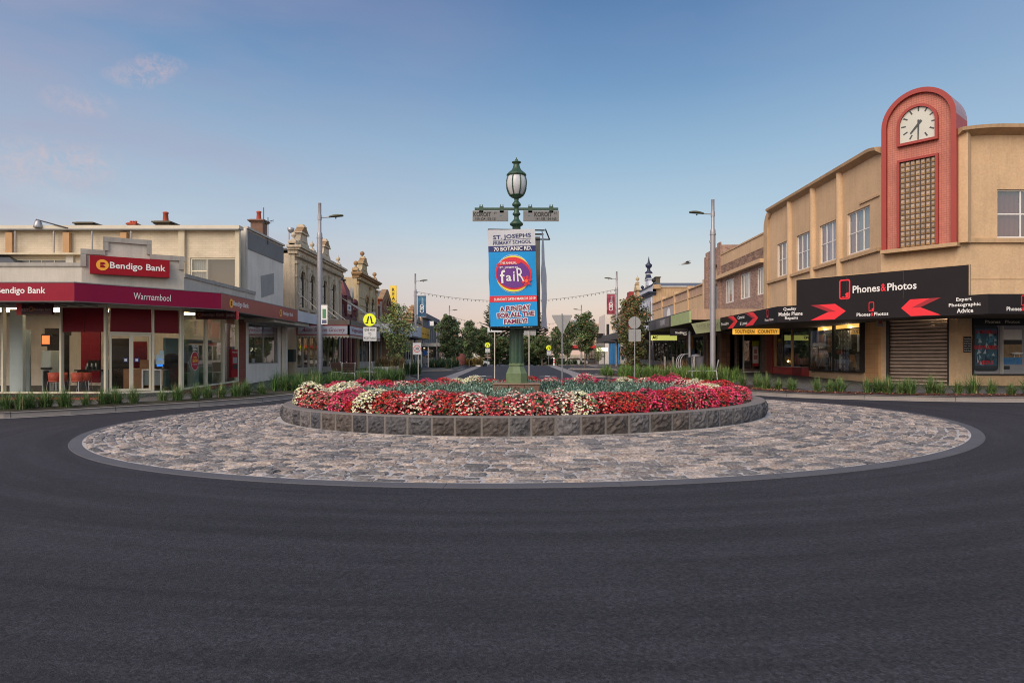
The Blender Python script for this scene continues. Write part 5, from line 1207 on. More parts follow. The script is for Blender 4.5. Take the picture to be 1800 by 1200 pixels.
# chamfer: wall, clock tower
mb = wall(fT, 0, LT, -.2, ZTOP-.25, [(.28, LT-.32, .2, 3.28)], M_dec, depth=.4, closed=False, reveal=.2); mb.build('wall', ck)
mb = MB(); mb.slab([(T0[0], T0[1]), (T1[0], T1[1]), (32, YD+.02), (32, 34), (14.85, 40.2)], ZTOP-.9, ZTOP-.8, M_roof); mb.build('roof', ck)
M_clkred = mat('clock_tower_red', (148,50,42), .5, .08, 1.5); M_mosaic = brickmat('pink_mosaic', (186,116,101), (179,110,96), (154,98,85), .121, .085, msize=.010, bump=.5, offset=0, diag=True)
FR_ = .36; tu0, tu1 = lw(fT, 1549, FR_), lw(fT, 1681, FR_)
zs = PZ(440, dw(fT, tu0, FR_)); rr_ = (tu1-tu0)/2; ztip = PZ(155, dw(fT, (tu0+tu1)/2, FR_)); zsp = ztip-rr_; uc_ = (tu0+tu1)/2; dp = .55
tower = MB(fT); n = 22
outer = [(tu0, zs), ]+[(uc_-rr_*math.cos(math.pi*k/n), zsp+rr_*math.sin(math.pi*k/n)) for k in range(n+1)]+[(tu1, zs)]
ri = rr_-.18
inner = [(tu0+.18, zs)]+[(uc_-ri*math.cos(math.pi*k/n), zsp+ri*math.sin(math.pi*k/n)) for k in range(n+1)]+[(tu1-.18, zs)]
# rim: front ring, outer side, inner reveal
F, Bk, In = FR_, -1.0, .22
for i in range(len(outer)-1):
    a, b, c, d = outer[i], outer[i+1], inner[i+1], inner[i]
    tower.quad((a[0], F, a[1]), (d[0], F, d[1]), (c[0], F, c[1]), (b[0], F, b[1]), M_clkred)
    tower.quad((a[0], F, a[1]), (b[0], F, b[1]), (b[0], Bk, b[1]), (a[0], Bk, a[1]), M_clkred if i in (0, len(outer)-2) else mat('tower_back_metal', (150,128,140), .5, .1, 2))
    tower.quad((d[0], In, d[1]), (c[0], In, c[1]), (c[0], F, c[1]), (d[0], F, d[1]), M_clkred)
tower.raw([(p[0], Bk, p[1]) for p in outer], [tuple(range(len(outer)))], M_clkred)
rimo = tower.build('tower_rim', ck)
mb = MB(fT); mb.raw([(p[0], In, p[1]) for p in inner], [tuple(range(len(inner)-1, -1, -1))], M_mosaic); mb.build('tower_face', ck)
mb = MB(fT); mb.box(tu0-.02, tu1+.03, -.1, .40, zs-.14, zs-.005, M_dec2); mb.build('tower_sill', ck)
# pier edges of cream each side of the tower
mb = MB(fT); mb.box(LT-.02, LT+.36, -.3, .1, zs, ZTOP-.2, M_dec); mb.build('tower_pier', ck)
# clock: a D shaped dial with flat bottom
def tp(px, py):
    u = lw(fT, px, .3); return u, PZ(py, dw(fT, u, .3))
cx, cz = tp(1614, 222); hw = (lw(fT, 1644, .3)-lw(fT, 1582, .3))/2; cx = (lw(fT, 1644, .3)+lw(fT, 1582, .3))/2; zbt = tp(1614, 247)[1]; ztpc = tp(1614, 188)[1]; zsc = ztpc-hw
def dshape(e, n=18): return [(cx-hw-e, zbt-e)]+[(cx-(hw+e)*math.cos(math.pi*k/n), zsc+(hw+e)*math.sin(math.pi*k/n)) for k in range(n+1)]+[(cx+hw+e, zbt-e)]
ou, inn_ = dshape(.10), dshape(0)
cl = MB(fT)
for i in range(len(ou)):
    j = (i+1) % len(ou); cl.quad((ou[i][0], .38, ou[i][1]), (inn_[i][0], .38, inn_[i][1]), (inn_[j][0], .38, inn_[j][1]), (ou[j][0], .38, ou[j][1]), M_clkred); cl.quad((ou[i][0], In, ou[i][1]), (ou[i][0], .38, ou[i][1]), (ou[j][0], .38, ou[j][1]), (ou[j][0], In, ou[j][1]), M_clkred); cl.quad((inn_[i][0], .3, inn_[i][1]), (inn_[j][0], .3, inn_[j][1]), (inn_[j][0], .38, inn_[j][1]), (inn_[i][0], .38, inn_[i][1]), M_clkred)
cl = cl.build('clock', ck)
mb = MB(fT); mb.raw([(p[0], .3, p[1]) for p in inn_], [tuple(range(len(inn_)-1, -1, -1))], mat('clock_dial', (190,191,182), .5, .05, 1)); mb.build('dial', cl)
hc, hz = lw(fT, 1614.5, .3), tp(1614, 218)[1]; M_hand = mat('clock_hand', (58,64,66), .5, 0)
mb = MB(fT)
for k in range(12):
    a = R(30*k); dx, dz = math.sin(a), math.cos(a); s_ = hw*.86
    if k in (6,): continue
    sx = s_; sz = (ztpc-hz)*.86 if dz > 0 else min((hz-zbt)*.9/max(.3, abs(dz)), s_)*1.0
    cxx, czz = hc+dx*sx*1.0, hz+dz*(sz if dz > 0 else min(s_, (hz-zbt-.09)/max(.01, -dz)))
    if dz < 0 and (hz-zbt-.09)/max(.01, -dz) < s_: cxx = hc+dx*(hz-zbt-.09)/(-dz)
    l, w_ = .085, .028; P = [(-w_, -l), (w_, -l), (w_, l), (-w_, l)]
    mb.raw([(cxx+p[0]*math.cos(a)+p[1]*dx, .304, czz-p[0]*dx+p[1]*dz) for p in P], [(0, 1, 2, 3)], M_hand)
mb.build('hour_marks', cl)
def hand(a, l, w_, t, name, wz):
    dx, dz = math.sin(R(a)), math.cos(R(a)); P = [(-w_, -t), (w_, -t), (w_*.6, l), (-w_*.6, l)]; mb = MB(fT)
    mb.raw([(hc+p[0]*dz+p[1]*dx, wz, hz-p[0]*dx+p[1]*dz) for p in P], [(0, 1, 2, 3)], M_hand); mb.build(name, cl)
hand(181, hz-zbt-.03, .035, .16, 'minute_hand', .316); hand(221, .42, .045, .16, 'hour_hand', .325)
# glass block panel
gu0, gu1 = lw(fT, 1582, .28), lw(fT, 1645, .28); gz0, gz1 = zs+.02, tp(1614, 280)[1]
mb = MB(fT); e = .09
for a, b, c, d in ((gu0-e, gu0, gz0, gz1+e), (gu1, gu1+e, gz0, gz1+e), (gu0, gu1, gz1, gz1+e)): mb.box(a, b, In, .36, c, d, M_clkred)
pnl = mb.build('glass_block_frame', ck)
mb = MB(fT); nx, nz = 7, 16; M_gb = attrmat('glass_block', .25, .3, 60, .6, fine=.2); rnd = random.Random(5)
mb.quad((gu0, .262, gz0), (gu1, .262, gz0), (gu1, .262, gz1), (gu0, .262, gz1), mat('block_mortar', (72,60,54), .9, .1, 5))
for i in range(nx):
    for j in range(nz):
        a, b = lerp(gu0, gu1, i/nx)+.018, lerp(gu0, gu1, (i+1)/nx)-.018; c, d = lerp(gz0, gz1, j/nz)+.018, lerp(gz0, gz1, (j+1)/nz)-.018; k = rnd.uniform(.75, 1.2)
        mb.col = tuple(v*k for v in (.30, .225, .165)); v = [(a, .264, c), (b, .264, c), (b, .264, d), (a, .264, d), (a+.03, .30, c+.06), (b-.03, .30, c+.06), (b-.03, .29, d-.02), (a+.03, .29, d-.02)]
        mb.raw(v, [(4, 5, 6, 7), (1, 2, 6, 5), (2, 3, 7, 6), (3, 0, 4, 7)], M_gb); mb.col = (.50*k, .30*k, .13*k); mb.raw(v, [(0, 1, 5, 4)], M_gb)
mb.build('glass_blocks', pnl)
# roller shutter in the chamfer
M_shut = mat('shutter_steel', (190,170,152), .3, .15, 3, metal=.75)
mb = MB(fT); su0, su1 = .30, LT-.34; z = .33; M_guide = M_black
while z < 3.2:
    if .95 < z < 1.03: hgt = .16; mb.box(su0, su1, -.17, -.10, z, z+hgt-.01, M_tan if 0 else mat('shutter_rail', (84,66,54), .5, .1, 3)); z += hgt; continue
    n = 5; v = []
    for k in range(n+1): t = k/n; v += [(su0, -.16+.035*math.sin(math.pi*t), z+.125*t), (su1, -.16+.035*math.sin(math.pi*t), z+.125*t)]
    mb.raw(v, [(2*k, 2*k+1, 2*k+3, 2*k+2) for k in range(n)], M_shut, smooth=True)
    mb.quad((su0, -.175, z+.125), (su1, -.175, z+.125), (su1, -.175, z+.14), (su0, -.175, z+.14), M_black); z += .14
mb.build('roller_shutter', ck)
mb = MB(fT); mb.box(.2, .30, -.2, .02, .2, 3.3, M_black); mb.box(LT-.34, LT-.28, -.2, .02, .2, 3.3, M_black); mb.box(.3, LT-.34, -.25, .06, 3.2, 3.4, M_black); mb.build('shutter_frame', ck)
mb = MB(fT); mb.box(-.0, LT, -.5, .1, -.3, .32, M_path); mb.build('doorstep', ck)
M_bulb = mat('porch_bulb', (255,226,184), .5, 0, emit=9)
mb = MB(); c = fT((lineu(fT, 1661), .12, 3.05)); mb.lathe([(.02, c.z-.05), (.05, c.z), (.02, c.z+.05)], c.x, c.y, 10, M_bulb); c = fT((lineu(fT, 1631), .1, 3.12)); mb.lathe([(.01, c.z-.02), (.03, c.z), (.01, c.z+.02)], c.x, c.y, 8, M_bulb); mb.build('porch_light', ck)
# the lamp's own light on the shutter
pl = bpy.data.lights.new('porch_light', 'POINT'); pl.energy = 34; pl.color = (1, .74, .48); pl.shadow_soft_size = .06; plo = bpy.data.objects.new('porch_light_glow', pl); COL.objects.link(plo); c = fT((lineu(fT, 1656), .42, 2.95)); plo.location = c
# notice boards
def board(fr, px0, px1, py0, py1, lines, label=None):
    u0, u1 = lineu(fr, px0), lineu(fr, px1); d = depth(fr, (u0+u1)/2); z0, z1 = PZ(py1, d), PZ(py0, d)
    o = MB(fr); o.box(u0, u1, 0, .03, z0, z1, mat('tan_frame', (200,160,120), .6, .05, 3)); o.box(u0+.03, u1-.03, .03, .036, z0+.03, z1-.03, mat('board_black', (34,28,30), .5, 0)); o = o.build('notice_board', ck)
    mb = MB(fr)
    for i, t in enumerate(lines): mb.text(t, (u0+u1)/2, lerp(z1-.12, z0+.1, i/max(1, len(lines)-1)), .042, .045, width=(u1-u0)*.7, m=M_let_w, bold=.02)
    mb.build('lettering', o)
board(Fr(16.6, YD), 1691, 1708, 590, 621, ['Phones & Photos', 'Opening Hours', 'Monday - Friday', '9am - 5pm', 'Saturday 10am - 1pm', 'Sunday Closed'])
o = MB(fW); u0, u1 = WUu(1529), WUu(1545); o.box(u0, u1, 0, .03, PZ(622, 29), PZ(592, 29), mat('tan_frame', (200,160,120), .6, .05, 3)); o.box(u0+.04, u1-.04, .03, .036, PZ(621, 29), PZ(593, 29), mat('board_black', (34,28,30), .5, 0))
for a, z in ((.25, 1.75), (.6, 1.85), (.4, 1.55)): o.box(lerp(u0, u1, a), lerp(u0, u1, a)+.16, .036, .042, z, z+.2, mat('pin_note', (170,160,150), .7, .2, 9))
o.build('notice_board', ck)
# tiled piers beside the window (main street side) and the bike shop window
M_tile = brickmat('tan_tile', (206,160,112), (200,152,104), (170,126,88), .2, .2, rough=.45, msize=.006, bump=.3, offset=0)
bw0, bw1 = WUu(1432), WUu(1524.5)
# that window is an applied bay standing on the wall, 8 cm proud: frame, dressed display, glass
zb1, zt1 = refz(1524, 655), refz(1524, 562); 
mb = MB(fW); mb.box(WUu(1426), bw0, 0, .1, .2, 3.0, M_tile); mb.box(bw1, LW, 0, .1, .2, 3.0, M_tile); mb.box(bw0, bw1, 0, .12, .2, zb1, M_dec); mb.build('tiled_pier', ck, split=True)
bay = MB(fW); bay.box(bw0, bw0+.07, .02, .3, zb1, zt1+.05, M_black); bay.box(bw1-.07, bw1, .02, .3, zb1, zt1+.05, M_black); bay.box(bw0+.07, bw1-.07, .02, .3, zb1, zb1+.06, M_black); bay.box(bw0+.07, bw1-.07, .02, .3, zt1, zt1+.05, M_black)
um = WUu(1475.5); bay.box(um-.08, um+.08, .2, .3, zb1+.06, zt1, M_black); bay = bay.build('display_window', ck)
mb = MB(fW); mb.quad((bw0, .004, zb1), (bw1, .004, zb1), (bw1, .004, zt1), (bw0, .004, zt1), M_dark)
hz_ = zt1-zb1
def dq(a, b, c, d, w, m): mb.box(lerp(bw0, bw1, a), lerp(bw0, bw1, b), .006, w, zb1+hz_*c, zb1+hz_*d, m)
M_g1 = mat('display_grey', (120,118,112), .8, .15, 6); M_g2 = mat('display_tan', (176,130,84), .8, .15, 6); M_g3 = mat('display_teal', (36,64,70), .7, .1, 6); M_g4 = mat('display_white', (196,196,190), .7, .1, 6)
for q in ((.06, .24, .10, .42, .05, M_g1), (.06, .24, .46, .80, .05, M_g1), (.09, .21, .26, .40, .06, M_g2), (.10, .2, .6, .78, .06, M_g2), (.50, .74, .45, .82, .04, M_g1), (.73, .82, .1, .35, .08, M_g2), (.72, .80, .04, .2, .1, M_g3), (.84, .98, .05, .36, .09, M_g1), (.85, .94, .4, .74, .05, M_g4), (.55, .58, .06, .36, .1, M_g4), (.5, .6, .36, .44, .1, mat('display_red', (150,50,40), .7, .1, 6)), (.3, .42, .4, .7, .05, M_tan), (.56, .7, .05, .4, .06, mat('display_blue', (70,90,120), .7, .2, 8))): dq(*q)
mb.build('window_display', bay)
mb = MB(fW)          # hanging chain strands and hoops
for f in (.41, .60, .66, .72, .96):
    uu = lerp(bw0, bw1, f); z = zb1+.1
    while z < zb1+hz_*.85:
        mb.prism([(uu-.035, z), (uu, z-.06), (uu+.035, z), (uu+.035, z+.1), (uu, z+.16), (uu-.035, z+.1)], .12, .125, M_g4); mb.prism([(uu-.02, z+.01), (uu, z-.02), (uu+.02, z+.01), (uu+.02, z+.09), (uu, z+.12), (uu-.02, z+.09)], .126, .13, M_dark); z += .2
mb.build('chain_strand', bay)
M_wire = mat('white_wire', (200,198,190), .5, 0)
mb = MB()
for (f, zc_, r) in ((.3, .22, .42), (.53, .62, .26)):
    pts = [fW((lerp(bw0, bw1, f)+r*math.cos(R(a)), .16, zb1+hz_*zc_+r*math.sin(R(a))*(1.2 if f > .5 else 1))) for a in range(-20, 361 if f > .5 else 200, 15)]
    pts = [p for p in pts if p.z > zb1+.06]; mb.tube(pts, .014, 5, M_wire)
mb.tube([fW((lerp(bw0, bw1, .14), .16, zb1+.1)), fW((lerp(bw0, bw1, .25), .16, zb1+hz_*.34))], .014, 5, M_wire); mb.build('bicycle_frame', bay)
mb = MB(fW); mb.box(lerp(bw0, bw1, .14), lerp(bw0, bw1, .45), .14, .16, zb1+hz_*.87, zt1-.05, mat('lit_yellow_strip', (224,170,80), .5, .1, 8, emit=1.1)); mb.box(lerp(bw0, bw1, .5), lerp(bw0, bw1, .97), .14, .16, zb1+hz_*.87, zt1-.05, mat('lit_yellow_strip', (224,170,80), .5)); mb.build('light_strip', bay)
mb = MB(fW); mb.quad((bw0+.07, .28, zb1+.06), (bw1-.07, .28, zb1+.06), (bw1-.07, .28, zt1), (bw0+.07, .28, zt1), glassmat('clear_glass', .03)); mb.build('glass_pane', bay)
for f, e in ((.28, 5), (.76, 6)):
    q = bpy.data.lights.new('display_lamp', 'POINT'); q.energy = e; q.color = (1, .82, .6); q.shadow_soft_size = .05; o = bpy.data.objects.new('display_lamp_glow', q); COL.objects.link(o); o.location = fW((lerp(bw0, bw1, f), .22, zt1-.28))
# corner shop window with red tile base (left of the bike shop)
a, b = WUu(1361), WUu(1425)
shopfront(ck, fW, a, b, .95, 3.1, 2, mat('tan_frame', (200,160,120), .6, .05, 3), .02, dep=2.5)
mb = MB(fW); mb.box(a-.1, b+.1, 0, .06, .3, .95, mat('red_tile', (170,50,46), .4, .1, 4, .1, 20)); mb.box(a+(b-a)*.55, a+(b-a)*.8, .06, .064, .3, .95, mat('dark_red_tile', (128,18,26), .4, .05, 4)); mb.build('red_tile_base', ck)
mb = MB(); c = fW((lerp(a, b, .15), -.5, 1.25)); mb.lathe([(.02, c.z-.06), (.07, c.z), (.02, c.z+.06)], c.x, c.y, 10, mat('shop_lamp', (255,190,120), .5, 0, emit=6)); mb.build('shop_lamp', ck)
mb = MB(fW); mb.box(WUu(1350), WUu(1360), 0, .1, .3, 3.0, brickmat('red_wall_tile', (168,66,52), (156,58,46), (130,70,58), .2, .1, rough=.5)); mb.build('red_pier', ck)
# right wing display window with the big phone poster
M_sill = M_black
mb = MB(fR); mb.box(dw0-.05, dw0, -.05, .06, dz0-.05, dz1+.0, M_black); mb.box(dw1, dw1+.05, -.05, .06, dz0-.05, dz1, M_black); mb.box(dw0, dw1, -.05, .06, dz0-.05, dz0, M_black); mb.box(dw0-.05, dw1+.05, -.05, .07, PZ(572, YD), PZ(558, YD), M_black); dwf = mb.build('display_window', ck)
mb = MB(fR); mb.text('Phones', (RUu(1729)+RUu(1756))/2, PZ(565.5, YD), .078, .11, width=RUu(1756)-RUu(1729), m=M_mull, bold=.03); mb.text('Photos', (RUu(1764)+RUu(1790))/2, PZ(565.5, YD), .078, .11, width=RUu(1790)-RUu(1764), m=M_mull, bold=.03); mb.build('lettering', dwf)
mb = MB(fR); mb.quad((dw0, -.14, dz0), (dw1, -.14, dz0), (dw1, -.14, dz1), (dw0, -.14, dz1), mat('display_back', (150,150,156), .7, .1, 1)); mb.box(RUu(1761), RUu(1763.5), -.1, .02, dz0, PZ(572, YD), M_white); mb.build('display_panel', dwf)
ph0, ph1 = RUu(1715), RUu(1758); pz0, pz1 = PZ(652, YD), PZ(571, YD)
def rrect(u0, u1, z0, z1, r, n=5): return [(cx_+r*math.cos(R(a0+90*k/n)), cz_+r*math.sin(R(a0+90*k/n))) for cx_, cz_, a0 in ((u1-r, z1-r, 0), (u0+r, z1-r, 90), (u0+r, z0+r, 180), (u1-r, z0+r, 270)) for k in range(n+1)]
o = MB(fR); o.prism(list(reversed(rrect(ph0, ph1, pz0, pz1, .15))), -.13, -.10, mat('poster_body', (40,44,48), .4, .05, 3)); o = o.build('phone_poster', dwf)
mb = MB(fR); s0, s1, t0, t1 = ph0+.05, ph1-.05, pz0+.2, pz1-.14; rnd = random.Random(21)
mb.quad((s0, -.098, t0), (s1, -.098, t0), (s1, -.098, t1), (s0, -.098, t1), mat('screen_teal', (48,92,112), .5, .35, 5))
for k in range(34):
    x, z = rnd.uniform(s0, s1-.1), rnd.uniform(t0, t1-.15); q = [(x, z), (min(s1, x+rnd.uniform(.05, .2)), z+rnd.uniform(-.05, .08)), (x+rnd.uniform(0, .1), min(t1, z+rnd.uniform(.1, .3)))]
    mb.raw([(p[0], -.097+k*.0001, p[1]) for p in q], [(0, 1, 2)], (mat('shard_white', (170,190,196), .5, 0), mat('shard_dark', (26,40,50), .5, 0), mat('shard_cyan', (70,140,170), .5, 0))[k % 3])
mb.build('cracked_screen', o)
mb = MB(fR); M_rl = mat('red_lettering', (190,30,40), .5, 0)
mb.text('SCREENS', (s0+s1)/2, PZ(583, YD), -.085, .13, width=(s1-s0)*.95, m=M_rl, bold=.03); mb.text('REPAIRED', (s0+s1)/2, PZ(610, YD), -.085, .15, width=(s1-s0)*1.12, m=M_rl, bold=.04); mb.text('HERE', (s0+s1)/2, PZ(637, YD), -.085, .15, width=(s1-s0)*.7, m=M_rl, bold=.04); mb.build('lettering', o)
o = MB(fR); a, b = RUu(1764), RUu(1800); o.box(a, b, -.13, -.11, PZ(597, YD), PZ(579, YD), M_white); o.box(a, b, -.13, -.108, PZ(632, YD), PZ(604, YD), mat('beach_print', (150,124,86), .6, .3, 6)); o.box(a, b, -.13, -.106, PZ(640, YD), PZ(628, YD), mat('sea_print', (60,120,170), .6, .3, 9)); o.box(a, b, -.13, -.107, PZ(605, YD), PZ(597, YD), mat('hill_print', (40,38,44), .6, .3, 9)); o.box(lerp(a, b, .1), lerp(a, b, .4), -.106, -.1, PZ(649, YD), PZ(643, YD), M_black); o.build('landscape_print', dwf)
mb = MB(); cxx = RUu(1785)+16.6; zz = PZ(621, YD); mb.lathe([(.02, zz-.05), (.16, zz-.02), (.16, zz+.02), (.03, zz+.05)], cxx, YD+.06-.14, 12, M_white)
for k in range(4): a = R(45+90*k); mb.tube([(cxx, YD-.08, zz), (cxx+.3*math.cos(a), YD-.08+.05*math.sin(a), zz+.02)], .012, 5, M_white)
mb.tube([(cxx-.08, YD-.08, zz), (cxx-.1, YD-.08, zz-.15)], .008, 4, M_white); mb.tube([(cxx+.08, YD-.08, zz), (cxx+.1, YD-.08, zz-.15)], .008, 4, M_white); mb.build('toy_drone', dwf)
mb = MB(fR); mb.quad((dw0, .02, dz0), (dw1, .02, dz0), (dw1, .02, PZ(572, YD)), (dw0, .02, PZ(572, YD)), glassmat('clear_glass', .06)); mb.build('glass_pane', dwf)
# black awning
AP = [(10.5, 34.9), (10.5, 27.3), (15.25, 22.0), (34, 22.0)]
AB = [(14.8, 34.9), (14.8, 27.6), (16.6, YD), (34, YD)]
M_blk = mat('awning_black', (30,26,29), .6, .12, 1.5, spec=.2)
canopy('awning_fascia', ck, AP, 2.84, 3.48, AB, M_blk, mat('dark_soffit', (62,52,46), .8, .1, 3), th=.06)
a1, a2, a3 = [Fr(*AP[i], AP[i+1][0]-AP[i][0], AP[i+1][1]-AP[i][1]) for i in range(3)]; l1, l2 = math.dist(AP[0], AP[1]), math.dist(AP[1], AP[2])
M_hot = mat('arrow_red', (226,40,52), .45, 0); M_hot2 = mat('arrow_dark_red', (150,28,38), .45, 0)
def u_on(fr, px): return lineu(fr, px)
def phone_icon(mb, fr, u, z, h, w=.012, m=M_hot):
    W_ = h*.54; r = W_*.2
    o_ = rrect(u-W_/2, u+W_/2, z-h/2, z+h/2, r); i_ = rrect(u-W_/2+h*.06, u+W_/2-h*.06, z-h/2+h*.06, z+h/2-h*.07, r*.6)
    n = len(o_)
    mb.raw([(p[0], w, p[1]) for p in o_+i_], [(k, (k+1) % n, n+(k+1) % n, n+k) for k in range(n)], m, fr)
    mb.raw([(u-W_*.36, w+.001, z-h*.42), (u+W_*.36, w+.001, z-h*.42), (u+W_*.36, w+.001, z-h*.15), (u+W_*.1, w+.001, z-h*.2), (u-W_*.0, w+.001, z-h*.3)], [(0, 1, 2, 3, 4)], m, fr)
    mb.raw([(u+h*.06*math.cos(a*.7), w+.004, z-h*.33+h*.06*math.sin(a*.7)) for a in range(9)], [tuple(range(9))], M_blk, fr)
def arrow(mb, fr, px_a, px_b, px_tip, px_in, zlo, zhi, w=.008):
    """broad chevron: edges at px_a..px_b, tip px_tip"""
    zm = (zlo+zhi)/2; U = lambda p: lineu(fr, p); a, b, t, i_ = U(px_a), U(px_b), U(px_tip), U(px_in)
    mb.raw([(a, w, zhi), (b, w, zhi), (t, w, zm), (b-(b-a)*.02, w, zlo), (a, w, zlo), (i_, w, zm)], [(0, 5, 2, 1), (5, 4, 3, 2)], M_hot, fr)
    mb.raw([(a, w+.003, zhi), (lerp(a, b, .35), w+.003, zhi), (lerp(i_, t, .45), w+.003, zm), (i_, w+.003, zm)], [(0, 3, 2, 1)], M_hot2, fr)
Z0, Z1 = 2.87, 3.45; ZM = (Z0+Z1)/2
for q in ((a2, 1425, 1468, 1487, 1456), (a2, 1654, 1600, 1584, 1618), (a1, 1279, 1289, 1297, 1290), (a1, 1310, 1324, 1333, 1324)): mb = MB(); arrow(mb, *q, Z0, Z1); mb.build('arrow_graphic', ck)
def dtext(mb, fr, s, px0, px1, z, h, m=M_let_w, bold=.03, w=.012):
    ua, ub = lineu(fr, px0), lineu(fr, px1); mb.text(s, (ua+ub)/2, z, w, h, width=ub-ua, m=m, bold=bold, fr=fr)
def brandrow(mb, fr, px0, px1, z, h, w=.012):
    ua, ub = lineu(fr, px0), lineu(fr, px1); W_ = ub-ua
    mb.text('Phones', ua+W_*.22, z, w, h, width=W_*.44, m=M_let_w, bold=.03, fr=fr); mb.text('&', ua+W_*.495, z, w, h, width=W_*.085, m=M_hot, bold=.04, fr=fr); mb.text('Photos', ua+W_*.775, z, w, h, width=W_*.44, m=M_let_w, bold=.03, fr=fr)
for fr_, rows in ((a2, (('Quality', 1377, 1400, .18), ('Mobile Phone', 1369, 1411, 0), ('Repairs', 1380, 1403, -.18))), (a2, (('Expert', 1681, 1708, .18), ('Photographic', 1668, 1724, 0), ('Advice', 1682, 1711, -.18))), (a1, (('Binoculars', 1268, 1281, -.02),)), (a1, (('Cameras', 1297, 1309, .16), ('& Lenses', 1301, 1314, -.14)))):
    mb = MB()
    for s_, p0, p1, dz in rows: dtext(mb, fr_, s_, p0, p1, ZM+dz, .15)
    mb.build('lettering', ck)
for fr_, p0, p1, pi, h in ((a2, 1506, 1562, 1532, .13), (a3, 1769, 1829, 1800, .13), (a1, 1345, 1360, 1349.5, .11)):
    mb = MB(); brandrow(mb, fr_, p0, p1, Z0+.13, h); mb.build('lettering', ck); mb = MB(); phone_icon(mb, fr_, lineu(fr_, pi), Z0+.40, .34); mb.build('phone_logo', ck)
# big sign board standing on the awning
bp0 = (PX(1400, 27.4), 27.4); 
fb0 = Fr(10.72+.15, 27.15, AP[2][0]-AP[1][0], AP[2][1]-AP[1][1]); sb0, sb1 = lineu(fb0, 1400), lineu(fb0, 1703)
zbt_, ztp_ = 3.44, PZ(492, depth(fb0, sb0))
sb = MB(fb0); sb.box(sb0, sb1, -.12, 0, 3.42, ztp_, M_blk); sb = sb.build('sign_board', ck)
mb = MB(fb0); mb.box(sb0-.03, sb0, -.13, .01, 3.42, ztp_+.02, M_dec2); mb.box(sb1, sb1+.03, -.13, .01, 3.42, ztp_+.02, M_dec2); mb.box(sb0, sb1, -.13, .01, ztp_, ztp_+.025, M_dec2)
for f in (.33, .66): mb.box(lerp(sb0, sb1, f), lerp(sb0, sb1, f)+.006, 0, .003, 3.5, ztp_, mat('sheet_joint', (80,74,78), .5, 0))
mb.build('sign_edge', sb)
mb = MB(fb0); zq = PZ(505, depth(fb0, lineu(fb0, 1555))); brandrow(mb, fb0, 1499, 1612, zq, .27); phone_icon(mb, fb0, lineu(fb0, 1485), PZ(508.5, depth(fb0, lineu(fb0, 1485))), .74, m=M_hot); mb.build('lettering', sb)
# yellow lit sign under the awning
Y = 33; fy = Fr(0, Y); s = MB(fy); xa, xb, xm = PX(1289, Y), PX(1370, Y), PX(1329, Y)
M_lity = mat('lit_amber_sign', (236,176,72), .5, .12, 6, emit=.4); s.box(xa, xm-.02, -.12, 0, PZ(587.5, Y), PZ(577.5, Y), M_lity); s.box(xm+.02, xb, -.12, 0, PZ(587.5, Y), PZ(577.5, Y), M_lity); s = s.build('hanging_sign', ck)
mb = MB(fy); M_amb = mat('amber_lettering', (160,104,30), .5, 0); mb.text('SOUTHERN', (xa+xm)/2, PZ(582.5, Y), .008, .17, width=(xm-xa)*.85, m=M_amb, bold=.02); mb.text('COUNTRY', (xb+xm)/2, PZ(582.5, Y), .008, .17, width=(xb-xm)*.85, m=M_amb, bold=.02); mb.build('lettering', s)
mb = MB(fy)
for x in (xa+.2, xb-.2): mb.box(x, x+.03, -.06, -.03, PZ(577.5, Y), 2.9, M_black)
mb.build('hanger', s)
# vent box under the awning
mb = MB(); c = PT(1547.5, 568, 26.8); mb.box(c.x-.1, c.x+.1, 26.8, 26.95, c.z-.12, c.z+.16, M_alu); mb.box(c.x-.07, c.x+.07, 26.79, 26.8, c.z-.02, c.z+.12, M_terra); mb.build('alarm_box', ck)

# ================================================================ right side of the street beyond the clock building
def RR(px): return 200-RU(px)      # distance y of a point on the right fronts
def fr_u(y): return 200-y
# ---- brown brick building
r1 = thing('brown_brick_building', 'two storey dark brown brick building with three white windows beside the clock building', 'shop building', (17, 46, 0))
M_bb = brickmat('brown_brick', (168,134,116), (126,98,88), (160,140,126), .24, .086, bump=.7, msize=.01); M_bb2 = brickmat('rough_brick', (158,128,108), (110,86,76), (112,92,80), .3, .12, bump=1.0, msize=.012)
ya, yb, yc = 40.3, 48.9, 53.0
def zy(px, py): return PZ(py, RR(px))
wins = []
for p0, p1 in ((1275, 1290), (1301, 1319), (1330, 1344)):
    wins.append((fr_u(RR(p0)), fr_u(RR(p1)), zy(1301, 527), zy(1301, 483)))
zpar = zy(1342, 412); zb1_ = zy(1342, 436)
mb = wall(fRt, fr_u(yb), fr_u(ya), -.2, zpar, wins+[(fr_u(47.6), fr_u(46.0), .5, 3.1), (fr_u(45.5), fr_u(41.2), .75, 3.1)], M_bb, depth=12, reveal=.16); mb.build('wall', r1)
mb = MB(fRt); mb.box(fr_u(yb)+.02, fr_u(ya), 0, .03, zb1_+.05, zpar-.0, M_dec); mb.box(fr_u(yb)+.02, fr_u(ya), -.2, .08, zpar, zpar+.1, M_dec2); mb.build('parapet', r1)
mb = MB(fRt); mb.box(fr_u(yb)+.02, fr_u(ya), 0, .02, wins[0][3]+.45, zb1_+.05, M_bb2); mb.build('brick_panel', r1)
mb = MB(fRt); mb.box(fr_u(50.3), fr_u(ya), 0, .35, wins[0][3]+.18, wins[0][3]+.42, M_dec); mb.build('window_hood', r1)
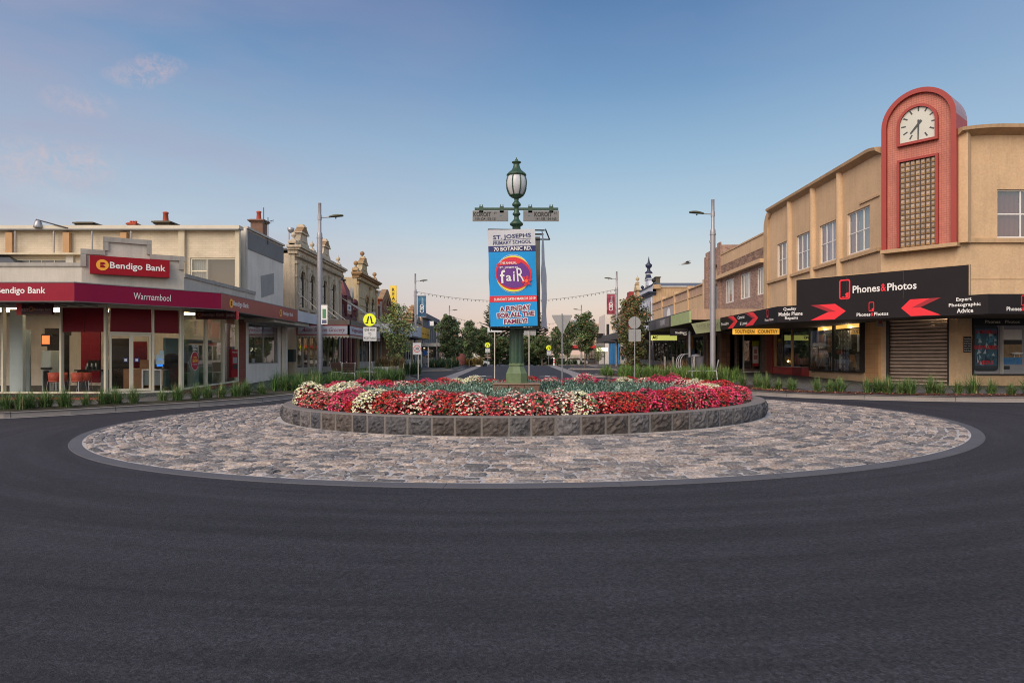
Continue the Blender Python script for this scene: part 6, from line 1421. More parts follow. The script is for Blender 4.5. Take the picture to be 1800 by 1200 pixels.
for a, b, c, d in wins:
    o = window(r1, fRt, a, b, c, d, 3, 1, M_white, M_glass, w=-.12, fw=.09, bw=.09, vbars=[.27, .73]); mb = MB(fRt); mb.quad((a, -.2, c), (b, -.2, c), (b, -.2, d), (a, -.2, d), mat('ivory_blind', (170,160,140), .8, .1, 3)); mb.build('pane_backing', o)
# pier tower at its far end with the tall recessed window
mb = wall(fRt, fr_u(yc), fr_u(yb), -.2, 9.55, [(fr_u(52.0), fr_u(50.0), 3.6, 8.3), (fr_u(52.4), fr_u(49.6), .6, 3.1)], M_bb, depth=10, reveal=.3)
mb.box(fr_u(yc), fr_u(52.4), 0, .1, .2, 9.2, M_bb, fRt); mb.box(fr_u(49.6), fr_u(yb), 0, .1, .2, 9.75, M_bb, fRt); mb.build('pier_tower', r1)
mb = MB(fRt); mb.quad((fr_u(52), -.3, 3.6), (fr_u(50), -.3, 3.6), (fr_u(50), -.3, 8.3), (fr_u(52), -.3, 8.3), M_dec); mb.box(fr_u(51.7), fr_u(50.5), -.29, -.26, 4.4, 6.8, M_wdark); mb.box(fr_u(51.95), fr_u(50.05), -.28, -.1, 6.9, 7.2, M_dec2); mb.build('tower_window', r1)
mb = MB(fRt); mb.box(fr_u(47.6), fr_u(46.0), -1.2, -1.1, .5, 3.1, M_dark); mb.quad((fr_u(47.6), -1.1, .5), (fr_u(46), -1.1, .5), (fr_u(46), 0, .5), (fr_u(47.6), 0, .5), M_dark); mb.build('doorway', r1)
# tiled shop entrance pier, glass corner shop
M_btile = brickmat('brown_tile', (150,112,86), (122,88,70), (90,72,60), .3, .3, rough=.6, msize=.01, offset=0)
mb = MB(); Y = 40.3
mb.box(PX(1265, 43), PX(1280, 43), 42.6, 43.2, .3, 3.0, M_btile); mb.box(PX(1241, 45), PX(1249, 45), 44.6, 45, .3, 3.0, M_btile); mb.build('tiled_pier', r1, split=True)
mb = MB(fRt); mb.quad((fr_u(45.5), -1.6, .6), (fr_u(41.2), -1.6, .6), (fr_u(41.2), -1.6, 3.1), (fr_u(45.5), -1.6, 3.1), mat('grey_green_room', (124,130,120), .8, .25, 1)); mb.quad((fr_u(45.5), -1.6, .7), (fr_u(41.2), -1.6, .7), (fr_u(41.2), 0, .7), (fr_u(45.5), 0, .7), M_grey); mb.build('shop_interior', r1)
f_end = Fr(0, 40.9); sx0, sx1 = PX(1306, 40.9), PX(1336, 40.9)
mb = MB(f_end); mb.box(sx0, sx0+.08, -.05, 0, .62, 3.0, M_white); mb.box(sx1, 14.8, -.05, 0, .62, 3.0, mat('grey_green_panel', (108,114,108), .7, .08, 2)); mb.box(sx0, sx1, -.05, 0, .55, .65, M_white); sf = mb.build('window_frame', r1)
mb = MB(f_end); mb.quad((sx0, -.02, .65), (sx1, -.02, .65), (sx1, -.02, 3), (sx0, -.02, 3), M_glassd); mb.build('glass_pane', sf)
mb = MB(f_end); u = PX(1328, 40.9); mb.box(u-.17, u+.17, -.0, .01, 1.05, 2.15, M_let_w); mb.box(u-.17, u+.17, 0, .012, .95, 1.12, mat('poster_red', (190,50,50), .5, 0)); mb.box(u-.2, u+.22, 0, .012, 2.18, 2.45, mat('poster_lime', (170,180,40), .5, 0)); mb.box(u-.08, u+.08, .01, .014, 1.7, 1.95, mat('poster_pale_red', (190,130,130), .5, 0)); mb.box(u-.1, u+.12, .01, .014, 1.35, 1.6, mat('poster_pale_red', (190,130,130), .5, 0)); mb.build('poster', r1)
# canopies along this side
M_grn = mat('sage_green_fascia', (158,172,122), .6, .12, 2); M_grn2 = mat('olive_green_fascia', (112,116,84), .6, .12, 2); M_dkf = mat('charcoal_fascia', (74,70,72), .5, .1, 2); M_tanf = mat('tan_fascia', (180,150,126), .75, .1, 1.5, stain=.25)
mb = MB(); Y = 35.15
mb.box(PX(1215, Y), PX(1347, Y), Y, Y+.1, 3.40, PZ(547, Y)+.12, M_tanf); mb.build('canopy_end', r1)
mb = MB(); a, b = PX(1215, Y), 10.62; mb.raw([(a, Y-.02, PZ(569, Y)), (b, Y-.02, PZ(560, Y)), (b+.12, Y-.35, PZ(581, Y)), (a+.15, Y-.35, PZ(587, Y)), (a, Y+.1, PZ(569, Y)), (b, Y+.1, PZ(560, Y))], [(0, 3, 2, 1), (0, 1, 5, 4)], M_grn2); mb.build('slanted_skirt', r1)
mb = MB(); mb.raw([(a+.12, Y-.18, 3.15), (b-.1, Y-.18, 3.28), (b-.02, Y-.24, 3.12), (a+.18, Y-.24, 2.98)], [(0, 3, 2, 1)], mat('faded_panel', (100,106,76), .6, .1, 2)) if 0 else None
fsk = MB(Fr(0, Y-.2)); fsk.text('SUITED DOUBLE IT', (a+b)/2+.05, 3.13, .17, .14, width=(b-a)*.85, m=mat('faded_lettering', (84,88,66), .5, 0), rot=.11); fsk.build('lettering', r1)
fcn = Fr(9.0, 50, 0, -1); mb = MB(fcn)      # u = 50-y
mb.box(50-39.4, 50-35.2, -.1, 0, 3.25, 3.87, M_grn); mb.build('canopy_fascia', r1)
mb = MB(fcn); mb.box(50-46, 50-39.42, -.1, 0, 3.25, 3.85, M_dkf); mb.box(50-43.4, 50-39.9, 0, .01, 3.30, 3.80, mat('grey_panel', (104,98,102), .5, .05, 2)); mb.text('SQUIRE', 50-41.6, 3.56, .02, .36, m=M_signw, bold=.02); mb.build('canopy_fascia', r1)
mb = MB(); mb.quad((9.05, 35.2, 3.3), (14.8, 35.2, 3.3), (14.8, 50, 3.3), (9.05, 50, 3.3), mat('dark_soffit', (62,52,46), .8, .1, 3)); mb.box(9.0, 14.8, 35.2, 50, 3.86, 3.9, M_roof); mb.build('canopy', r1)
for px, Yp in ((1182, 39), (1214, 35.6)): pass
Y = 36.5; fh = Fr(0, Y); s = MB(fh); xa, xb = PX(1161, 37.6), PX(1210, Y); s.box(xa+.3, xb, -.12, 0, PZ(590, Y), PZ(577, Y), M_blk); s = s.build('hanging_sign', r1)
mb = MB(fh); mb.text('Snobbys!', xa+.85, PZ(585, Y), .01, .16, m=M_let_w, bold=.03); mb.build('lettering', s)
mb = MB(fh); cc_ = (PX(1204, Y), PZ(588, Y)); 
for k in range(8): t0, t1 = R(200+k*17), R(200+(k+1)*17); mb.quad((cc_[0]+.13*math.cos(t0), .01, cc_[1]+.05+.07*math.sin(t0)), (cc_[0]+.13*math.cos(t1), .01, cc_[1]+.05+.07*math.sin(t1)), (cc_[0]+.09*math.cos(t1), .01, cc_[1]+.06+.05*math.sin(t1)), (cc_[0]+.09*math.cos(t0), .01, cc_[1]+.06+.05*math.sin(t0)), M_let_w)
mb.build('smile_mark', s)
Y = 47; fh = Fr(0, Y); s = MB(fh); M_lime = mat('lit_lime_sign', (222,224,120), .5, .05, 3, emit=.35); s.box(PX(1144, Y), PX(1190, Y), -.12, 0, PZ(598, Y), PZ(589, Y), M_lime); s = s.build('hanging_sign', r1)
mb = MB(fh); mb.text('MS', PX(1151, Y), PZ(593, Y), .01, .22, m=M_let_k, shear=.3); mb.build('lettering', s)
# ---- long low shop with cream panels
r2 = thing('panelled_shop', 'long low shop with tan and grey parapet panels between short upstands', 'shop building', (17, 62, 0))
pz_ = 7.2; mb = wall(fRt, fr_u(73.3), fr_u(53.1), -.3, pz_, [(fr_u(72.8), fr_u(53.6), .7, 3.2)], M_tanf, depth=12); mb.build('wall', r2)
mb = MB(fRt); ys_ = [RR(1147.5), RR(1165), RR(1187), RR(1211), 53.2]
for i, (p, q) in enumerate(zip(ys_, ys_[1:])):
    mb.box(fr_u(p)+.15, fr_u(q)-.15, 0, .05, 4.1, pz_-.75, (M_dec, mat('grey_panel_wall', (160,152,150), .8, .08, 2), M_dec, M_dec)[i]); mb.box(fr_u(p), fr_u(q), 0, .1, pz_-.75, pz_-.65, M_dec2)
    mb.box(fr_u(q)-.14, fr_u(q)+.14, -.3, .14, 4.0, pz_+.35, M_dec)
mb.box(fr_u(73.3), fr_u(53.1), -.2, .12, pz_, pz_+.1, M_dec2); mb.build('parapet', r2)
mb = MB(fRt); oval(mb, fr_u(RR(1176.5)), 5.5, .06, .75, .75, M_let_w, fRt); mb.build('round_sign', r2)
shopfront(r2, fRt, fr_u(72.8), fr_u(63), .7, 3.2, 6, M_alu, .5); shopfront(r2, fRt, fr_u(62.6), fr_u(53.6), .7, 3.2, 6, M_alu, .4)
mb = MB(fRt); mb.box(fr_u(58.5), fr_u(56.5), .02, .08, 2.2, 3.2, mat('orange_panel', (216,136,56), .5, .1, 2)); mb.box(fr_u(58.5), fr_u(56.0), .02, .09, 1.2, 2.18, mat('steel_blue_panel', (88,116,140), .5, .1, 2)); mb.build('window_sign', r2)
mb = MB(); mb.box(9.4, 14.8, 50.2, 73, 3.35, 3.45, M_soffit); mb.box(9.3, 9.4, 50.2, 73, 3.2, 3.8, M_dkf); mb.build('canopy', r2)
# ---- pale blue Victorian with dark blue trim
r3 = thing('blue_trim_victorian', 'pale Victorian front with dark blue cornice and tall blue capped spire finial', 'shop building', (17, 77, 0))
M_pb = mat('pale_blue_white', (186,192,204), .8, .08, 2); M_nv = mat('navy_trim', (30,40,66), .5, .08, 3); M_tn = mat('tan_side_wall', (172,145,112), .85, .12, 1, stain=.3)
u0, u1 = fr_u(80.6), fr_u(73.4); zt = 8.3
wd_ = (fr_u(RR(1139.5)), fr_u(RR(1134)), 4.3, 7.0)
mb = wall(fRt, u0, u1, -.3, zt, [wd_, (u0+.5, u1-.4, .8, 3.2)], M_pb, closed=False, reveal=.3); mb.build('wall', r3)
mb = MB(fRt); arch(mb, fRt, wd_[0], wd_[1], wd_[3]-(wd_[1]-wd_[0])/2, 0, M_pb, .2, fill=M_pb, rev=.3, proj=.1); mb.box(u0+.1, u0+.4, 0, .12, 4, zt-.3, M_pb); mb.box(u1-.4, u1-.1, 0, .12, 4, zt-.3, M_pb); mb.box(u0, u1, 0, .2, 3.85, 4.0, M_pb); mb.build('moulding', r3)
window(r3, fRt, *wd_, 2, 2, M_white, M_wdark, w=-.26)
mb = MB(); cornice(mb, fRt, u0, u1, zt-.1, .4, .5, M_nv, .0); mb.box(u0, u1, -.4, .02, zt+.3, zt+.95, M_pb, fRt); mb.box(u0-.05, u1+.05, -.45, .12, zt+.95, zt+1.07, M_nv, fRt); mb.build('cornice', r3)
um = fr_u(RR(1138)); mb = MB(fRt); pediment(mb, fRt, um, .05, zt+.9, 2.6, 1.9, M_pb, M_nv); mb.build('gable', r3)
c = fRt((um, -.15, 0)); mb = MB(); z = zt+2.6; mb.lathe([(.45, z), (.4, z+.12), (.2, z+.3), (.16, z+.55), (.36, z+.75), (.38, z+.95), (.15, z+1.15), (.1, z+1.4), (.01, z+1.9)], c.x, c.y, 12, M_nv); mb.build('spire_finial', r3)
mb = MB(); ball(mb, fRt, u1-.3, -.2, zt+1.05, .5, M_black); ball(mb, fRt, u0+.3, -.2, zt+1.05, .42, M_nv); mb.build('parapet_ball', r3, split=True)
mb = MB(); zs0 = PZ(503, 73.4); mb.box(14.82, 34, 73.4, 73.7, -.3, zs0, M_tn); mb.box(14.83, 15.6, 73.05, 73.69, zs0-.3, zt+1.02, M_tn); mb.build('side_wall', r3)
mb = MB(); mb.quad((15.6, 73.3, zs0), (34, 73.3, zs0), (34, 77, zs0+.75), (15.6, 77, zs0+.75), M_roof); mb.quad((15.6, 77, zs0+.75), (34, 77, zs0+.75), (34, 81, zs0), (15.6, 81, zs0), M_roof); mb.box(15.6, 34, 73.25, 73.35, zs0-.08, zs0+.0, M_white); mb.build('roof', r3)
chimney(1151, 1162, 500, 486, 78, col=M_stone, parent=r3)
shopfront(r3, fRt, u0+.5, u1-.4, .8, 3.2, 3, M_white, .5); mb = MB(); mb.box(9.6, 14.8, 73.5, 80.5, 3.2, 3.7, M_dkf); mb.build('canopy', r3)
# ---- tan gabled front, red front
def simple(name, label, y0, y1, ztop, m, trim, side=1, wn_=2, fin=None, cano=None, gable=None, loc=None):
    fr = fRt if side > 0 else fL; a, b = (fr_u(y1), fr_u(y0)) if side > 0 else (y0, y1)
    t = thing(name, label, 'shop building', (17 if side > 0 else -14, (y0+y1)/2, 0)); L_ = b-a
    ops = [(a+L_*(k+.5)/wn_-.45, a+L_*(k+.5)/wn_+.45, 4.3, 6.0) for k in range(wn_)]
    mb = wall(fr, a, b, -.5, ztop, ops+[(a+.4, b-.4, .7, 3.1)], m, depth=14, reveal=.2); mb.build('wall', t)
    for o in ops: window(t, fr, *o, 1, 2, M_offw, M_wdark, w=-.15)
    mb = MB(); cornice(mb, fr, a, b, ztop-.5, .35, .35, trim or m, .4); mb.box(a, b, -.3, .08, ztop, ztop+.1, trim or m, fr)
    for o in ops: mb.box(o[0]-.12, o[1]+.12, 0, .1, o[3], o[3]+.15, trim or m, fr); mb.box(o[0]-.12, o[1]+.12, 0, .12, o[2]-.12, o[2], trim or m, fr)
    mb.build('cornice', t)
    if gable: mb = MB(); pediment(mb, fr, (a+b)/2, .05, ztop, min(3, L_*.7), gable, m, trim); urn(mb, fr, (a+b)/2, -.15, ztop+gable*.9, .55, trim or m); mb.build('gable', t)
    if fin:
        mb = MB()
        for u in (a+.3, b-.3): urn(mb, fr, u, -.15, ztop+.1, fin, trim or m)
        mb.build('parapet_urn', t, split=True)
    shopfront(t, fr, a+.4, b-.4, .7, 3.1, 3, M_offw, .5)
    if cano:
        mb = MB(); x0, x1 = (9.8, 14.8) if side > 0 else (-12, -9.4); mb.box(x0, x1, y0, y1, 3.15, 3.6, cano); mb.build('canopy', t)
    return t
simple('tan_gable_shop', 'narrow tan front with a tall scrolled gable and urn finial', 80.8, 85.6, 8.4, M_tn, M_yc, gable=2.4, wn_=1, cano=None)
r5 = simple('crimson_shop', 'dark red painted front with a stepped crest between tan gable and pale fronts', 85.8, 91.5, 8.8, mat('crimson_paint', (140,40,38), .6, .12, 2), None, wn_=2, cano=None)
mb = MB(fRt); u = fr_u(88.6); M_crim = mat('crimson_paint', (140,40,38)); mb.box(u-1.6, u+1.6, -.5, .1, 8.9, 9.5, M_crim); mb.box(u-.9, u+.9, -.5, .1, 9.5, 10.0, M_crim); mb.build('crest', r5)
simple('ornate_white_shop', 'white stucco front with urns left of the red front', 91.7, 103, 7.9, mat('white_stucco', (200,192,180), .8, .1, 2), M_ital2, fin=.8, wn_=4, cano=None)
# ---- white two storey end building, blue shopfront
r7 = thing('white_corner_building', 'plain white two storey building with bright blue shopfront columns', 'shop building', (17, 108, 0))
M_wb = mat('white_building', (206,198,190), .8, .07, 1.5)
mb = wall(fRt, fr_u(112), fr_u(103.2), -.5, 8.2, [(fr_u(108), fr_u(106.5), 3.8, 6), (fr_u(111.6), fr_u(103.6), .6, 3.2)], M_wb, depth=12); mb.box(fr_u(112), fr_u(103.2), -.3, .2, 8.2, 8.4, M_wb, fRt); mb.build('wall', r7)
window(r7, fRt, fr_u(108), fr_u(106.5), 3.8, 6, 2, 1, M_dkf, M_wdark, w=-.1)
shopfront(r7, fRt, fr_u(111.6), fr_u(103.6), .6, 3.2, 4, M_white, .5)
M_blc = mat('blue_column', (44,112,170), .5, .06, 3); mb = MB()
for y in (95.5, 98, 100.5, 103): mb.box(14.2, 14.6, y, y+.5, .4, 4.0, M_blc)
mb.build('blue_column', r7, split=True); mb = MB(); mb.box(13.65, 15.5, 103.25, 111, -.5, 8.1, M_wb); mb.build('front_block', r7); mb = MB(); mb.box(13.85, 14.25, 103.2, 103.24, 4.6, 6.6, M_wdark); mb.build('side_window', r7); mb = MB(); mb.box(14.1, 14.75, 95, 103.2, 4.0, 4.9, mat('pale_blue_fascia', (150,164,176), .6, .06, 2)); mb.build('canopy', r7)
mb = MB(fRt); mb.quad((fr_u(111.9), 0, 3.3), (fr_u(103.4), 0, 3.3), (fr_u(103.4), .9, 3.2), (fr_u(111.9), .9, 3.2), M_white); mb.build('ledge', r7)
simple('cream_far_shop', 'cream two storey shop with small blocky parapet beyond the white building', 112.4, 126, 7.0, M_cream, M_stone, wn_=5, cano=mat('red_fascia', (190,40,44), .5, .05, 2))
simple('yellow_far_shop', 'ochre two storey shop half hidden behind the middle street trees', 126.3, 142, 7.8, M_tn, M_stone, wn_=5, cano=M_dkf)
t = thing('far_sign_stack', 'stacked dark, red and lit pale canopy signs in front of the far cream shop', 'sign')
Y = 96
for p0, p1, y0, y1, m in ((1049, 1061, 586, 595, M_blk), (1049, 1062, 596, 603, mat('red_fascia', (190,40,44))), (1048, 1062, 604, 610, M_alu), (1049, 1068, 611, 617, mat('lit_pale_sign', (236,234,196), .5, 0, emit=1.0))):
    mb = MB(); mb.box(PX(p0, Y), PX(p1, Y), Y, Y+.3, PZ(y1, Y), PZ(y0, Y), m); mb.build('sign_panel', t)
mb = MB()
for p in (1049, 1062): mb.box(PX(p, Y), PX(p, Y)+.15, Y+.1, Y+.25, .3, PZ(586, Y), M_alu)
mb.build('post', t)

# ================================================================ ornamental lamp post in the island
M_green = mat('green_lamp_paint', (44,72,54), .42, .18, 5, .15, 20, fine=.08); M_green2 = mat('faded_green_paint', (96,114,80), .5, .2, 5)
LX, LY = .04, 16.67
lamp = thing('heritage_lamp', 'green cast iron lamp post with lantern and street name arms in the flower bed', 'lamp post', (LX, LY, .3))
S = LY/1200
def lz(py): return PZ(py, LY)
mb = MB(); M_plin = mat('plinth_stone', (112,84,72), .85, .2, 5, .5, 25, fine=.15); z1 = lz(674)
for k in range(3): a = LX-.55+k*.367; mb.box(a+.004, a+.363, LY-.55, LY+.55, .3, z1-.01, M_plin)
mb.box(LX-.57, LX+.57, LY-.57, LY+.57, z1-.01, z1+.02, mat('plinth_cap', (128,108,92), .85, .15, 4)); mb.build('plinth', lamp, bevel=.01)
def octl(prof, name, seg=8, m=M_green, smooth=False): mb = MB(); mb.lathe(prof, LX, LY, seg, m, smooth=smooth, a0=math.pi/8 if seg == 8 else 0); return mb.build(name, lamp)
octl([(.275, z1+.02), (.275, lz(656)), (.265, lz(655)), (.20, lz(645)), (.19, lz(643)), (.205, lz(642)), (.205, lz(640)), (.18, lz(638))], 'base', m=M_green2)
# fluted shaft
n = 32; mb = MB(); vs = []; zz = [lz(638), lz(600), lz(560), lz(480), lz(404)]; rs = [.178, .172, .165, .14, .115]
for z, r in zip(zz, rs):
    for k in range(n): a = 2*math.pi*k/n; q = r*(1-.09*(1 if k % 4 in (1, 2) else 0)); vs.append((LX+q*math.cos(a), LY+q*math.sin(a), z))
mb.raw(vs, [(i*n+k, i*n+(k+1) % n, (i+1)*n+(k+1) % n, (i+1)*n+k) for i in range(len(zz)-1) for k in range(n)], M_green); mb.build('shaft', lamp)
octl([(.10, lz(404)), (.10, lz(398)), (.155, lz(396)), (.165, lz(393)), (.12, lz(390)), (.06, lz(385)), (.055, lz(380)), (.09, lz(378)), (.10, lz(376)), (.06, lz(372)), (.055, lz(364)), (.10, lz(362)), (.11, lz(359)), (.08, lz(356)), (.05, lz(353)), (.06, lz(349)), (.13, lz(347)), (.13, lz(344)), (.1, lz(343))], 'baluster', 16, smooth=True)
# lantern: frosted panes, ribs, cap and finial
def lr(py): return pw(py, [(308, .19), (314, .235), (322, .255), (330, .245), (338, .21), (344, .155)])
M_frost = mat('frosted_glass', (186,188,192), .3, .08, 6, spec=.5)
pys = [309, 312, 316, 320, 325, 330, 335, 339, 343.5]
mb = MB(); seg = 24; vs = [(LX+lr(p)*math.cos(2*math.pi*k/seg), LY+lr(p)*math.sin(2*math.pi*k/seg), lz(p)) for p in pys for k in range(seg)]
mb.raw(vs, [(i*seg+k, (i+1)*seg+k, (i+1)*seg+(k+1) % seg, i*seg+(k+1) % seg) for i in range(len(pys)-1) for k in range(seg)], M_frost, smooth=True); mb.build('lantern_glass', lamp)
mb = MB()
for k in range(8):
    a = R(22.5+45*k); mb.tube([(LX+(lr(p)+.008)*math.cos(a), LY+(lr(p)+.008)*math.sin(a), lz(p)) for p in pys], .016, 6, M_green)
mb.lathe([(.16, lz(345)), (.175, lz(343.5)), (.165, lz(342.5))], LX, LY, 24, M_green); mb.build('lantern_ribs', lamp)
mb = MB(); mb.lathe([(.22, lz(310)), (.245, lz(308.5)), (.24, lz(307)), (.20, lz(304)), (.13, lz(300)), (.095, lz(296)), (.075, lz(291)), (.07, lz(288)), (.11, lz(286.5)), (.115, lz(285)), (.06, lz(283.5)), (.03, lz(282)), (.035, lz(280.5)), (.015, lz(279.5)), (.01, lz(277))], LX, LY, 20, M_green); mb.build('lantern_cap', lamp)
# cross arms with the name plates
mb = MB(); za = lz(366.5); mb.box(LX-1.02, LX+1.02, LY-.025, LY+.025, za-.04, za+.015, M_green)
for px in (846, 882, 932, 969): x = PX(px, LY); mb.box(x-.05, x+.05, LY-.03, LY+.03, za-.11, za+.05, M_green); mb.box(x-.04, x-.02, LY-.02, LY+.02, za+.05, za+.09, M_green); mb.box(x+.02, x+.04, LY-.02, LY+.02, za+.05, za+.09, M_green)
mb.build('cross_arm', lamp)
M_plate = mat('name_plate', (112,112,112), .5, .06, 4); fl = Fr(0, LY-.03)
for p0, p1, t1, t2, sx in ((831, 893, 'KOROIT', '100-124 103-121', 0), (920, 982, 'KOROIT', '141-185 134-160', 1)):
    s = MB(); x0, x1 = PX(p0, LY), PX(p1, LY); zt, zb = lz(371), lz(389); s.box(x0, x1, LY-.03, LY, zb, zt, M_plate); s.box(x0-.008, x1+.008, LY-.02, LY-.01, zb-.008, zt+.008, M_alu); s = s.build('name_plate', lamp)
    mb = MB(fl); c = (x0+x1)/2; w_ = x1-x0
    mb.text(t1, x0+w_*(.27 if not sx else .56), lerp(zt, zb, .34), .006, .115, m=M_let_k, bold=.02, width=w_*.5); mb.text('ST', x0+w_*(.64 if not sx else .91), lerp(zt, zb, .22), .006, .05, m=M_let_k, width=w_*.08, bold=.01); mb.text(t2, x0+w_*(.37 if not sx else .64), lerp(zt, zb, .78), .006, .06, m=M_let_k, bold=.01, width=w_*.58)
    mb.raw([(x0+w_*(.78 if not sx else .13)+a*.035, .006, lerp(zt, zb, .5)+b*.02) for a, b in ((0, 0), (1.4, .4), (1, 1), (0, .7))], [(0, 1, 2, 3)], mat('blue_crest', (44,110,140), .5, 0)); mb.build('lettering', s)
# banner frames
mb = MB()
zr, zrb = PZ(403, LY-.64), PZ(575.5, LY-.64)
for z, e in ((zr, .66), (zrb, .62)):
    y0, y1 = LY-.62, LY+.62
    for a, b in (((-e, y0), (e, y0)), ((e+.02, y0), (e+.18, y1)), ((-e, y0), (-e-.04, y1)), ((-e, y1), (e+.18, y1))): mb.tube([(LX+a[0], a[1], z), (LX+b[0], b[1], z-.02)], .018, 6, M_black)
    mb.tube([(LX, LY-.62, z), (LX, LY+.62, z)], .022, 6, M_black); mb.tube([(LX-e, LY, z), (LX+e, LY, z)], .022, 6, M_black)
mb.build('banner_bracket', lamp)
# front banner
LYB = LY-.64; bs = LYB/1200
bx0, bx1 = PX(858, LYB), PX(940, LYB); bzt, bzb = PZ(404, LYB), PZ(574, LYB); BW, BH = bx1-bx0, bzt-bzb
ban = thing('fair_banner', 'blue school fair banner hanging on the front of the lamp post', 'banner', (LX, LYB, bzb))
def warp(p, xo=0):
    u, w, z = p; t = (bzt-z)/BH; sag = .007*math.sin(t*7+u*2)+.003*math.sin(u*7+t*2)
    return (u+.065*t*BH/2.35+.012*(u/BW), w+sag+.02*t, z+.02*(u-bx0)/BW)
fb = Fr(0, LYB)
def bpx(px, py):   # position on the banner face as drawn in the flat (undo the shear)
    z = PZ(py, LYB); t = (bzt-z)/BH; return PX(px, LYB)-.065*t*BH/2.35, z
def sheet(mb, u0, u1, z0, z1, w, m, nu=14, nz=None):
    nz = nz or max(1, int((z1-z0)/.08)); vs = [warp((lerp(u0, u1, i/nu), w, lerp(z0, z1, j/nz))) for j in range(nz+1) for i in range(nu+1)]
    mb.raw(vs, [(j*(nu+1)+i, j*(nu+1)+i+1, (j+1)*(nu+1)+i+1, (j+1)*(nu+1)+i) for j in range(nz) for i in range(nu)], m, fb, smooth=True)
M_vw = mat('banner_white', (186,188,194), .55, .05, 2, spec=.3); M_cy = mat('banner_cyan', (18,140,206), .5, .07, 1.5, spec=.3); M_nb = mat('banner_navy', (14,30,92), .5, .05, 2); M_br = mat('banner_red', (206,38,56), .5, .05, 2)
mb = MB(); sheet(mb, bx0, bx1, bzb, bzt, 0, M_vw); mb.build('fabric', ban)
mb = MB(); zA = PZ(436, LYB); zB = PZ(443.5, LYB); sheet(mb, bx0, bx1, zB, PZ(433, LYB), .004, M_nb); sheet(mb, bx0, bx1, bzb, zB, .005, M_cy); zr0, zr1 = PZ(531.5, LYB), PZ(520.5, LYB); sheet(mb, bx0, bx1, zr0, zr1, .009, M_br); mb.build('printed_panel', ban)
def ell(mb, cx, cz, a, b, w, m, rot=0, n=40):
    P = []
    for k in range(n): t = 2*math.pi*k/n; x, y = a*math.cos(t), b*math.sin(t); P.append(warp((cx+x*math.cos(rot)-y*math.sin(rot), w, cz+x*math.sin(rot)+y*math.cos(rot))))
    c = warp((cx, w, cz)); mb.raw([c]+P, [(0, k+1, (k+1) % n+1) for k in range(n)], m, fb)
M_by = mat('banner_yellow', (232,214,50), .5, 0); M_pu = mat('banner_purple', (98,40,130), .5, .04, 2); M_oc = mat('banner_orange', (236,96,50), .5, 0); M_mg = mat('banner_magenta', (112,10,66), .5, 0)
ec, ez = bpx(902, 482)
mb = MB(); k = bs
ell(mb, ec, ez, 30*k, 34*k, .014, M_let_w); ell(mb, ec, ez, 29.4*k, 33.4*k, .018, M_cy); ell(mb, ec+.5*k, ez, 30.5*k, 31.6*k, .022, M_by); ell(mb, ec+.5*k, ez+.5*k, 31.5*k, 28.6*k, .027, M_br, -.18); ell(mb, ec+.2*k, ez-1*k, 29*k, 24*k, .033, M_pu, -.12)
P = [bpx(*q) for q in ((872, 466), (881, 461), (912, 459), (917, 462), (911, 465.5), (879, 467.5))]; mb.raw([warp((p[0], .040, p[1])) for p in P], [tuple(range(5, -1, -1))], M_br, fb)
fx, fz = bpx(925, 495)
for i in range(6):
    a = R(60*i+15); P = [(fx+9*k*math.cos(a+d)*r, fz+9.5*k*math.sin(a+d)*r) for d, r in ((0, .12), (-.42, .75), (0, 1.1), (.42, .75))]; mb.raw([warp((p[0], .043, p[1])) for p in P], [(0, 1, 2, 3)], M_br, fb)
ell(mb, fx, fz, 3*k, 3*k, .047, M_oc); mb.build('fair_emblem', ban)
mb = MB(fb)
def bt(s, px, py, wpx, hpx, m, w, bold=.015, rot=0, outline=None):
    u, z = bpx(px, py)
    if outline:
        for qi, (dx, dz) in enumerate(((-.011, -.011), (.011, -.011), (-.011, .011), (.011, .011))): mb.text(s, u+dx, z+dz, w-.006+qi*.0006, hpx*k*1.02, width=wpx*k*1.01, m=outline, bold=.05, rot=rot, warp=warp)
    mb.text(s, u, z, w, hpx*k, width=wpx*k, m=m, bold=bold, rot=rot, warp=warp)
bt('ST. JOSEPHS', 900, 417, 66, 9, M_nb, .008, .02, .05); bt('PRIMARY SCHOOL', 900, 426.8, 66, 6, M_nb, .008, .01, .04); bt('70 BOTANIC RD.', 901.5, 438, 66, 7, M_let_w, .010, .02, .02)
u, z = bpx(900, 422.2); mb.raw([warp((u-33*k, .008, z-.02)), warp((u+33*k, .008, z+.02)), warp((u+33*k, .008, z+.028)), warp((u-33*k, .008, z-.012))], [(0, 1, 2, 3)], M_nb)
bt('THE ANNUAL', 894, 463.5, 29, 4, M_let_w, .054, .02); bt("ST. JOSEPH'S", 894.5, 471.8, 32, 4.4, M_let_w, .050, .02)
bt('f', 884, 487, 9, 23, M_let_w, .044, .03, .02); bt('a', 894.5, 490, 9.5, 10.5, M_let_w, .044, .03); bt('i', 903.5, 486.5, 2.6, 17, M_let_w, .044, .03); bt('R', 914.5, 484, 12, 24, M_let_w, .044, .0, .06)
bt('SUNDAY 24TH MARCH 2019', 905, 526, 72, 4.8, M_let_w, .014, .025, .02)
bt('A FUN DAY', 905.5, 542.5, 53, 8.6, M_mg, .022, .045, .07, M_let_w); bt('FOR ALL THE', 906.5, 553.6, 64, 8.6, M_mg, .022, .045, .06, M_let_w); bt('FAMILY!', 906.5, 565.2, 41, 8.4, M_mg, .022, .045, .04, M_let_w)
mb.build('lettering', ban)
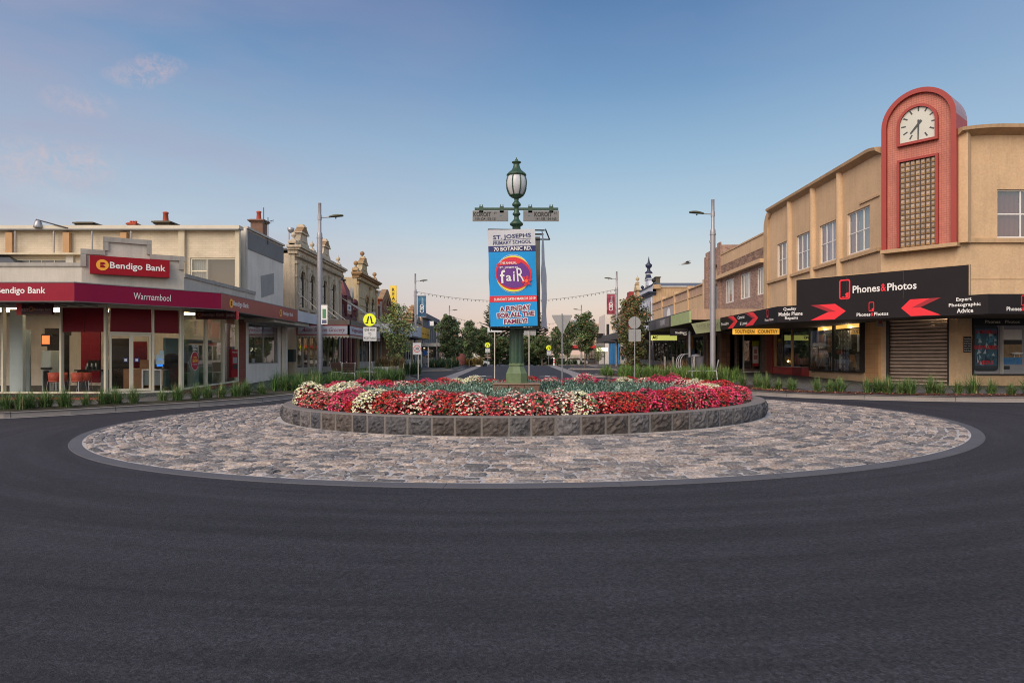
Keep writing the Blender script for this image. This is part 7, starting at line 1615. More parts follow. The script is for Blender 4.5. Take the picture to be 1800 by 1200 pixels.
# the three plain banners on the other sides
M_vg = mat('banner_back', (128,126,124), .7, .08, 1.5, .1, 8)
def plain(name, label, p0, p1, zt_, zb_, m, bulge=0, letters=None, stem=None):
    t = thing(name, label, 'banner', (p0[0], p0[1], zb_)); mb = MB(); nu, nz = 8, 26; d = Vector((p1[0]-p0[0], p1[1]-p0[1])); nn = Vector((-d.y, d.x)).normalized(); vs = []
    def pt(i, j, off=0):
        a = i/nu; b = j/nz; q = .010*math.sin(b*10+a*3)+bulge*math.sin(min(1, b*1.05)*math.pi*.62)*a+.006*math.sin(b*23+a*5)+off; sk = .05*(1-a)*(b*1.0); return (p0[0]+d.x*a-nn.x*q, p0[1]+d.y*a-nn.y*q, lerp(zt_, zb_, b)-.0*a)
    vs = [pt(i, j) for j in range(nz+1) for i in range(nu+1)]; mb.raw(vs, [(j*(nu+1)+i, j*(nu+1)+i+1, (j+1)*(nu+1)+i+1, (j+1)*(nu+1)+i) for j in range(nz) for i in range(nu)], m, smooth=True); mb.build('fabric', t)
    if letters:
        mb = MB(); rnd = random.Random(2)
        for b0, wd, i0 in letters:
            for q in range(int(wd)): i = i0+q*.42; mb.raw([pt(i, b0, -.012), pt(i+.3, b0, -.012), pt(i+.3, b0+.55, -.012), pt(i, b0+.55, -.012)], [(0, 1, 2, 3)], mat('showthrough_ink', (90,88,92), .7, 0))
        mb.build('printed_marks', t)
    return t
plain('plain_banner', 'pale billowing banner seen edge on at the right of the lamp post', (LX+.585, LY-.6), (LX+.69, LY+.6), PZ(403, LY-.6), PZ(574, LY-.6), M_vw, .08, [(12, 12, 2.2), (14.2, 8, 4), (15.3, 5, 4), (17.2, 9, 3), (20, 12, 2), (20.8, 10, 2.4), (23, 4, 4)])
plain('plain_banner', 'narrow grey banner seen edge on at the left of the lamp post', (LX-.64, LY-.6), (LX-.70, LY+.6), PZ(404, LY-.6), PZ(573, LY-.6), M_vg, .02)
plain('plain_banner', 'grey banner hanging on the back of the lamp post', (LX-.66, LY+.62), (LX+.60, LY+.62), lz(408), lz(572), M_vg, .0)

# ================================================================ street lamps
M_pole = mat('lamp_pole_steel', (150,150,156), .45, .1, 3, metal=.35); M_head = mat('lamp_head', (74,76,56), .5, .1, 3)
def street_lamp(x, y, side, ztop, label):
    gz = G(x, y)+.1; t = thing('street_lamp', label, 'street lamp', (0, 0, 0), 'tall grey street lamps lining both kerbs')
    mb = MB(); H = ztop-gz; zz = H*.84
    mb.lathe([(.145, -.1), (.14, .3), (.13, zz-.25), (.13, zz-.1), (.115, zz-.05), (.085, zz), (.08, H-.03), (.085, H-.02), (.085, H)], 0, 0, 16, M_pole); mb.lathe([(.15, zz-.32), (.15, zz-.26)], 0, 0, 16, M_pole); mb.box(-.16, -.1, -.05, .05, zz-.7, zz-.6, M_steel); mb.build('pole', t)
    za = H-.72; mb = MB(); mb.tube([(0, 0, za), (side*.55, 0, za+.02)], .028, 8, M_pole); mb.lathe([(.1, za-.12), (.1, za+.12)], 0, 0, 16, M_pole); mb.build('arm', t)
    mb = MB(); n = 10; vs = []
    for i in range(n+1):
        q = i/n; w_ = .03+.13*math.sin(min(1, q*1.35)*math.pi*.62)**.8*(1 if q < .9 else (1-q)*6+.4); h_ = .03+.07*math.sin(q*math.pi*.85+.2)
        for k in range(10): a = 2*math.pi*k/10; vs.append((side*(.45+q*.72), w_*math.cos(a), za+.03+.06*q+(h_ if math.sin(a) > 0 else .035)*math.sin(a)))
    mb.raw(vs, [(i*10+k, i*10+(k+1) % 10, (i+1)*10+(k+1) % 10, (i+1)*10+k) for i in range(n) for k in range(10)], M_head, smooth=True); mb.raw(vs[-10:], [tuple(range(10))], M_head)
    mb.lathe([(.03, za-.06), (.045, za-.01)], side*.8, 0, 10, M_black); mb.build('lamp_head', t)
    t.location = (x, y, gz); return t
sl = street_lamp(-9.72, 34, 1, PZ(357, 34), 'nearest street lamp on the left kerb, arm reaching right')
sr = street_lamp(9.86, 34, -1, PZ(351, 34), 'nearest street lamp on the right kerb, arm reaching left')
def lamp_at(src, x, y, label, ztop): o = copy_tree(src, (x, y, G(x, y)+.1), None, label); o.scale = (1, 1, (ztop-G(x, y)-.1)/((PZ(357 if src is sl else 351, 34))-G(src.location.x, 34)-.1)); return o
lamp_at(sl, PX(730, 66), 66, 'second street lamp on the left, carrying the blue street banner', PZ(481, 66)); lamp_at(sl, PX(790, 101), 101, 'third and farthest street lamp on the left, half hidden by trees', PZ(537, 101))
lamp_at(sr, PX(1084, 66), 66, 'second street lamp on the right, carrying the dark red street banner', PZ(477, 66)); lamp_at(sr, PX(1022, 101), 101, 'third and farthest street lamp on the right, above the round tree', PZ(536, 101))
# street banners
def cbd(x0, x1, y0, y1, Y, m, label, txt=True):
    t = thing('street_banner', label, 'banner', (PX(x0, Y), Y, PZ(y1, Y)), 'vertical banners on the street lamps'); f = Fr(0, Y); a, b, c, d = PX(x0, Y), PX(x1, Y), PZ(y1, Y), PZ(y0, Y)
    mb = MB(f); mb.box(a, b, -.012, 0, c, d, m); mb.build('fabric', t)
    if txt:
        mb = MB(f); um = lerp(a, b, .5); mb.text('CBD', um, lerp(c, d, .38), .006, (b-a)*.48, m=M_let_w, bold=.02, rot=math.pi/2, width=(d-c)*.42); mb.text('time', lerp(a, b, .55), lerp(c, d, .74), .006, (b-a)*.3, m=mat('pale_lettering', (150,176,190), .5, 0), rot=math.pi/2); mb.build('lettering', t)
    mb = MB(); s = -1 if x0 > 905 else 1; xe = b if x0 > 905 else a
    for z in (c-.03, d+.03): mb.tube([(PX(1084, Y) if x0 > 905 else PX(730, Y), Y+.0, z), (a if x0 > 905 else b, Y, z)], .02, 5, M_steel)
    mb.build('bracket', t)
def mottled(name, c1, c2):
    m = mat(name, c1, .6, 0); t = m.node_tree; n = t.nodes.new('ShaderNodeTexNoise'); n.inputs['Scale'].default_value = 1.6; n.inputs['Detail'].default_value = 5; g = t.nodes.new('ShaderNodeNewGeometry'); t.links.new(g.outputs['Position'], n.inputs['Vector'])
    r = t.nodes.new('ShaderNodeValToRGB'); r.color_ramp.elements[0].position = .4; r.color_ramp.elements[1].position = .65; r.color_ramp.elements[0].color = (*s2l(c1), 1); r.color_ramp.elements[1].color = (*s2l(c2), 1); t.links.new(n.outputs[0], r.inputs[0]); t.links.new(r.outputs[0], t.nodes['Principled BSDF'].inputs['Base Color']); return m
cbd(734, 749, 520, 556, 65.8, mottled('blue_banner_print', (16,58,96), (60,120,150)), 'blue street banner on the left lamp')
cbd(1066.5, 1081, 517, 552, 65.8, mottled('red_banner_print', (120,24,44), (170,80,100)), 'dark red street banner on the right lamp')
t = thing('street_banner', 'pale grey and blue street banner half behind a tree on the right', 'banner', (PX(1014, 101), 101, 3), 'vertical banners on the street lamps'); mb = MB(); mb.box(PX(1009, 100.8), PX(1019, 100.8), 100.8, 100.82, PZ(586, 100.8), PZ(562, 100.8), mottled('pale_banner_print', (150,164,176), (70,96,140))); mb.build('fabric', t)
t = thing('street_banner', 'pale grey and blue street banner half behind a tree on the left', 'banner', (PX(798, 101), 101, 3), 'vertical banners on the street lamps'); mb = MB(); mb.box(PX(793, 100.8), PX(803, 100.8), 100.8, 100.82, PZ(586, 100.8), PZ(562, 100.8), mat('pale_banner_print', (1,1,1))); mb.build('fabric', t)
# festoon lights across the street
def festoon(Y, p0, p1, sag_py, nb, label):
    a, b = PT(*p0, Y), PT(*p1, Y); zl = PZ(sag_py, Y); t = thing('festoon_lights', label, 'string lights', tuple(a), 'strings of bulbs across the street'); pts = []
    n = 40
    def f(q): z = lerp(a.z, b.z, q); zm = (a.z+b.z)/2; return Vector((lerp(a.x, b.x, q), Y, z-(zm-zl)*4*q*(1-q)))
    mb = MB(); mb.tube([f(i/n) for i in range(n+1)], .014, 4, M_black); mb.build('cable', t); M_bu = mat('festoon_bulb', (96,84,76), .3, 0)
    mb = MB(); mb.lathe([(.016, -.01), (.02, -.05), (.042, -.10), (.035, -.15), (.012, -.17)], 0, 0, 6, M_bu); first = None
    for i in range(nb):
        p = f((i+.5)/nb)
        if first is None: mb.v = [v for v in mb.v]; me_o = mb.build('bulb', t); first = me_o; me_o.location = Vector(p)-Vector(t['_o']); me_o.data.transform(Matrix.Translation(Vector(t['_o'])))
        else: o = first.copy(); COL.objects.link(o); o.parent = t; o.location = Vector(p)-Vector(t['_o'])
festoon(66, (730, 512), (1084, 508), 529, 52, 'near string of festoon bulbs between the banner carrying lamps'); festoon(101, (791, 556), (1021, 558), 573, 40, 'far string of festoon bulbs low over the street')

# ================================================================ signs on posts
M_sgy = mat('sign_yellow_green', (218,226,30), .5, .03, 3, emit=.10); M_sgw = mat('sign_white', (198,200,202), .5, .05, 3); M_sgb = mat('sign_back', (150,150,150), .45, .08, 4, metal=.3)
def post(t, x, y, ztop, r=.028, m=None): mb = MB(); mb.tube([(x, y, G(x, y)-.1), (x, y, ztop)], r, 8, m or M_steel); mb.build('post', t)
def disc(mb, x, z, w, r, m, fr, n=28): oval(mb, x, z, w, r, r, m, fr, n)
def walkers(mb, fr, x, z, s, w):
    for d in (-1, 1):
        P = [(-.02, .44), (.14, .44), (.30, -.22), (.12, -.30)] ; mb.raw([(x+d*(a*s*1.0+.05*s), w, z+b*s*1.0) for a, b in P], [(0, 1, 2, 3) if d < 0 else (3, 2, 1, 0)], M_let_k, fr)
        P = [(.10, -.32), (.30, -.26), (.46, -.34), (.42, -.44), (.12, -.42)]; mb.raw([(x+d*(a*s+.05*s), w, z+b*s) for a, b in P], [(0, 1, 2, 3, 4)], M_let_k, fr)
def crossing(px, cy, rp, pl, Y, label, base=None, txt=True):
    x = PX(px, Y); t = thing('crossing_sign', label, 'road sign', (x, Y, G(x, Y)), 'yellow pedestrian crossing signs'); f = Fr(0, Y-.04); z = PZ(cy, Y); r = rp/1200*Y
    post(t, x, Y, z+r*.95); mb = MB(f); n = 32
    mb.lathe([(r, -.004), (r, .004)], 0, 0, 32, M_sgb, Fr(0, 0)) if 0 else mb.prism([(x+r*math.cos(2*math.pi*k/n), z+r*math.sin(2*math.pi*k/n)) for k in range(n)], -.01, 0, M_sgb); disc(mb, x, z, .003, r*.98, M_let_k, f); disc(mb, x, z, .006, r*.93, M_sgy, f); walkers(mb, f, x, z-.02*r, r*1.25, .010); mb.build('sign_disc', t)
    a, b, c, d = PX(pl[0], Y), PX(pl[1], Y), PZ(pl[3], Y), PZ(pl[2], Y); mb = MB(f); mb.box(a, b, -.01, 0, c, d, M_let_k); mb.box(a+.012, b-.012, 0, .003, c+.012, d-.012, M_sgw); o = mb.build('sign_plate', t)
    mb = MB(f); h = d-c
    for i, (s, ww) in enumerate((('GIVE WAY', .8), ('TO', .22), ('PEDESTRIANS', .88))): mb.text(s, (a+b)/2, d-h*(.2+.3*i), .007, h*.19, width=(b-a)*ww, m=M_let_k, bold=.01)
    mb.build('lettering', o); return t
crossing(650, 562, 12, (638.5, 662.5, 574.5, 599.5), 33, 'near crossing sign on the left above the give way plate, beside the flower bed')
crossing(857, 606.3, 4.8, (853, 861, 612, 620), 92, 'far small crossing sign left of the lamp post base'); crossing(964.5, 611, 4.8, (961, 969, 616.5, 624), 92, 'far small crossing sign right of the lamp post base')
# 30 sign
Y = 42; x = PX(733, Y); t = thing('speed_sign', 'white speed sign reading 30 in a red circle', 'road sign', (x, Y, 0)); post(t, x+.08, Y, PZ(603, Y), .035, M_offw); f = Fr(0, Y-.05); mb = MB(f); a, b, c, d = PX(726, Y), PX(740.5, Y), PZ(623, Y), PZ(602.5, Y); mb.box(a, b, -.01, 0, c, d, M_sgw); cx_, cz_ = (a+b)/2, (c+d)/2; r = (b-a)*.43; disc(mb, cx_, cz_, .004, r, M_br, f); disc(mb, cx_, cz_, .008, r*.82, M_sgw, f); o = mb.build('sign_plate', t); mb = MB(f); mb.text('30', cx_, cz_, .013, r*.8, m=M_let_k, bold=.02); mb.build('lettering', o)
# sign backs
Y = 33; x = PX(1115.5, Y); t = thing('sign_pair', 'back of a round sign above a square plate on one post', 'road sign', (x, Y, 0)); post(t, x, Y-.03, PZ(556, Y)); z = PZ(567, Y); r = 10.8/1200*Y
mb = MB(Fr(0, Y)); n = 28; mb.prism([(x+r*math.cos(2*math.pi*k/n), z+r*math.sin(2*math.pi*k/n)) for k in range(n)], -.01, 0, M_sgb); mb.build('round_plate', t); mb = MB(Fr(0, Y)); mb.prism(list(reversed(rrect(PX(1105, Y), PX(1126.5, Y), PZ(600, Y), PZ(578.5, Y), .04))), -.01, 0, M_sgb); mb.build('square_plate', t)
Y = 31; x = PX(988, Y); t = thing('give_way_sign', 'back of a large triangular give way sign on a slim post', 'road sign', (x, Y, 0)); post(t, x, Y-.03, PZ(551, Y)); mb = MB(Fr(0, Y)); mb.prism([(PX(970.5, Y), PZ(553.5, Y)), (PX(1005.5, Y), PZ(553.5, Y)), (PX(1006, Y), PZ(555.5, Y)), (PX(989.5, Y), PZ(585, Y)), (PX(986.5, Y), PZ(585, Y)), (PX(970, Y), PZ(555.5, Y))][::-1], -.01, 0, M_sgb); mb.build('triangular_plate', t)
Y = 30; x = PX(869.5, Y); t = thing('side_road_sign', 'white plate on a slim post just left of the lamp post, half behind the banner', 'road sign', (x, Y, 0)); post(t, x, Y, PZ(575, Y), .025, M_offw); mb = MB(Fr(0, Y-.03)); mb.box(PX(857, Y), PX(882, Y), -.01, 0, PZ(583.5, Y), PZ(576, Y), M_sgw); mb.build('sign_plate', t)
x = PX(930, Y); t = thing('side_road_sign', 'back of a grey plate on a slim post just right of the lamp post', 'road sign', (x, Y, 0)); post(t, x, Y-.03, PZ(574, Y), .025, M_offw); mb = MB(Fr(0, Y)); mb.box(PX(921, Y), PX(942, Y), -.01, 0, PZ(589, Y), PZ(576, Y), M_sgb); mb.build('sign_plate', t)
# ================================================================ street furniture
Y = 62; x = PX(974, 84); t = thing('marker_bollard', 'white bollard with red bands at the end of the right gutter strip', 'bollard', (x, 84, G(x, 84))); z = G(x, 84); mb = MB(); mb.lathe([(.11, z), (.1, z+.95), (.08, z+1.0)], x, 84, 12, M_let_w); mb.build('body', t); mb = MB(); mb.lathe([(.115, z+.35), (.115, z+.5)], x, 84, 12, M_br); mb.lathe([(.112, z+.62), (.112, z+.75)], x, 84, 12, M_br); mb.build('red_band', t)
def slimpost(px, pyb, pyt, Y, label, w=.09, grp='slim white posts on the left footpath', slant=0):
    x = PX(px, Y); zb, zt = PZ(pyb, Y), PZ(pyt, Y); mb = MB(); mb.box(x-w/2, x+w/2, Y-w/2, Y+w/2, zb-.2, zt, M_offw); o = mb.build('slim_post', bevel=.01); rebase(o, (x, Y, zb)); tag(o, label, 'post', grp); return o
for px, pt_, Y in ((707, 636, 46), (711, 636, 47.5), (720.5, 636, 46), (725, 638, 47.5)): slimpost(px, 659, pt_, Y, 'slim white post in the clump of posts beside the near left street tree')
for px, pt_, Y in ((741, 618, 60), (753, 610, 62), (777, 627, 78), (783, 629, 80), (793, 630, 84)): slimpost(px, 641, pt_, Y, {741: 'white post right of the 30 sign', 753: 'taller grey post beside the far canopy'}.get(px, 'slim white post under the middle left trees'), .11)
for px, pt_ in ((1168.5, 626), (1183, 627)): slimpost(px, 652, pt_, 44, 'white post in front of the right shop windows, %s of the two' % ('left' if px < 1175 else 'right'), .1, 'white posts on the right footpath')
for px, pb, pt_, Y, lab in ((1142.5, 650, 530, 46, 'tall thin pole beside the round sign back'), (1212.5, 656, 582, 38, 'medium grey post left of the slatted bin'), (768, 640, 575, 78, 'pale pole in front of the grey block')):
    x = PX(px, Y); mb = MB(); mb.tube([(x, Y, PZ(pb, Y)-.3), (x, Y, PZ(pt_, Y))], .06 if px != 1212.5 else .09, 10, M_steel); o = mb.build('thin_pole'); rebase(o, (x, Y, PZ(pb, Y))); tag(o, lab, 'pole')
# parking sign, blue
Y = 68; x = PX(747.5, Y); t = thing('parking_sign', 'small blue sign on a pole beneath the left canopies', 'road sign', (x, Y, .5)); post(t, x, Y, PZ(617, Y), .04); mb = MB(); mb.box(x-.18, x+.18, Y-.08, Y-.05, PZ(624, Y), PZ(616, Y), mat('sign_blue', (40,96,170), .5, 0)); mb.build('sign_plate', t)
# planter box, white mottled
def footz(x, y): return lerp(G(-6, y)+.15, WL(y), .35) if x < 0 else lerp(G(7, y)+.15, WR(y), .35)
t = thing('white_planter', 'long white mottled planter box on the left footpath with a tree and shrubs in it', 'planter', (-8, 42.5, .4)); z = PZ(660, 41)
mb = MB(); x0, x1, x2 = PX(646, 41), PX(690, 41), PX(706, 42.4); M_mot = mottled('mottled_concrete', (196,192,190), (120,112,110)); mb.slab([(x0, 41), (x1, 41), (x2, 42.4), (x2-.2, 43.4), (x0, 43.4)], z-.1, PZ(644.5, 41), M_mot); mb.build('box', t)
for px in (690, 693, 700): x = PX(px, 41); mb = MB(); mb.box(x-.07, x+.07, 40.9, 41.0, z-.1, PZ(643, 41), mat('timber_post', (134,116,108), .8, .15, 6)); mb.build('edge_post', t)
# seats
M_slat = brickmat('seat_timber', (104,80,72), (90,70,66), (40,32,30), 5, .11, msize=.012, offset=0); M_fr = mat('white_steel', (186,186,188), .4, .05, 4)
def seat(px, Y, rz, label, w=1.3, slats=True, lean=1):
    x = PX(px, Y); z = footz(x, Y)
    t = thing('park_bench', label, 'bench', (0, 0, 0), 'white framed seats on the footpaths')
    if slats:
        mb = MB(); mb.raw([(-w/2, .25, .45), (w/2, .25, .45), (w/2, .5, .95), (-w/2, .5, .95), (-w/2, .28, .43), (w/2, .28, .43), (w/2, .53, .93), (-w/2, .53, .93)], [(0, 1, 2, 3), (7, 6, 5, 4), (0, 4, 5, 1), (3, 2, 6, 7)], M_slat); mb.build('backrest', t)
        mb = MB(); mb.box(-w/2, w/2, -.2, .28, .42, .46, M_slat); mb.build('seat', t)
    for s in (-1, 1): mb = MB(); mb.tube([(s*w/2, -.3, 0), (s*w/2, -.15, .42), (s*w/2, .28, .44), (s*w/2, .52, .95)], .03, 6, M_fr); mb.tube([(s*w/2, .28, .44), (s*w/2, .4, 0)], .03, 6, M_fr); mb.build('side_frame', t)
    mb = MB(); mb.tube([(-w/2, -.15, .42), (w/2, -.15, .42)], .03, 6, M_fr); mb.tube([(-w/2, .28, .44), (w/2, .28, .44)], .03, 6, M_fr); mb.build('crossbar', t)
    t.location = (x, Y, z); t.rotation_euler = (0, 0, rz); return t
seat(611, 33.5, R(200), 'timber slatted seat with white legs in front of the grocer', .6); seat(597, 35, R(170), 'low dark slatted seat half hidden behind the taller grass', .6)
seat(636, 35.5, R(178), 'open white seat frame left of the white planter', 1.3, False); seat(1234, 32.5, R(186), 'open white seat frame at the foot of the right street lamp', 1.2, False)
# bin enclosure, bike hoops
Y = 35.5; t = thing('bin_enclosure', 'grey vertical slatted bin enclosure behind the right street lamp', 'bin', (PX(1226, Y), Y, .5)); x0, x1 = PX(1215, Y), PX(1237, Y); zb, zt = PZ(656, Y)-.1, PZ(627, Y); M_bin = mat('bin_slat', (98,98,106), .5, .08, 3)
mb = MB(); n = 11
for k in range(n): a = lerp(x0, x1, k/n); mb.box(a, a+.035, Y, Y+.04, zb, zt, M_bin); 
mb.box(x0, x1, Y+.05, Y+.6, zb, zt-.02, M_black); mb.build('slats', t); mb = MB(); mb.box(x0-.02, x1+.02, Y-.02, Y+.62, zt, zt+.03, M_bin); mb.box(PX(1219.5, Y)-.02, PX(1219.5, Y)+.03, Y-.05, Y-.01, zb, zt+.02, M_offw); mb.lathe([(.25, zt+.03), (.2, zt+.12), (.02, zt+.15)], (x0+x1)/2, Y+.3, 12, M_bin); mb.build('lid', t)
for i, px in enumerate((1199, 1202.5, 1206.5)):
    Y = 36.5-.4*i; x = PX(px, Y); z = PZ(655, Y); mb = MB(); mb.tube([(x+.42*math.cos(R(a))+.1, Y+.15*math.sin(R(a)), z+.45+.55*math.sin(R(a))) for a in range(75, 286, 15)], .022, 6, M_steel); o = mb.build('bike_hoop'); rebase(o, (x, Y, z-.1)); tag(o, 'curved steel bike hoop, %s of the three on the right footpath' % ('left', 'middle', 'right')[i], 'bike hoop', 'bike hoops')
# utility box on the side wall
mb = MB(); Y = 35.9; x = -12.0; mb.box(x, x+.3, 36.1, 36.5, PZ(636, 36), PZ(614, 36), mat('meter_green', (24,44,40), .5, .1, 4)); tag(mb.build('meter_box'), 'dark green meter box on the wall beside the grocer', 'meter box')
mb = MB(); c = PT(806, 633, 88); vs = []; rnd = random.Random(4)
prof = [(1.05, 0), (.95, .45), (.7, .95), (.5, 1.3), (.2, 1.42)]
mb.lathe([(r*1.0, PZ(641, 88)+z) for r, z in prof], c.x, 88, 14, mat('rust_steel', (112,62,52), .8, .25, 3, .4, 20)); o = mb.build('rusty_sculpture')
for v in o.data.vertices: v.co.x += (v.co.z-PZ(641, 88))*.25+rnd.uniform(-.05, .05)
tag(o, 'rust brown rounded boulder like sculpture under the middle left trees', 'sculpture')
mb = MB(); x = PX(1103, 90); 
for dx in (0, 3.0): mb.raw([(x+dx-2, 90, .6), (x+dx-.6, 90, .6), (x+dx-.2, 90, 1.8), (x+dx-.5, 90, 2.2), (x+dx-1.6, 90, 1.6)], [(0, 1, 2, 3, 4)], M_let_w)
# bird in flight
t = thing('seagull', 'small grey seagull flying over the right side shops', 'bird', tuple(PT(1205, 463, 38))); c = PT(1206, 463, 38)
mb = MB(); M_gull = mat('gull_grey', (150,150,148), .7, .15, 8); mb.tube([(c.x-.26, c.y, c.z-.06), (c.x-.12, c.y, c.z-.02), (c.x+.05, c.y, c.z+.02), (c.x+.2, c.y, c.z+.03), (c.x+.28, c.y, c.z+.02)], [.02, .05, .07, .05, .01], 8, M_gull); mb.raw([(c.x-.26, c.y, c.z-.04), (c.x-.4, c.y-.05, c.z-.1), (c.x-.4, c.y+.05, c.z-.08)], [(0, 1, 2)], M_gull)
for s in (-1, 1): mb.raw([(c.x-.08, c.y, c.z+.04), (c.x+.12, c.y, c.z+.05), (c.x+.2, c.y+s*.3, c.z+.12), (c.x+.02, c.y+s*.62, c.z+.02), (c.x-.02, c.y+s*.3, c.z+.1)], [(0, 1, 2, 4), (4, 2, 3)], M_gull)
mb.build('body', t)
tag(pl_sign_small.build('small_sign'), 'small pale sign with green emblem behind the nearest left street lamp', 'sign')

# ================================================================ planting
M_petal = attrmat('petal', .55, 0, 30, .3, fine=.12); M_leaf2 = attrmat('leaf_green', .6, 0, 20, .3, fine=.25); M_blade = attrmat('grass_blade', .6, 0, 8, .25, fine=.2); M_silver = attrmat('silver_leaf', .75, 0, 30, .2, fine=.15)
def begonia(seed, cols, r=.31, h=.40, nf=150, dens=1.0, leafc=((.05, .10, .03), (.03, .06, .02), (.09, .05, .03))):
    rnd = random.Random(seed); mb = MB(); lump = [(rnd.uniform(0, 6.28), rnd.uniform(.1, 1.3), rnd.uniform(.04, .10)) for _ in range(5)]
    def surf(th, ph, k=1):
        d = 1+sum(a*max(0, math.cos(th-t))*(.5+.5*math.cos((ph-p)*2)) for t, p, a in lump); s = math.sin(ph)
        return Vector((r*d*k*s*math.cos(th), r*d*k*s*math.sin(th), max(.02, h*d*k*math.cos(ph)**.8 if math.cos(ph) > 0 else .02)))
    for _ in range(150):
        th, ph = rnd.uniform(0, 6.283), rnd.uniform(.1, 1.55); p = surf(th, ph, rnd.uniform(.7, .96)); n = p.normalized(); a = Vector((rnd.gauss(0, 1), rnd.gauss(0, 1), rnd.gauss(0, 1))).cross(n).normalized(); b = n.cross(a); s = rnd.uniform(.025, .05)
        c = rnd.choice(leafc); k = rnd.uniform(.7, 1.5); mb.col = tuple(v*k for v in c); q = n*s*.4
        mb.raw([tuple(p-a*s), tuple(p+b*s*.7+q), tuple(p+a*s*1.1+q*.5), tuple(p-b*s*.7)], [(0, 1, 2, 3)], M_leaf2)
    root = mb.build('begonia_clump'); mb = MB()
    for _ in range(int(nf*dens*3.1)):
        th, ph = rnd.uniform(0, 6.283), math.acos(rnd.uniform(-.02, 1)); p = surf(th, ph, rnd.uniform(.93, 1.06)); n = (p.normalized()+Vector((rnd.gauss(0, .35), rnd.gauss(0, .35), rnd.gauss(0, .25)))).normalized(); a = Vector((rnd.gauss(0, 1), rnd.gauss(0, 1), rnd.gauss(0, 1))).cross(n).normalized(); b = n.cross(a)
        s = rnd.uniform(.019, .028); c = rnd.choice(cols); k = rnd.uniform(.75, 1.25)
        for m_ in range(4):
            t = m_*math.pi/2+rnd.uniform(-.2, .2); u = a*math.cos(t)+b*math.sin(t); v = n.cross(u); w_ = s*(1 if m_ % 2 == 0 else .72); mb.col = tuple(min(1, x*k*(1+.12*(m_ % 2))) for x in c)
            mb.raw([tuple(p), tuple(p+u*w_*.6+v*w_*.5+n*.012), tuple(p+u*w_+n*.006), tuple(p+u*w_*.6-v*w_*.5+n*.012)], [(0, 3, 2, 1)], M_petal)
        mb.col = (.6, .45, .08); mb.raw([tuple(p+n*.01+a*.006), tuple(p+n*.01-a*.004+b*.005), tuple(p+n*.01-b*.006)], [(0, 1, 2)], M_petal)
    mb.build('blossoms', root); return root
RED = [(.52, .008, .030), (.42, .006, .022), (.60, .02, .05)]; PINK = [(.72, .03, .15), (.62, .02, .11), (.78, .08, .24)]; SALM = [(.62, .03, .08), (.70, .10, .16), (.50, .02, .05), (.58, .03, .07), (.76, .34, .34)]; CREAM = [(.80, .76, .58), (.70, .74, .42), (.84, .80, .68)]; WPINK = [(.84, .76, .66), (.56, .02, .06), (.80, .72, .6), (.62, .05, .12), (.84, .8, .7)]
kinds = {'red': ([begonia(1, RED, nf=170), begonia(2, RED, .3, .38, 150)], 'crimson begonia clump in the round flower bed'), 'pink': ([begonia(3, PINK, nf=170), begonia(4, PINK, .33, .43, 160)], 'hot pink begonia clump in the round flower bed'),
         'salmon': ([begonia(5, SALM, nf=120), begonia(6, SALM, .31, .36, 110)], 'salmon and pink begonia clump with green leaves showing in the round flower bed'), 'cream': ([begonia(7, CREAM, .33, .43, 170), begonia(8, CREAM, .3, .4, 160)], 'cream yellow begonia clump in the round flower bed'), 'white': ([begonia(9, WPINK, nf=150, leafc=((.07, .02, .015), (.05, .05, .02))), begonia(10, WPINK, .3, .38, 140)], 'white begonia clump mixed with red in the round flower bed')}
gname = {k: k+' begonia clumps' for k in kinds}
used = set(); rnd = random.Random(77); clumps = []; ptufts = []
def put_begonia(kind, ang, rad, sc_=1.0):
    protos, lab = kinds[kind]; i = rnd.randrange(2); src = protos[i]; x, y = CX+rad*math.cos(ang), CY+rad*math.sin(ang)
    loc = (x, y, .44+tilt(x-CX)); rz = rnd.uniform(0, 6.28)
    if (kind, i) not in used: used.add((kind, i)); o = src; o.location = loc; o.rotation_euler = (0, 0, rz)
    else: o = copy_tree(src, loc, rz)
    clumps.append((o, kind, rad, y))
    s = sc_*rnd.uniform(.9, 1.12); o.scale = (s, s, s*rnd.uniform(.64, .9)); o['label'] = lab; o['category'] = 'flower clump'; o['group'] = gname[kind]
# front row follows the photograph's run of colours, left to right
front = [(505, 'pink'), (520, 'cream'), (541, 'red'), (560, 'salmon'), (588, 'salmon'), (612, 'pink'), (635, 'red'), (657, 'cream'), (688, 'red'), (716, 'salmon'), (742, 'white'), (770, 'salmon'), (803, 'red'), (826, 'white'), (853, 'salmon'), (884, 'salmon'), (912, 'white'), (945, 'salmon'), (990, 'white'), (1020, 'cream'), (1052, 'salmon'), (1080, 'red'), (1108, 'red'), (1140, 'pink'), (1172, 'red'), (1200, 'salmon'), (1228, 'pink'), (1252, 'red'), (1275, 'pink'), (1297, 'salmon'), (1315, 'pink')]
def ang_for(px, rad):
    k = (px-905)/1200; A = 1+k*k; B = -2*(k*CX+CY); C_ = CX*CX+CY*CY-rad*rad; D = B*B-4*A*C_
    if D < 0: D = 0
    y = (-B-math.sqrt(D))/(2*A); x = k*y; return math.atan2(y-CY, x-CX)
R1 = 4.93
for px, kd in front: put_begonia(kd, ang_for(px, R1) if abs(px-905) < 395 else math.atan2(-.25, 1 if px > 905 else -1)+ (0 if px > 905 else 0), R1, 1.02)
a0, a1 = R(2), R(178); n = 30; seqb = ['pink', 'red', 'cream', 'red', 'salmon', 'pink', 'white', 'red', 'pink', 'salmon', 'cream', 'red', 'pink', 'red', 'white', 'pink']
for i in range(n+1): put_begonia(seqb[(i*5+3) % 16], lerp(a0, a1, i/n), R1)
R2 = 4.38; n = 46
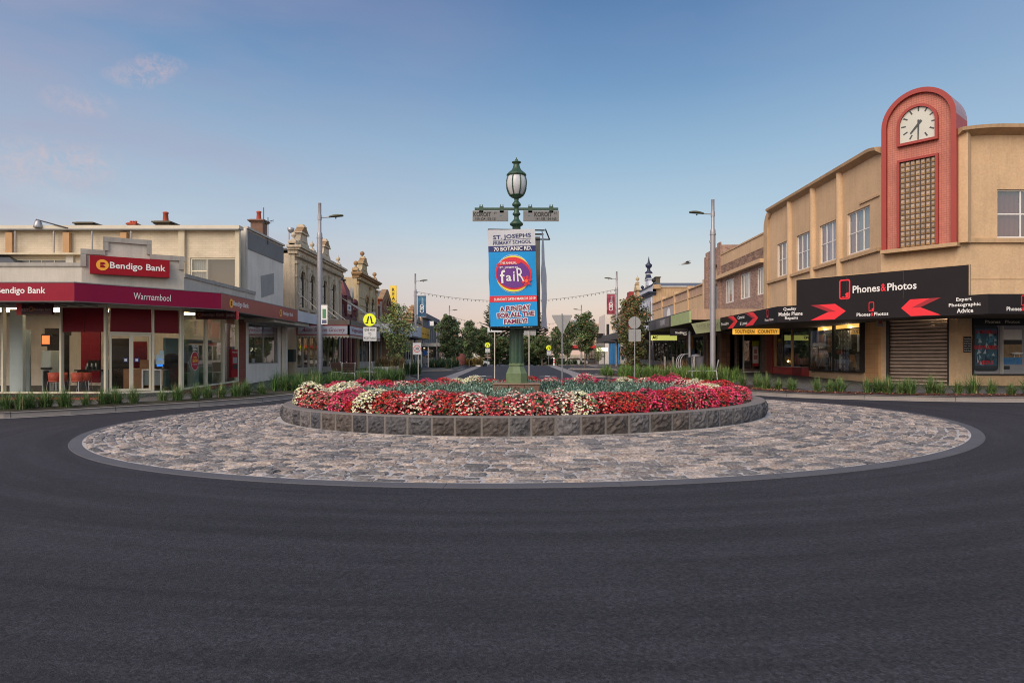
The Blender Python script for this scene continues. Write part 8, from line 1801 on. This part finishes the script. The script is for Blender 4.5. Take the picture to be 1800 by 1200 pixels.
front2 = [(600, 'cream'), (560, 'cream'), (640, 'pink'), (690, 'pink'), (730, 'red'), (780, 'white'), (830, 'white'), (870, 'red'), (935, 'white'), (985, 'red'), (1025, 'white'), (1060, 'pink'), (1110, 'cream'), (1135, 'red'), (1190, 'pink'), (1225, 'white'), (1260, 'cream')]
for i in range(n):
    a = 2*math.pi*i/n; x, y = CX+R2*math.cos(a), CY+R2*math.sin(a); px = 905+x*1200/y
    kd = min(front2, key=lambda q: abs(q[0]-px))[1] if y < CY+1 else seqb[(i*7) % 16]
    put_begonia(kd, a, R2+rnd.uniform(-.05, .05), (1.0 if abs(px-905) > 215 or y > CY+1 else .72))
# silver green foliage in the middle
mb = MB(IS); rnd = random.Random(9)
cc = [(.085, .15, .115), (.13, .21, .165), (.055, .10, .07), (.26, .35, .30), (.04, .075, .05)]
pl_ = 0
for _ in range(1150):
    rad = 4.05*math.sqrt(rnd.random()); th = rnd.uniform(0, 6.283)
    if rad < .85 or (rad < 1.25 and math.sin(th) < -.5): continue
    ringgap = abs(rad-2.5) < .12
    x, y = rad*math.cos(th), rad*math.sin(th); h = rnd.uniform(.11, .22)*(.6 if ringgap else 1); base = .52
    for s in range(3):
        bx, by = x+rnd.uniform(-.07, .07), y+rnd.uniform(-.07, .07); hh = h*rnd.uniform(.8, 1.15)
        for k in range(9):
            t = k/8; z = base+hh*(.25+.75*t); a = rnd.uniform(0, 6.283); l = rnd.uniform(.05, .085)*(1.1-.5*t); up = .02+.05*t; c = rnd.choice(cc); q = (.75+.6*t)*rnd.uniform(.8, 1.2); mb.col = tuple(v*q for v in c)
            dx, dy = math.cos(a), math.sin(a); w_ = l*.24
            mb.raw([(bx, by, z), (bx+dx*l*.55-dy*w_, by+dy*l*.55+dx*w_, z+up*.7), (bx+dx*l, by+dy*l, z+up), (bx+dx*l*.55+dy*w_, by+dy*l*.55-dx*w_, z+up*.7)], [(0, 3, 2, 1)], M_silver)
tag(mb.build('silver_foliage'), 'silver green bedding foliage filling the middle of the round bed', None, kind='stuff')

# ---- strappy grasses
def tuft(seed, n=130, h=.5, spread=.4, wd=.011, cols=((.07, .14, .035), (.10, .19, .05), (.045, .09, .03), (.15, .21, .07)), dry=.06, name='grass_tuft', mb=None, ox=0, oy=0, oz=0):
    rnd = random.Random(seed); own = mb is None; mb = mb or MB()
    for _ in range(n):
        a = rnd.uniform(0, 6.283); out_ = abs(rnd.gauss(0, .75)); L_ = h*rnd.uniform(.6, 1.15); b = (ox+rnd.gauss(0, .05), oy+rnd.gauss(0, .05)); d = (math.cos(a), math.sin(a)); s = spread*min(1.2, out_); seg = 4
        c = rnd.choice(cols) if rnd.random() > dry else (.42, .34, .2); k = rnd.uniform(.75, 1.3); pts = []
        for i in range(seg+1):
            t = i/seg; r = s*t**1.3; z = L_*(t-.42*min(1, out_)*t*t*t) if out_ < 1.4 else L_*(t-.75*t*t); w_ = wd*(1-t*.85); pts.append(((b[0]+d[0]*r-d[1]*w_, b[1]+d[1]*r+d[0]*w_, oz+z), (b[0]+d[0]*r+d[1]*w_, b[1]+d[1]*r-d[0]*w_, oz+z)))
        mb.col = tuple(v*k for v in c)
        mb.raw([p for q in pts for p in q], [(2*i, 2*i+1, 2*i+3, 2*i+2) for i in range(seg)], M_blade)
    return mb.build(name) if own else mb
tufts = [tuft(i, 210, .50+.05*(i % 3), .50+.08*(i % 2), .0075) for i in range(4)]
KD1 = densify(KL[:10], .1); KD2 = densify(KR[:10], .1)
def along(K, px, off, s):
    best = min(range(1, len(K)-1), key=lambda i: abs(905+K[i][0]*1200/max(5, K[i][1])-px) if K[i][1] > 5 else 9e9); p = offs(K[best-1:best+2], s*off)[1]; return p
ntuf = 0
def put_tuft(x, y, z, label, sc_, grp):
    global ntuf; src = tufts[ntuf % 4]; o = src if ntuf < 4 else copy_tree(src); ntuf += 1
    o.location = (x, y, z); o.rotation_euler = (0, 0, random.uniform(0, 6.28)); o.scale = (sc_, sc_, sc_*random.uniform(.9, 1.1)); tag(o, label, 'grass tuft', grp); ptufts.append((o, label, grp))
Lpx = [-40, 14, 42, 60, 80, 95, 113, 136, 173, 200, 218, 252, 307, 333, 361, 391, 414, 442, 466, 487]
for i, px in enumerate(Lpx):
    p = along(KD1, px, random.uniform(.55, .85), 1); put_tuft(*p, G(*p)+.19, 'green strappy grass tuft in the bed behind the left kerb', random.uniform(.85, 1.1), 'grass tufts behind the left kerb')
for i, px in enumerate((8, 52, 88, 210, 232, 345, 400, 425, 455)):
    p = along(KD1, px, 1.0, 1); put_tuft(*p, G(*p)+.18, 'green strappy grass tuft in the bed behind the left kerb', random.uniform(.7, .9), 'grass tufts behind the left kerb')
Rpx = [1275, 1295, 1318, 1338, 1368, 1423, 1447, 1465, 1517, 1535, 1558, 1583, 1603, 1640, 1661, 1694, 1727, 1765, 1790, 1830]
for i, px in enumerate(Rpx):
    p = along(KD2, px, random.uniform(.6, .95), -1); put_tuft(*p, G(*p)+.19, 'green strappy grass tuft in the bark bed behind the right kerb', random.uniform(.8, 1.15), 'grass tufts behind the right kerb')
for px in (1285, 1350, 1435, 1455, 1525, 1547, 1593, 1650, 1590):
    p = along(KD2, px, 1.1, -1); put_tuft(*p, G(*p)+.18, 'green strappy grass tuft in the bark bed behind the right kerb', random.uniform(.8, 1.0), 'grass tufts behind the right kerb')
def mass(name, label, pts, n, h, sp, seed, cols=((.06, .13, .03), (.09, .18, .04), (.04, .08, .03), (.13, .2, .06)), bl=70, wd=.012, zf=None):
    rnd = random.Random(seed); mb = MB()
    for i in range(n):
        t = rnd.random()*(len(pts)-1); k = int(t); f = t-k; a, b = pts[k], pts[min(k+1, len(pts)-1)]; x = lerp(a[0], b[0], f)+rnd.uniform(-1, 1)*lerp(a[2], b[2], f); y = lerp(a[1], b[1], f)+rnd.uniform(-1, 1)*lerp(a[2], b[2], f)
        tuft(seed*100+i, bl, h*rnd.uniform(.8, 1.15), sp, wd, cols, .04, mb=mb, ox=x, oy=y, oz=(zf(x, y) if zf else G(x, y)+.17))
    tag(mb.build(name), label, None, kind='stuff')
mass('grass_bed', 'dense dark green grass bed around the left street lamp', [(-8.6, 26, .7), (-8.9, 30, 1.3), (-8.2, 33, 1.5), (-7.4, 37, 1.4), (-7.0, 39, .8)], 110, .74, .5, 31)
mass('grass_bed', 'bright green grass bed in front of the right shops', [(9.4, 31, .9), (8.7, 34, 1.3), (7.7, 38, 1.4), (6.0, 42, 1.0)], 105, .70, .5, 32, cols=((.08, .17, .03), (.13, .24, .04), (.05, .1, .03), (.17, .25, .07)))
mass('grass_bed', 'dark clipped grass bed beside the left parking bay', [(-7.0, 62.5, .9), (-6.8, 67, .9), (-6.8, 71, .9)], 60, .95, .4, 33, cols=((.03, .06, .03), (.045, .09, .035), (.025, .045, .02)), wd=.03, bl=50)
mass('shrub_bed', 'golden brown low planting left of the far crossing sign', [(-7.8, 88, .8), (-5.8, 88, .8), (-4.8, 89, .8)], 40, 1.1, .6, 34, cols=((.30, .2, .06), (.24, .18, .06), (.14, .12, .05)), wd=.05, bl=45)
mass('dry_grass', 'reddish brown ornamental grass between the right tree and the posts', [(8.6, 40, .7), (10.2, 41, .8), (11.4, 43, .8)], 22, .95, .45, 35, cols=((.22, .12, .07), (.16, .09, .06), (.28, .18, .10), (.1, .08, .04)), wd=.014, zf=lambda x, y: G(x, y)+.25)
mass('planter_shrub', 'brown and green shrubs growing in the white planter', [(-8.6, 42, .5), (-7.6, 42.2, .5), (-7.0, 42.6, .4)], 16, .75, .4, 36, cols=((.14, .1, .05), (.09, .1, .04), (.2, .12, .06)), wd=.02, zf=lambda x, y: PZ(647, 41))
mass('grass_bed', 'low green hedge along the far right footpath', [(5.5, 92, .6), (7.0, 92, .6), (8.6, 93, .6)], 24, .8, .4, 37, cols=((.04, .08, .03), (.06, .1, .04)), wd=.04, bl=40)
mass('grass_bed', 'dark grass clump round the slim white posts on the left', [(-7.3, 44.8, .5), (-6.9, 46, .5), (-6.8, 47.5, .5)], 16, .95, .4, 38, cols=((.03, .06, .02), (.05, .1, .03)), wd=.018, zf=lambda x, y: G(x, y)+.17)

# ---- trees
def tree(seed, H, W_, base, n=5200, ls=.075, cols=((.035, .06, .02), (.05, .085, .028), (.025, .045, .018)), tip=None, dens=1.0, name='street_tree', trunkr=.07, flat=1.0, sparse=0.0, multi=False):
    rnd = random.Random(seed); root = thing(name, 't', 'tree'); M_bark = mat('tree_bark', (96,84,74), .9, .2, 8, .5, 30)
    mb = MB(); top = H*.9; lean = rnd.uniform(-.04, .04); tp_ = [(lean*H*t*t, .02*math.sin(t*5), H*t*.92) for t in (0, .15, .3, .5, .7, .9)]
    mb.tube([(0, 0, -.15)]+tp_[1:], [trunkr*1.25]+[trunkr*(1-.9*t)+.008 for t in (.15, .3, .5, .7, .9)], 8, M_bark)
    cl = []; nb = int(15+H*3)
    for i in range(nb):
        t = lerp(base/H, .95, (i+.5)/nb); z = H*t; q = (t-base/H)/(1-base/H); prof = (math.sin(min(1, q*1.25+.18)*math.pi*.62)**.9)*(1 if q < .45 else 1-((q-.45)/.55)**1.5*.80)
        a = i*2.4+rnd.uniform(-.4, .4); r = W_/2*prof*rnd.uniform(.55, 1.05); e = (r*math.cos(a), r*math.sin(a), z+r*.5); s0 = (lean*H*t*t, 0, z*.92-.1)
        mb.tube([s0, (e[0]*.5, e[1]*.5, z+r*.15), e], [.022, .014, .005], 5, M_bark)
        for f in (.45, .75, 1.0): cl.append((lerp(0, e[0], f), lerp(0, e[1], f), lerp(z, e[2], f), W_*.13*rnd.uniform(.7, 1.3)*(.6+.5*prof)))
    mb.build('trunk', root); mb = MB(); tot = sum(c[3]**2 for c in cl)
    for c in cl:
        if rnd.random() < sparse: continue
        m = int(n*dens*c[3]**2/tot); shade = rnd.uniform(.65, 1.35); cc_ = rnd.choice(cols)
        for _ in range(m):
            d = Vector((rnd.gauss(0, 1), rnd.gauss(0, 1), rnd.gauss(0, .9))); d = d.normalized()*c[3]*rnd.uniform(.3, 1.15)**.7; p = Vector(c[:3])+d; s = ls*rnd.uniform(.6, 1.3)
            a = Vector((rnd.gauss(0, 1), rnd.gauss(0, 1), rnd.gauss(0, .6))).normalized(); b = a.cross(Vector((rnd.gauss(0, 1), rnd.gauss(0, 1), rnd.gauss(0, 1)))).normalized(); k = 2.3*shade*rnd.uniform(.7, 1.35)
            col = cc_ if not (tip and rnd.random() < tip[1]) else tip[0]; mb.col = tuple(v*k for v in col)
            mb.raw([tuple(p-a*s), tuple(p+b*s*.5), tuple(p+a*s), tuple(p-b*s*.5)], [(0, 1, 2, 3)], M_leaf2)
    mb.build('crown', root); return root
def place(t, px, Y, label, z=None, cat='tree', grp=None, rz=None, sc_=None):
    x = PX(px, Y); t.location = (x, Y, z if z is not None else G(x, Y)+.15); t['label'] = label; t['category'] = cat
    if grp: t['group'] = grp
    if rz is not None: t.rotation_euler = (0, 0, rz)
    if sc_ is not None: t.scale = (sc_,)*3 if not isinstance(sc_, tuple) else sc_
    return t
tA = tree(41, 4.7, 2.3, .7, 5200, .075, ((.07, .10, .035), (.09, .13, .05), (.05, .07, .03)), tip=((.16, .14, .06), .2), dens=.8, sparse=.1)
place(tA, 699, 43.5, 'loose slender street tree rising from the white planter on the left')
tH = tree(42, 4.9, 2.5, .4, 9500, .075, ((.045, .055, .02), (.06, .075, .025), (.03, .04, .015)), tip=((.13, .06, .03), .25), dens=1)
place(tH, 1113, 42.5, 'broad dense tree with reddish tips behind the round sign back', sc_=(1, 1, 1))
tG = tree(43, 5.0, 2.5, 1.35, 9500, .085, ((.04, .06, .025), (.055, .085, .03), (.03, .04, .018)), tip=((.15, .08, .04), .06))
place(tG, 1028.5, 61.5, 'round headed tree on the kerbed island right of the give way sign', G(6.3, 61.5)+.15, sc_=(1, 1, 1.0))
tB = tree(44, 5.6, 2.5, .8, 9000, .095, ((.035, .055, .025), (.05, .075, .03), (.025, .035, .016)), tip=((.13, .08, .04), .05))
place(tB, 787, 72, 'tall dark street tree in front of the third left street lamp')
c = copy_tree(tB, label='x'); place(c, 799, 76, 'dark street tree just right of the tallest middle left tree', rz=2.0, sc_=(.9, .9, .92))
c = copy_tree(tB); place(c, 825, 84, 'narrow dark tree above the golden planting on the left', rz=4.0, sc_=(.85, .85, 1.0))
c = copy_tree(tG); place(c, 846, 100, 'darker bushy tree just left of the tall pine', rz=1.0, sc_=(1.5, 1.5, 1.1))
c = copy_tree(tB); place(c, 980, 92, 'narrow tree between the give way sign and the banner side pine', rz=3.0, sc_=(.8, .8, .95))
c = copy_tree(tB); place(c, 997, 84, 'tall narrow dark tree just right of the give way sign post', rz=5.0, sc_=(.8, .8, 1.05))
c = copy_tree(tG); place(c, 953, 104, 'dark bushy tree under the pine right of the lamp post', rz=2.5, sc_=(1.5, 1.5, .9))
c = copy_tree(tG); place(c, 878, 104, 'dark bushy tree directly left of the green lamp shaft', rz=3.6, sc_=(1.7, 1.7, .9))
c = copy_tree(tG); place(c, 930, 110, 'dark bushy tree directly right of the green lamp shaft', rz=5.6, sc_=(1.8, 1.8, .95))
c = copy_tree(tB); place(c, 812, 108, 'small far dark tree behind the rusty sculpture', rz=5.0, sc_=(1.1, 1.1, .8))
c = copy_tree(tA); place(c, 1052, 96, 'thin far tree beside the stacked signs on the right', rz=2, sc_=(.8, .8, .55))
# Norfolk pines at the end of the street
def pine(seed, H, W_, n=44):
    rnd = random.Random(seed); root = thing('norfolk_pine', 't', 'tree'); M_bark = mat('tree_bark', (96,84,74)); mb = MB(); mb.tube([(0, 0, -1), (0, 0, H*.5), (0, 0, H)], [.35, .2, .02], 8, M_bark); mb.build('trunk', root); mb = MB()
    for i in range(n):
        t = .10+.9*i/n; z = H*t; r = W_/2*(1-t)**.75+.25
        for k in range(7):
            a = k*2*math.pi/7+i*.7+rnd.uniform(-.2, .2); rr = r*rnd.uniform(.75, 1.12); d = (math.cos(a), math.sin(a)); m = int(rr*20)+6; c = rnd.choice(((.03, .05, .025), (.045, .065, .03), (.06, .07, .03)))
            for j in range(m):
                q = (j+.5)/m; px_, py_ = d[0]*rr*q, d[1]*rr*q; zz = z-.12*rr*math.sin(q*2.2)+.22*rr*q*q
                for s in (-1, 1):
                    w_ = (.52*(1-q*.5))*rnd.uniform(.6, 1.2)*(.6+.25*rr/3); kk = 1.5*rnd.uniform(.6, 1.5); mb.col = tuple(v*kk for v in c); e = Vector((px_-d[1]*w_*s+d[0]*w_*.6, py_+d[0]*w_*s+d[1]*w_*.6, zz+rnd.uniform(-.05, .12)))
                    mb.raw([(px_, py_, zz), (px_+d[0]*.12, py_+d[1]*.12, zz+.10), tuple(e), (px_, py_, zz-.09)], [(0, 1, 2, 3)], M_leaf2)
    mb.build('crown', root); return root
p1 = pine(51, 15.5, 10.5); place(p1, 870, 140, 'tallest norfolk pine at the end of the street, left of the banner', -1)
c = copy_tree(p1); place(c, 940, 142, 'norfolk pine at the end of the street, right of the lamp post', -1, rz=1.3, sc_=(1.0, 1.0, .86))
c = copy_tree(p1); place(c, 907, 150, 'norfolk pine at the end of the street, hidden mostly behind the lamp post', -1, rz=2.3, sc_=(.9, .9, .85))
# far rise beyond the street: pale low buildings and dark tree line
t = thing('far_building', 'low cream building with flat roof far beyond the right street trees', 'building', (14, 150, 0)); mb = MB(); mb.box(5.5, 24, 150, 160, -2, 2.2, M_cream); mb.build('wall', t)
for i in range(6): mb = MB(); mb.box(7+i*2.4, 8.6+i*2.4, 149.9, 149.98, .2, 1.4, M_wdark); mb.build('window', t)
t = thing('far_building', 'low white building with pale roof far beyond the left street trees', 'building', (-16, 160, 0)); mb = MB(); mb.box(-30, -8, 160, 170, -2, 3.2, M_wr); mb.build('wall', t); mb = MB(); mb.box(-30.3, -7.7, 159.7, 170.3, 3.2, 3.5, M_white); mb.build('roof', t)
for i in range(6): mb = MB(); mb.box(-28+i*3.2, -26+i*3.2, 159.9, 159.98, .6, 1.9, M_wdark); mb.build('window', t)
# parked white cars far down on the left
def car(x, y, label):
    t = thing('parked_car', label, 'car', (0, 0, 0), 'white cars parked far down the street'); M_car = mat('white_car_paint', (206,206,208), .25, .03, 2, coat=.5); M_cw = mat('car_window', (30,34,38), .08, 0, spec=.8)
    mb = MB(); f = Id(); mb.prism([(-2.1, .35), (2.1, .35), (2.15, .75), (1.9, .92), (1.2, .98), (.6, 1.42), (-1.1, 1.45), (-1.8, 1.0), (-2.1, .92)], -.82, .82, M_car); mb.build('body', t, bevel=.05)
    mb = MB(); mb.prism([(1.05, 1.0), (.55, 1.36), (-1.0, 1.38), (-1.6, 1.02)], -.835, -.822, M_cw); mb.prism([(1.05, 1.0), (.55, 1.36), (-1.0, 1.38), (-1.6, 1.02)], .822, .835, M_cw); mb.build('side_window', t)
    for sx in (-1.35, 1.35):
        for sy in (-.8, .8): mb = MB(); mb.tube([(sx, sy-.1, .33), (sx, sy+.1, .33)], .33, 14, M_black); mb.build('wheel', t)
    t.location = (x, y, G(x, y)+.02); return t
c1_ = car(PX(818, 112), 112, 'white car farthest left beyond the golden planting'); c = copy_tree(c1_, (PX(838, 118), 118, G(-6, 118)), .2, 'white car nearest the pine beyond the golden planting')
c = copy_tree(c1_, (PX(1012, 118), 118, G(8, 118)), -.1, 'white car beyond the right street trees')

# ---- every clump and tuft gets words that find it
def ordinal(i):
    t = ['first', 'second', 'third', 'fourth', 'fifth', 'sixth', 'seventh', 'eighth', 'ninth', 'tenth', 'eleventh', 'twelfth', 'thirteenth', 'fourteenth', 'fifteenth', 'sixteenth', 'seventeenth', 'eighteenth', 'nineteenth']
    if i < 19: return t[i]
    d, u = divmod(i+1, 10); w = ['', '', 'twent', 'thirt', 'fort', 'fift', 'sixt'][d]
    return w+'ieth' if u == 0 else w+'y-'+t[u-1]
adj = {'red': 'crimson', 'pink': 'hot pink', 'salmon': 'salmon pink', 'cream': 'cream yellow', 'white': 'white and red'}
for row, test in (('near rim row', lambda r, y: r > 4.7 and y < CY+.3), ('far rim row', lambda r, y: r > 4.7 and y >= CY+.3), ('near inner row', lambda r, y: r <= 4.7 and y < CY), ('far inner row', lambda r, y: r <= 4.7 and y >= CY)):
    L_ = sorted([c for c in clumps if test(c[2], c[3])], key=lambda c: c[0].location.x/c[0].location.y)
    for i, c in enumerate(L_): c[0]['label'] = '%s begonia clump, %s from left in the %s' % (adj[c[1]], ordinal(i), row)
for grp in {g for _, _, g in ptufts}:
    L_ = sorted([c for c in ptufts if c[2] == grp], key=lambda c: c[0].location.x/c[0].location.y)
    for i, c in enumerate(L_): c[0]['label'] = 'green strappy grass tuft, %s from the left behind the %s kerb' % (ordinal(i), 'left' if 'left' in grp else 'right')

# ================================================================ the buildings across the crossing, behind the camera (their fronts show in the shop windows)
def opposite(x0, x1, y, h, m, trim, label, n, cm):
    fr = Fr(x1, y, -1, 0); t = thing('opposite_shop', label, 'shop building', ((x0+x1)/2, y, 0)); L_ = x1-x0
    ops = [(L_*(k+.5)/n-.6, L_*(k+.5)/n+.6, h*.55, h*.8) for k in range(n)]+[(.6, L_-.6, .4, 2.9)]
    mb = wall(fr, 0, L_, -.5, h, ops, m, depth=14, reveal=.2); mb.build('wall', t)
    for o in ops[:-1]: window(t, fr, *o, 2, 2, M_white, M_wdark, w=-.15)
    mb = MB(); cornice(mb, fr, 0, L_, h-.5, .4, .4, trim); mb.build('cornice', t)
    shopfront(t, fr, .6, L_-.6, .4, 2.9, 5, M_alu, .4)
    mb = MB(fr); mb.box(0, L_, 0, 2.6, 3.1, 3.6, cm); mb.build('canopy', t)
opposite(-34, -13, -20, 7.5, M_cream, M_ital2, 'cream shop across the crossing, left behind the viewer', 5, M_taupe)
opposite(-66, -34.2, -19.6, 9.5, M_rb2, M_ital2, 'long brick shop across the crossing, far left behind the viewer', 8, M_dkf)
opposite(13, 34, -20, 8.0, M_rb2, M_yc2, 'brick shop across the crossing, right behind the viewer', 5, M_dkf)
opposite(34.2, 72, -19.6, 9.0, M_dg, M_white, 'long grey shop across the crossing, far right behind the viewer', 8, M_taupe)
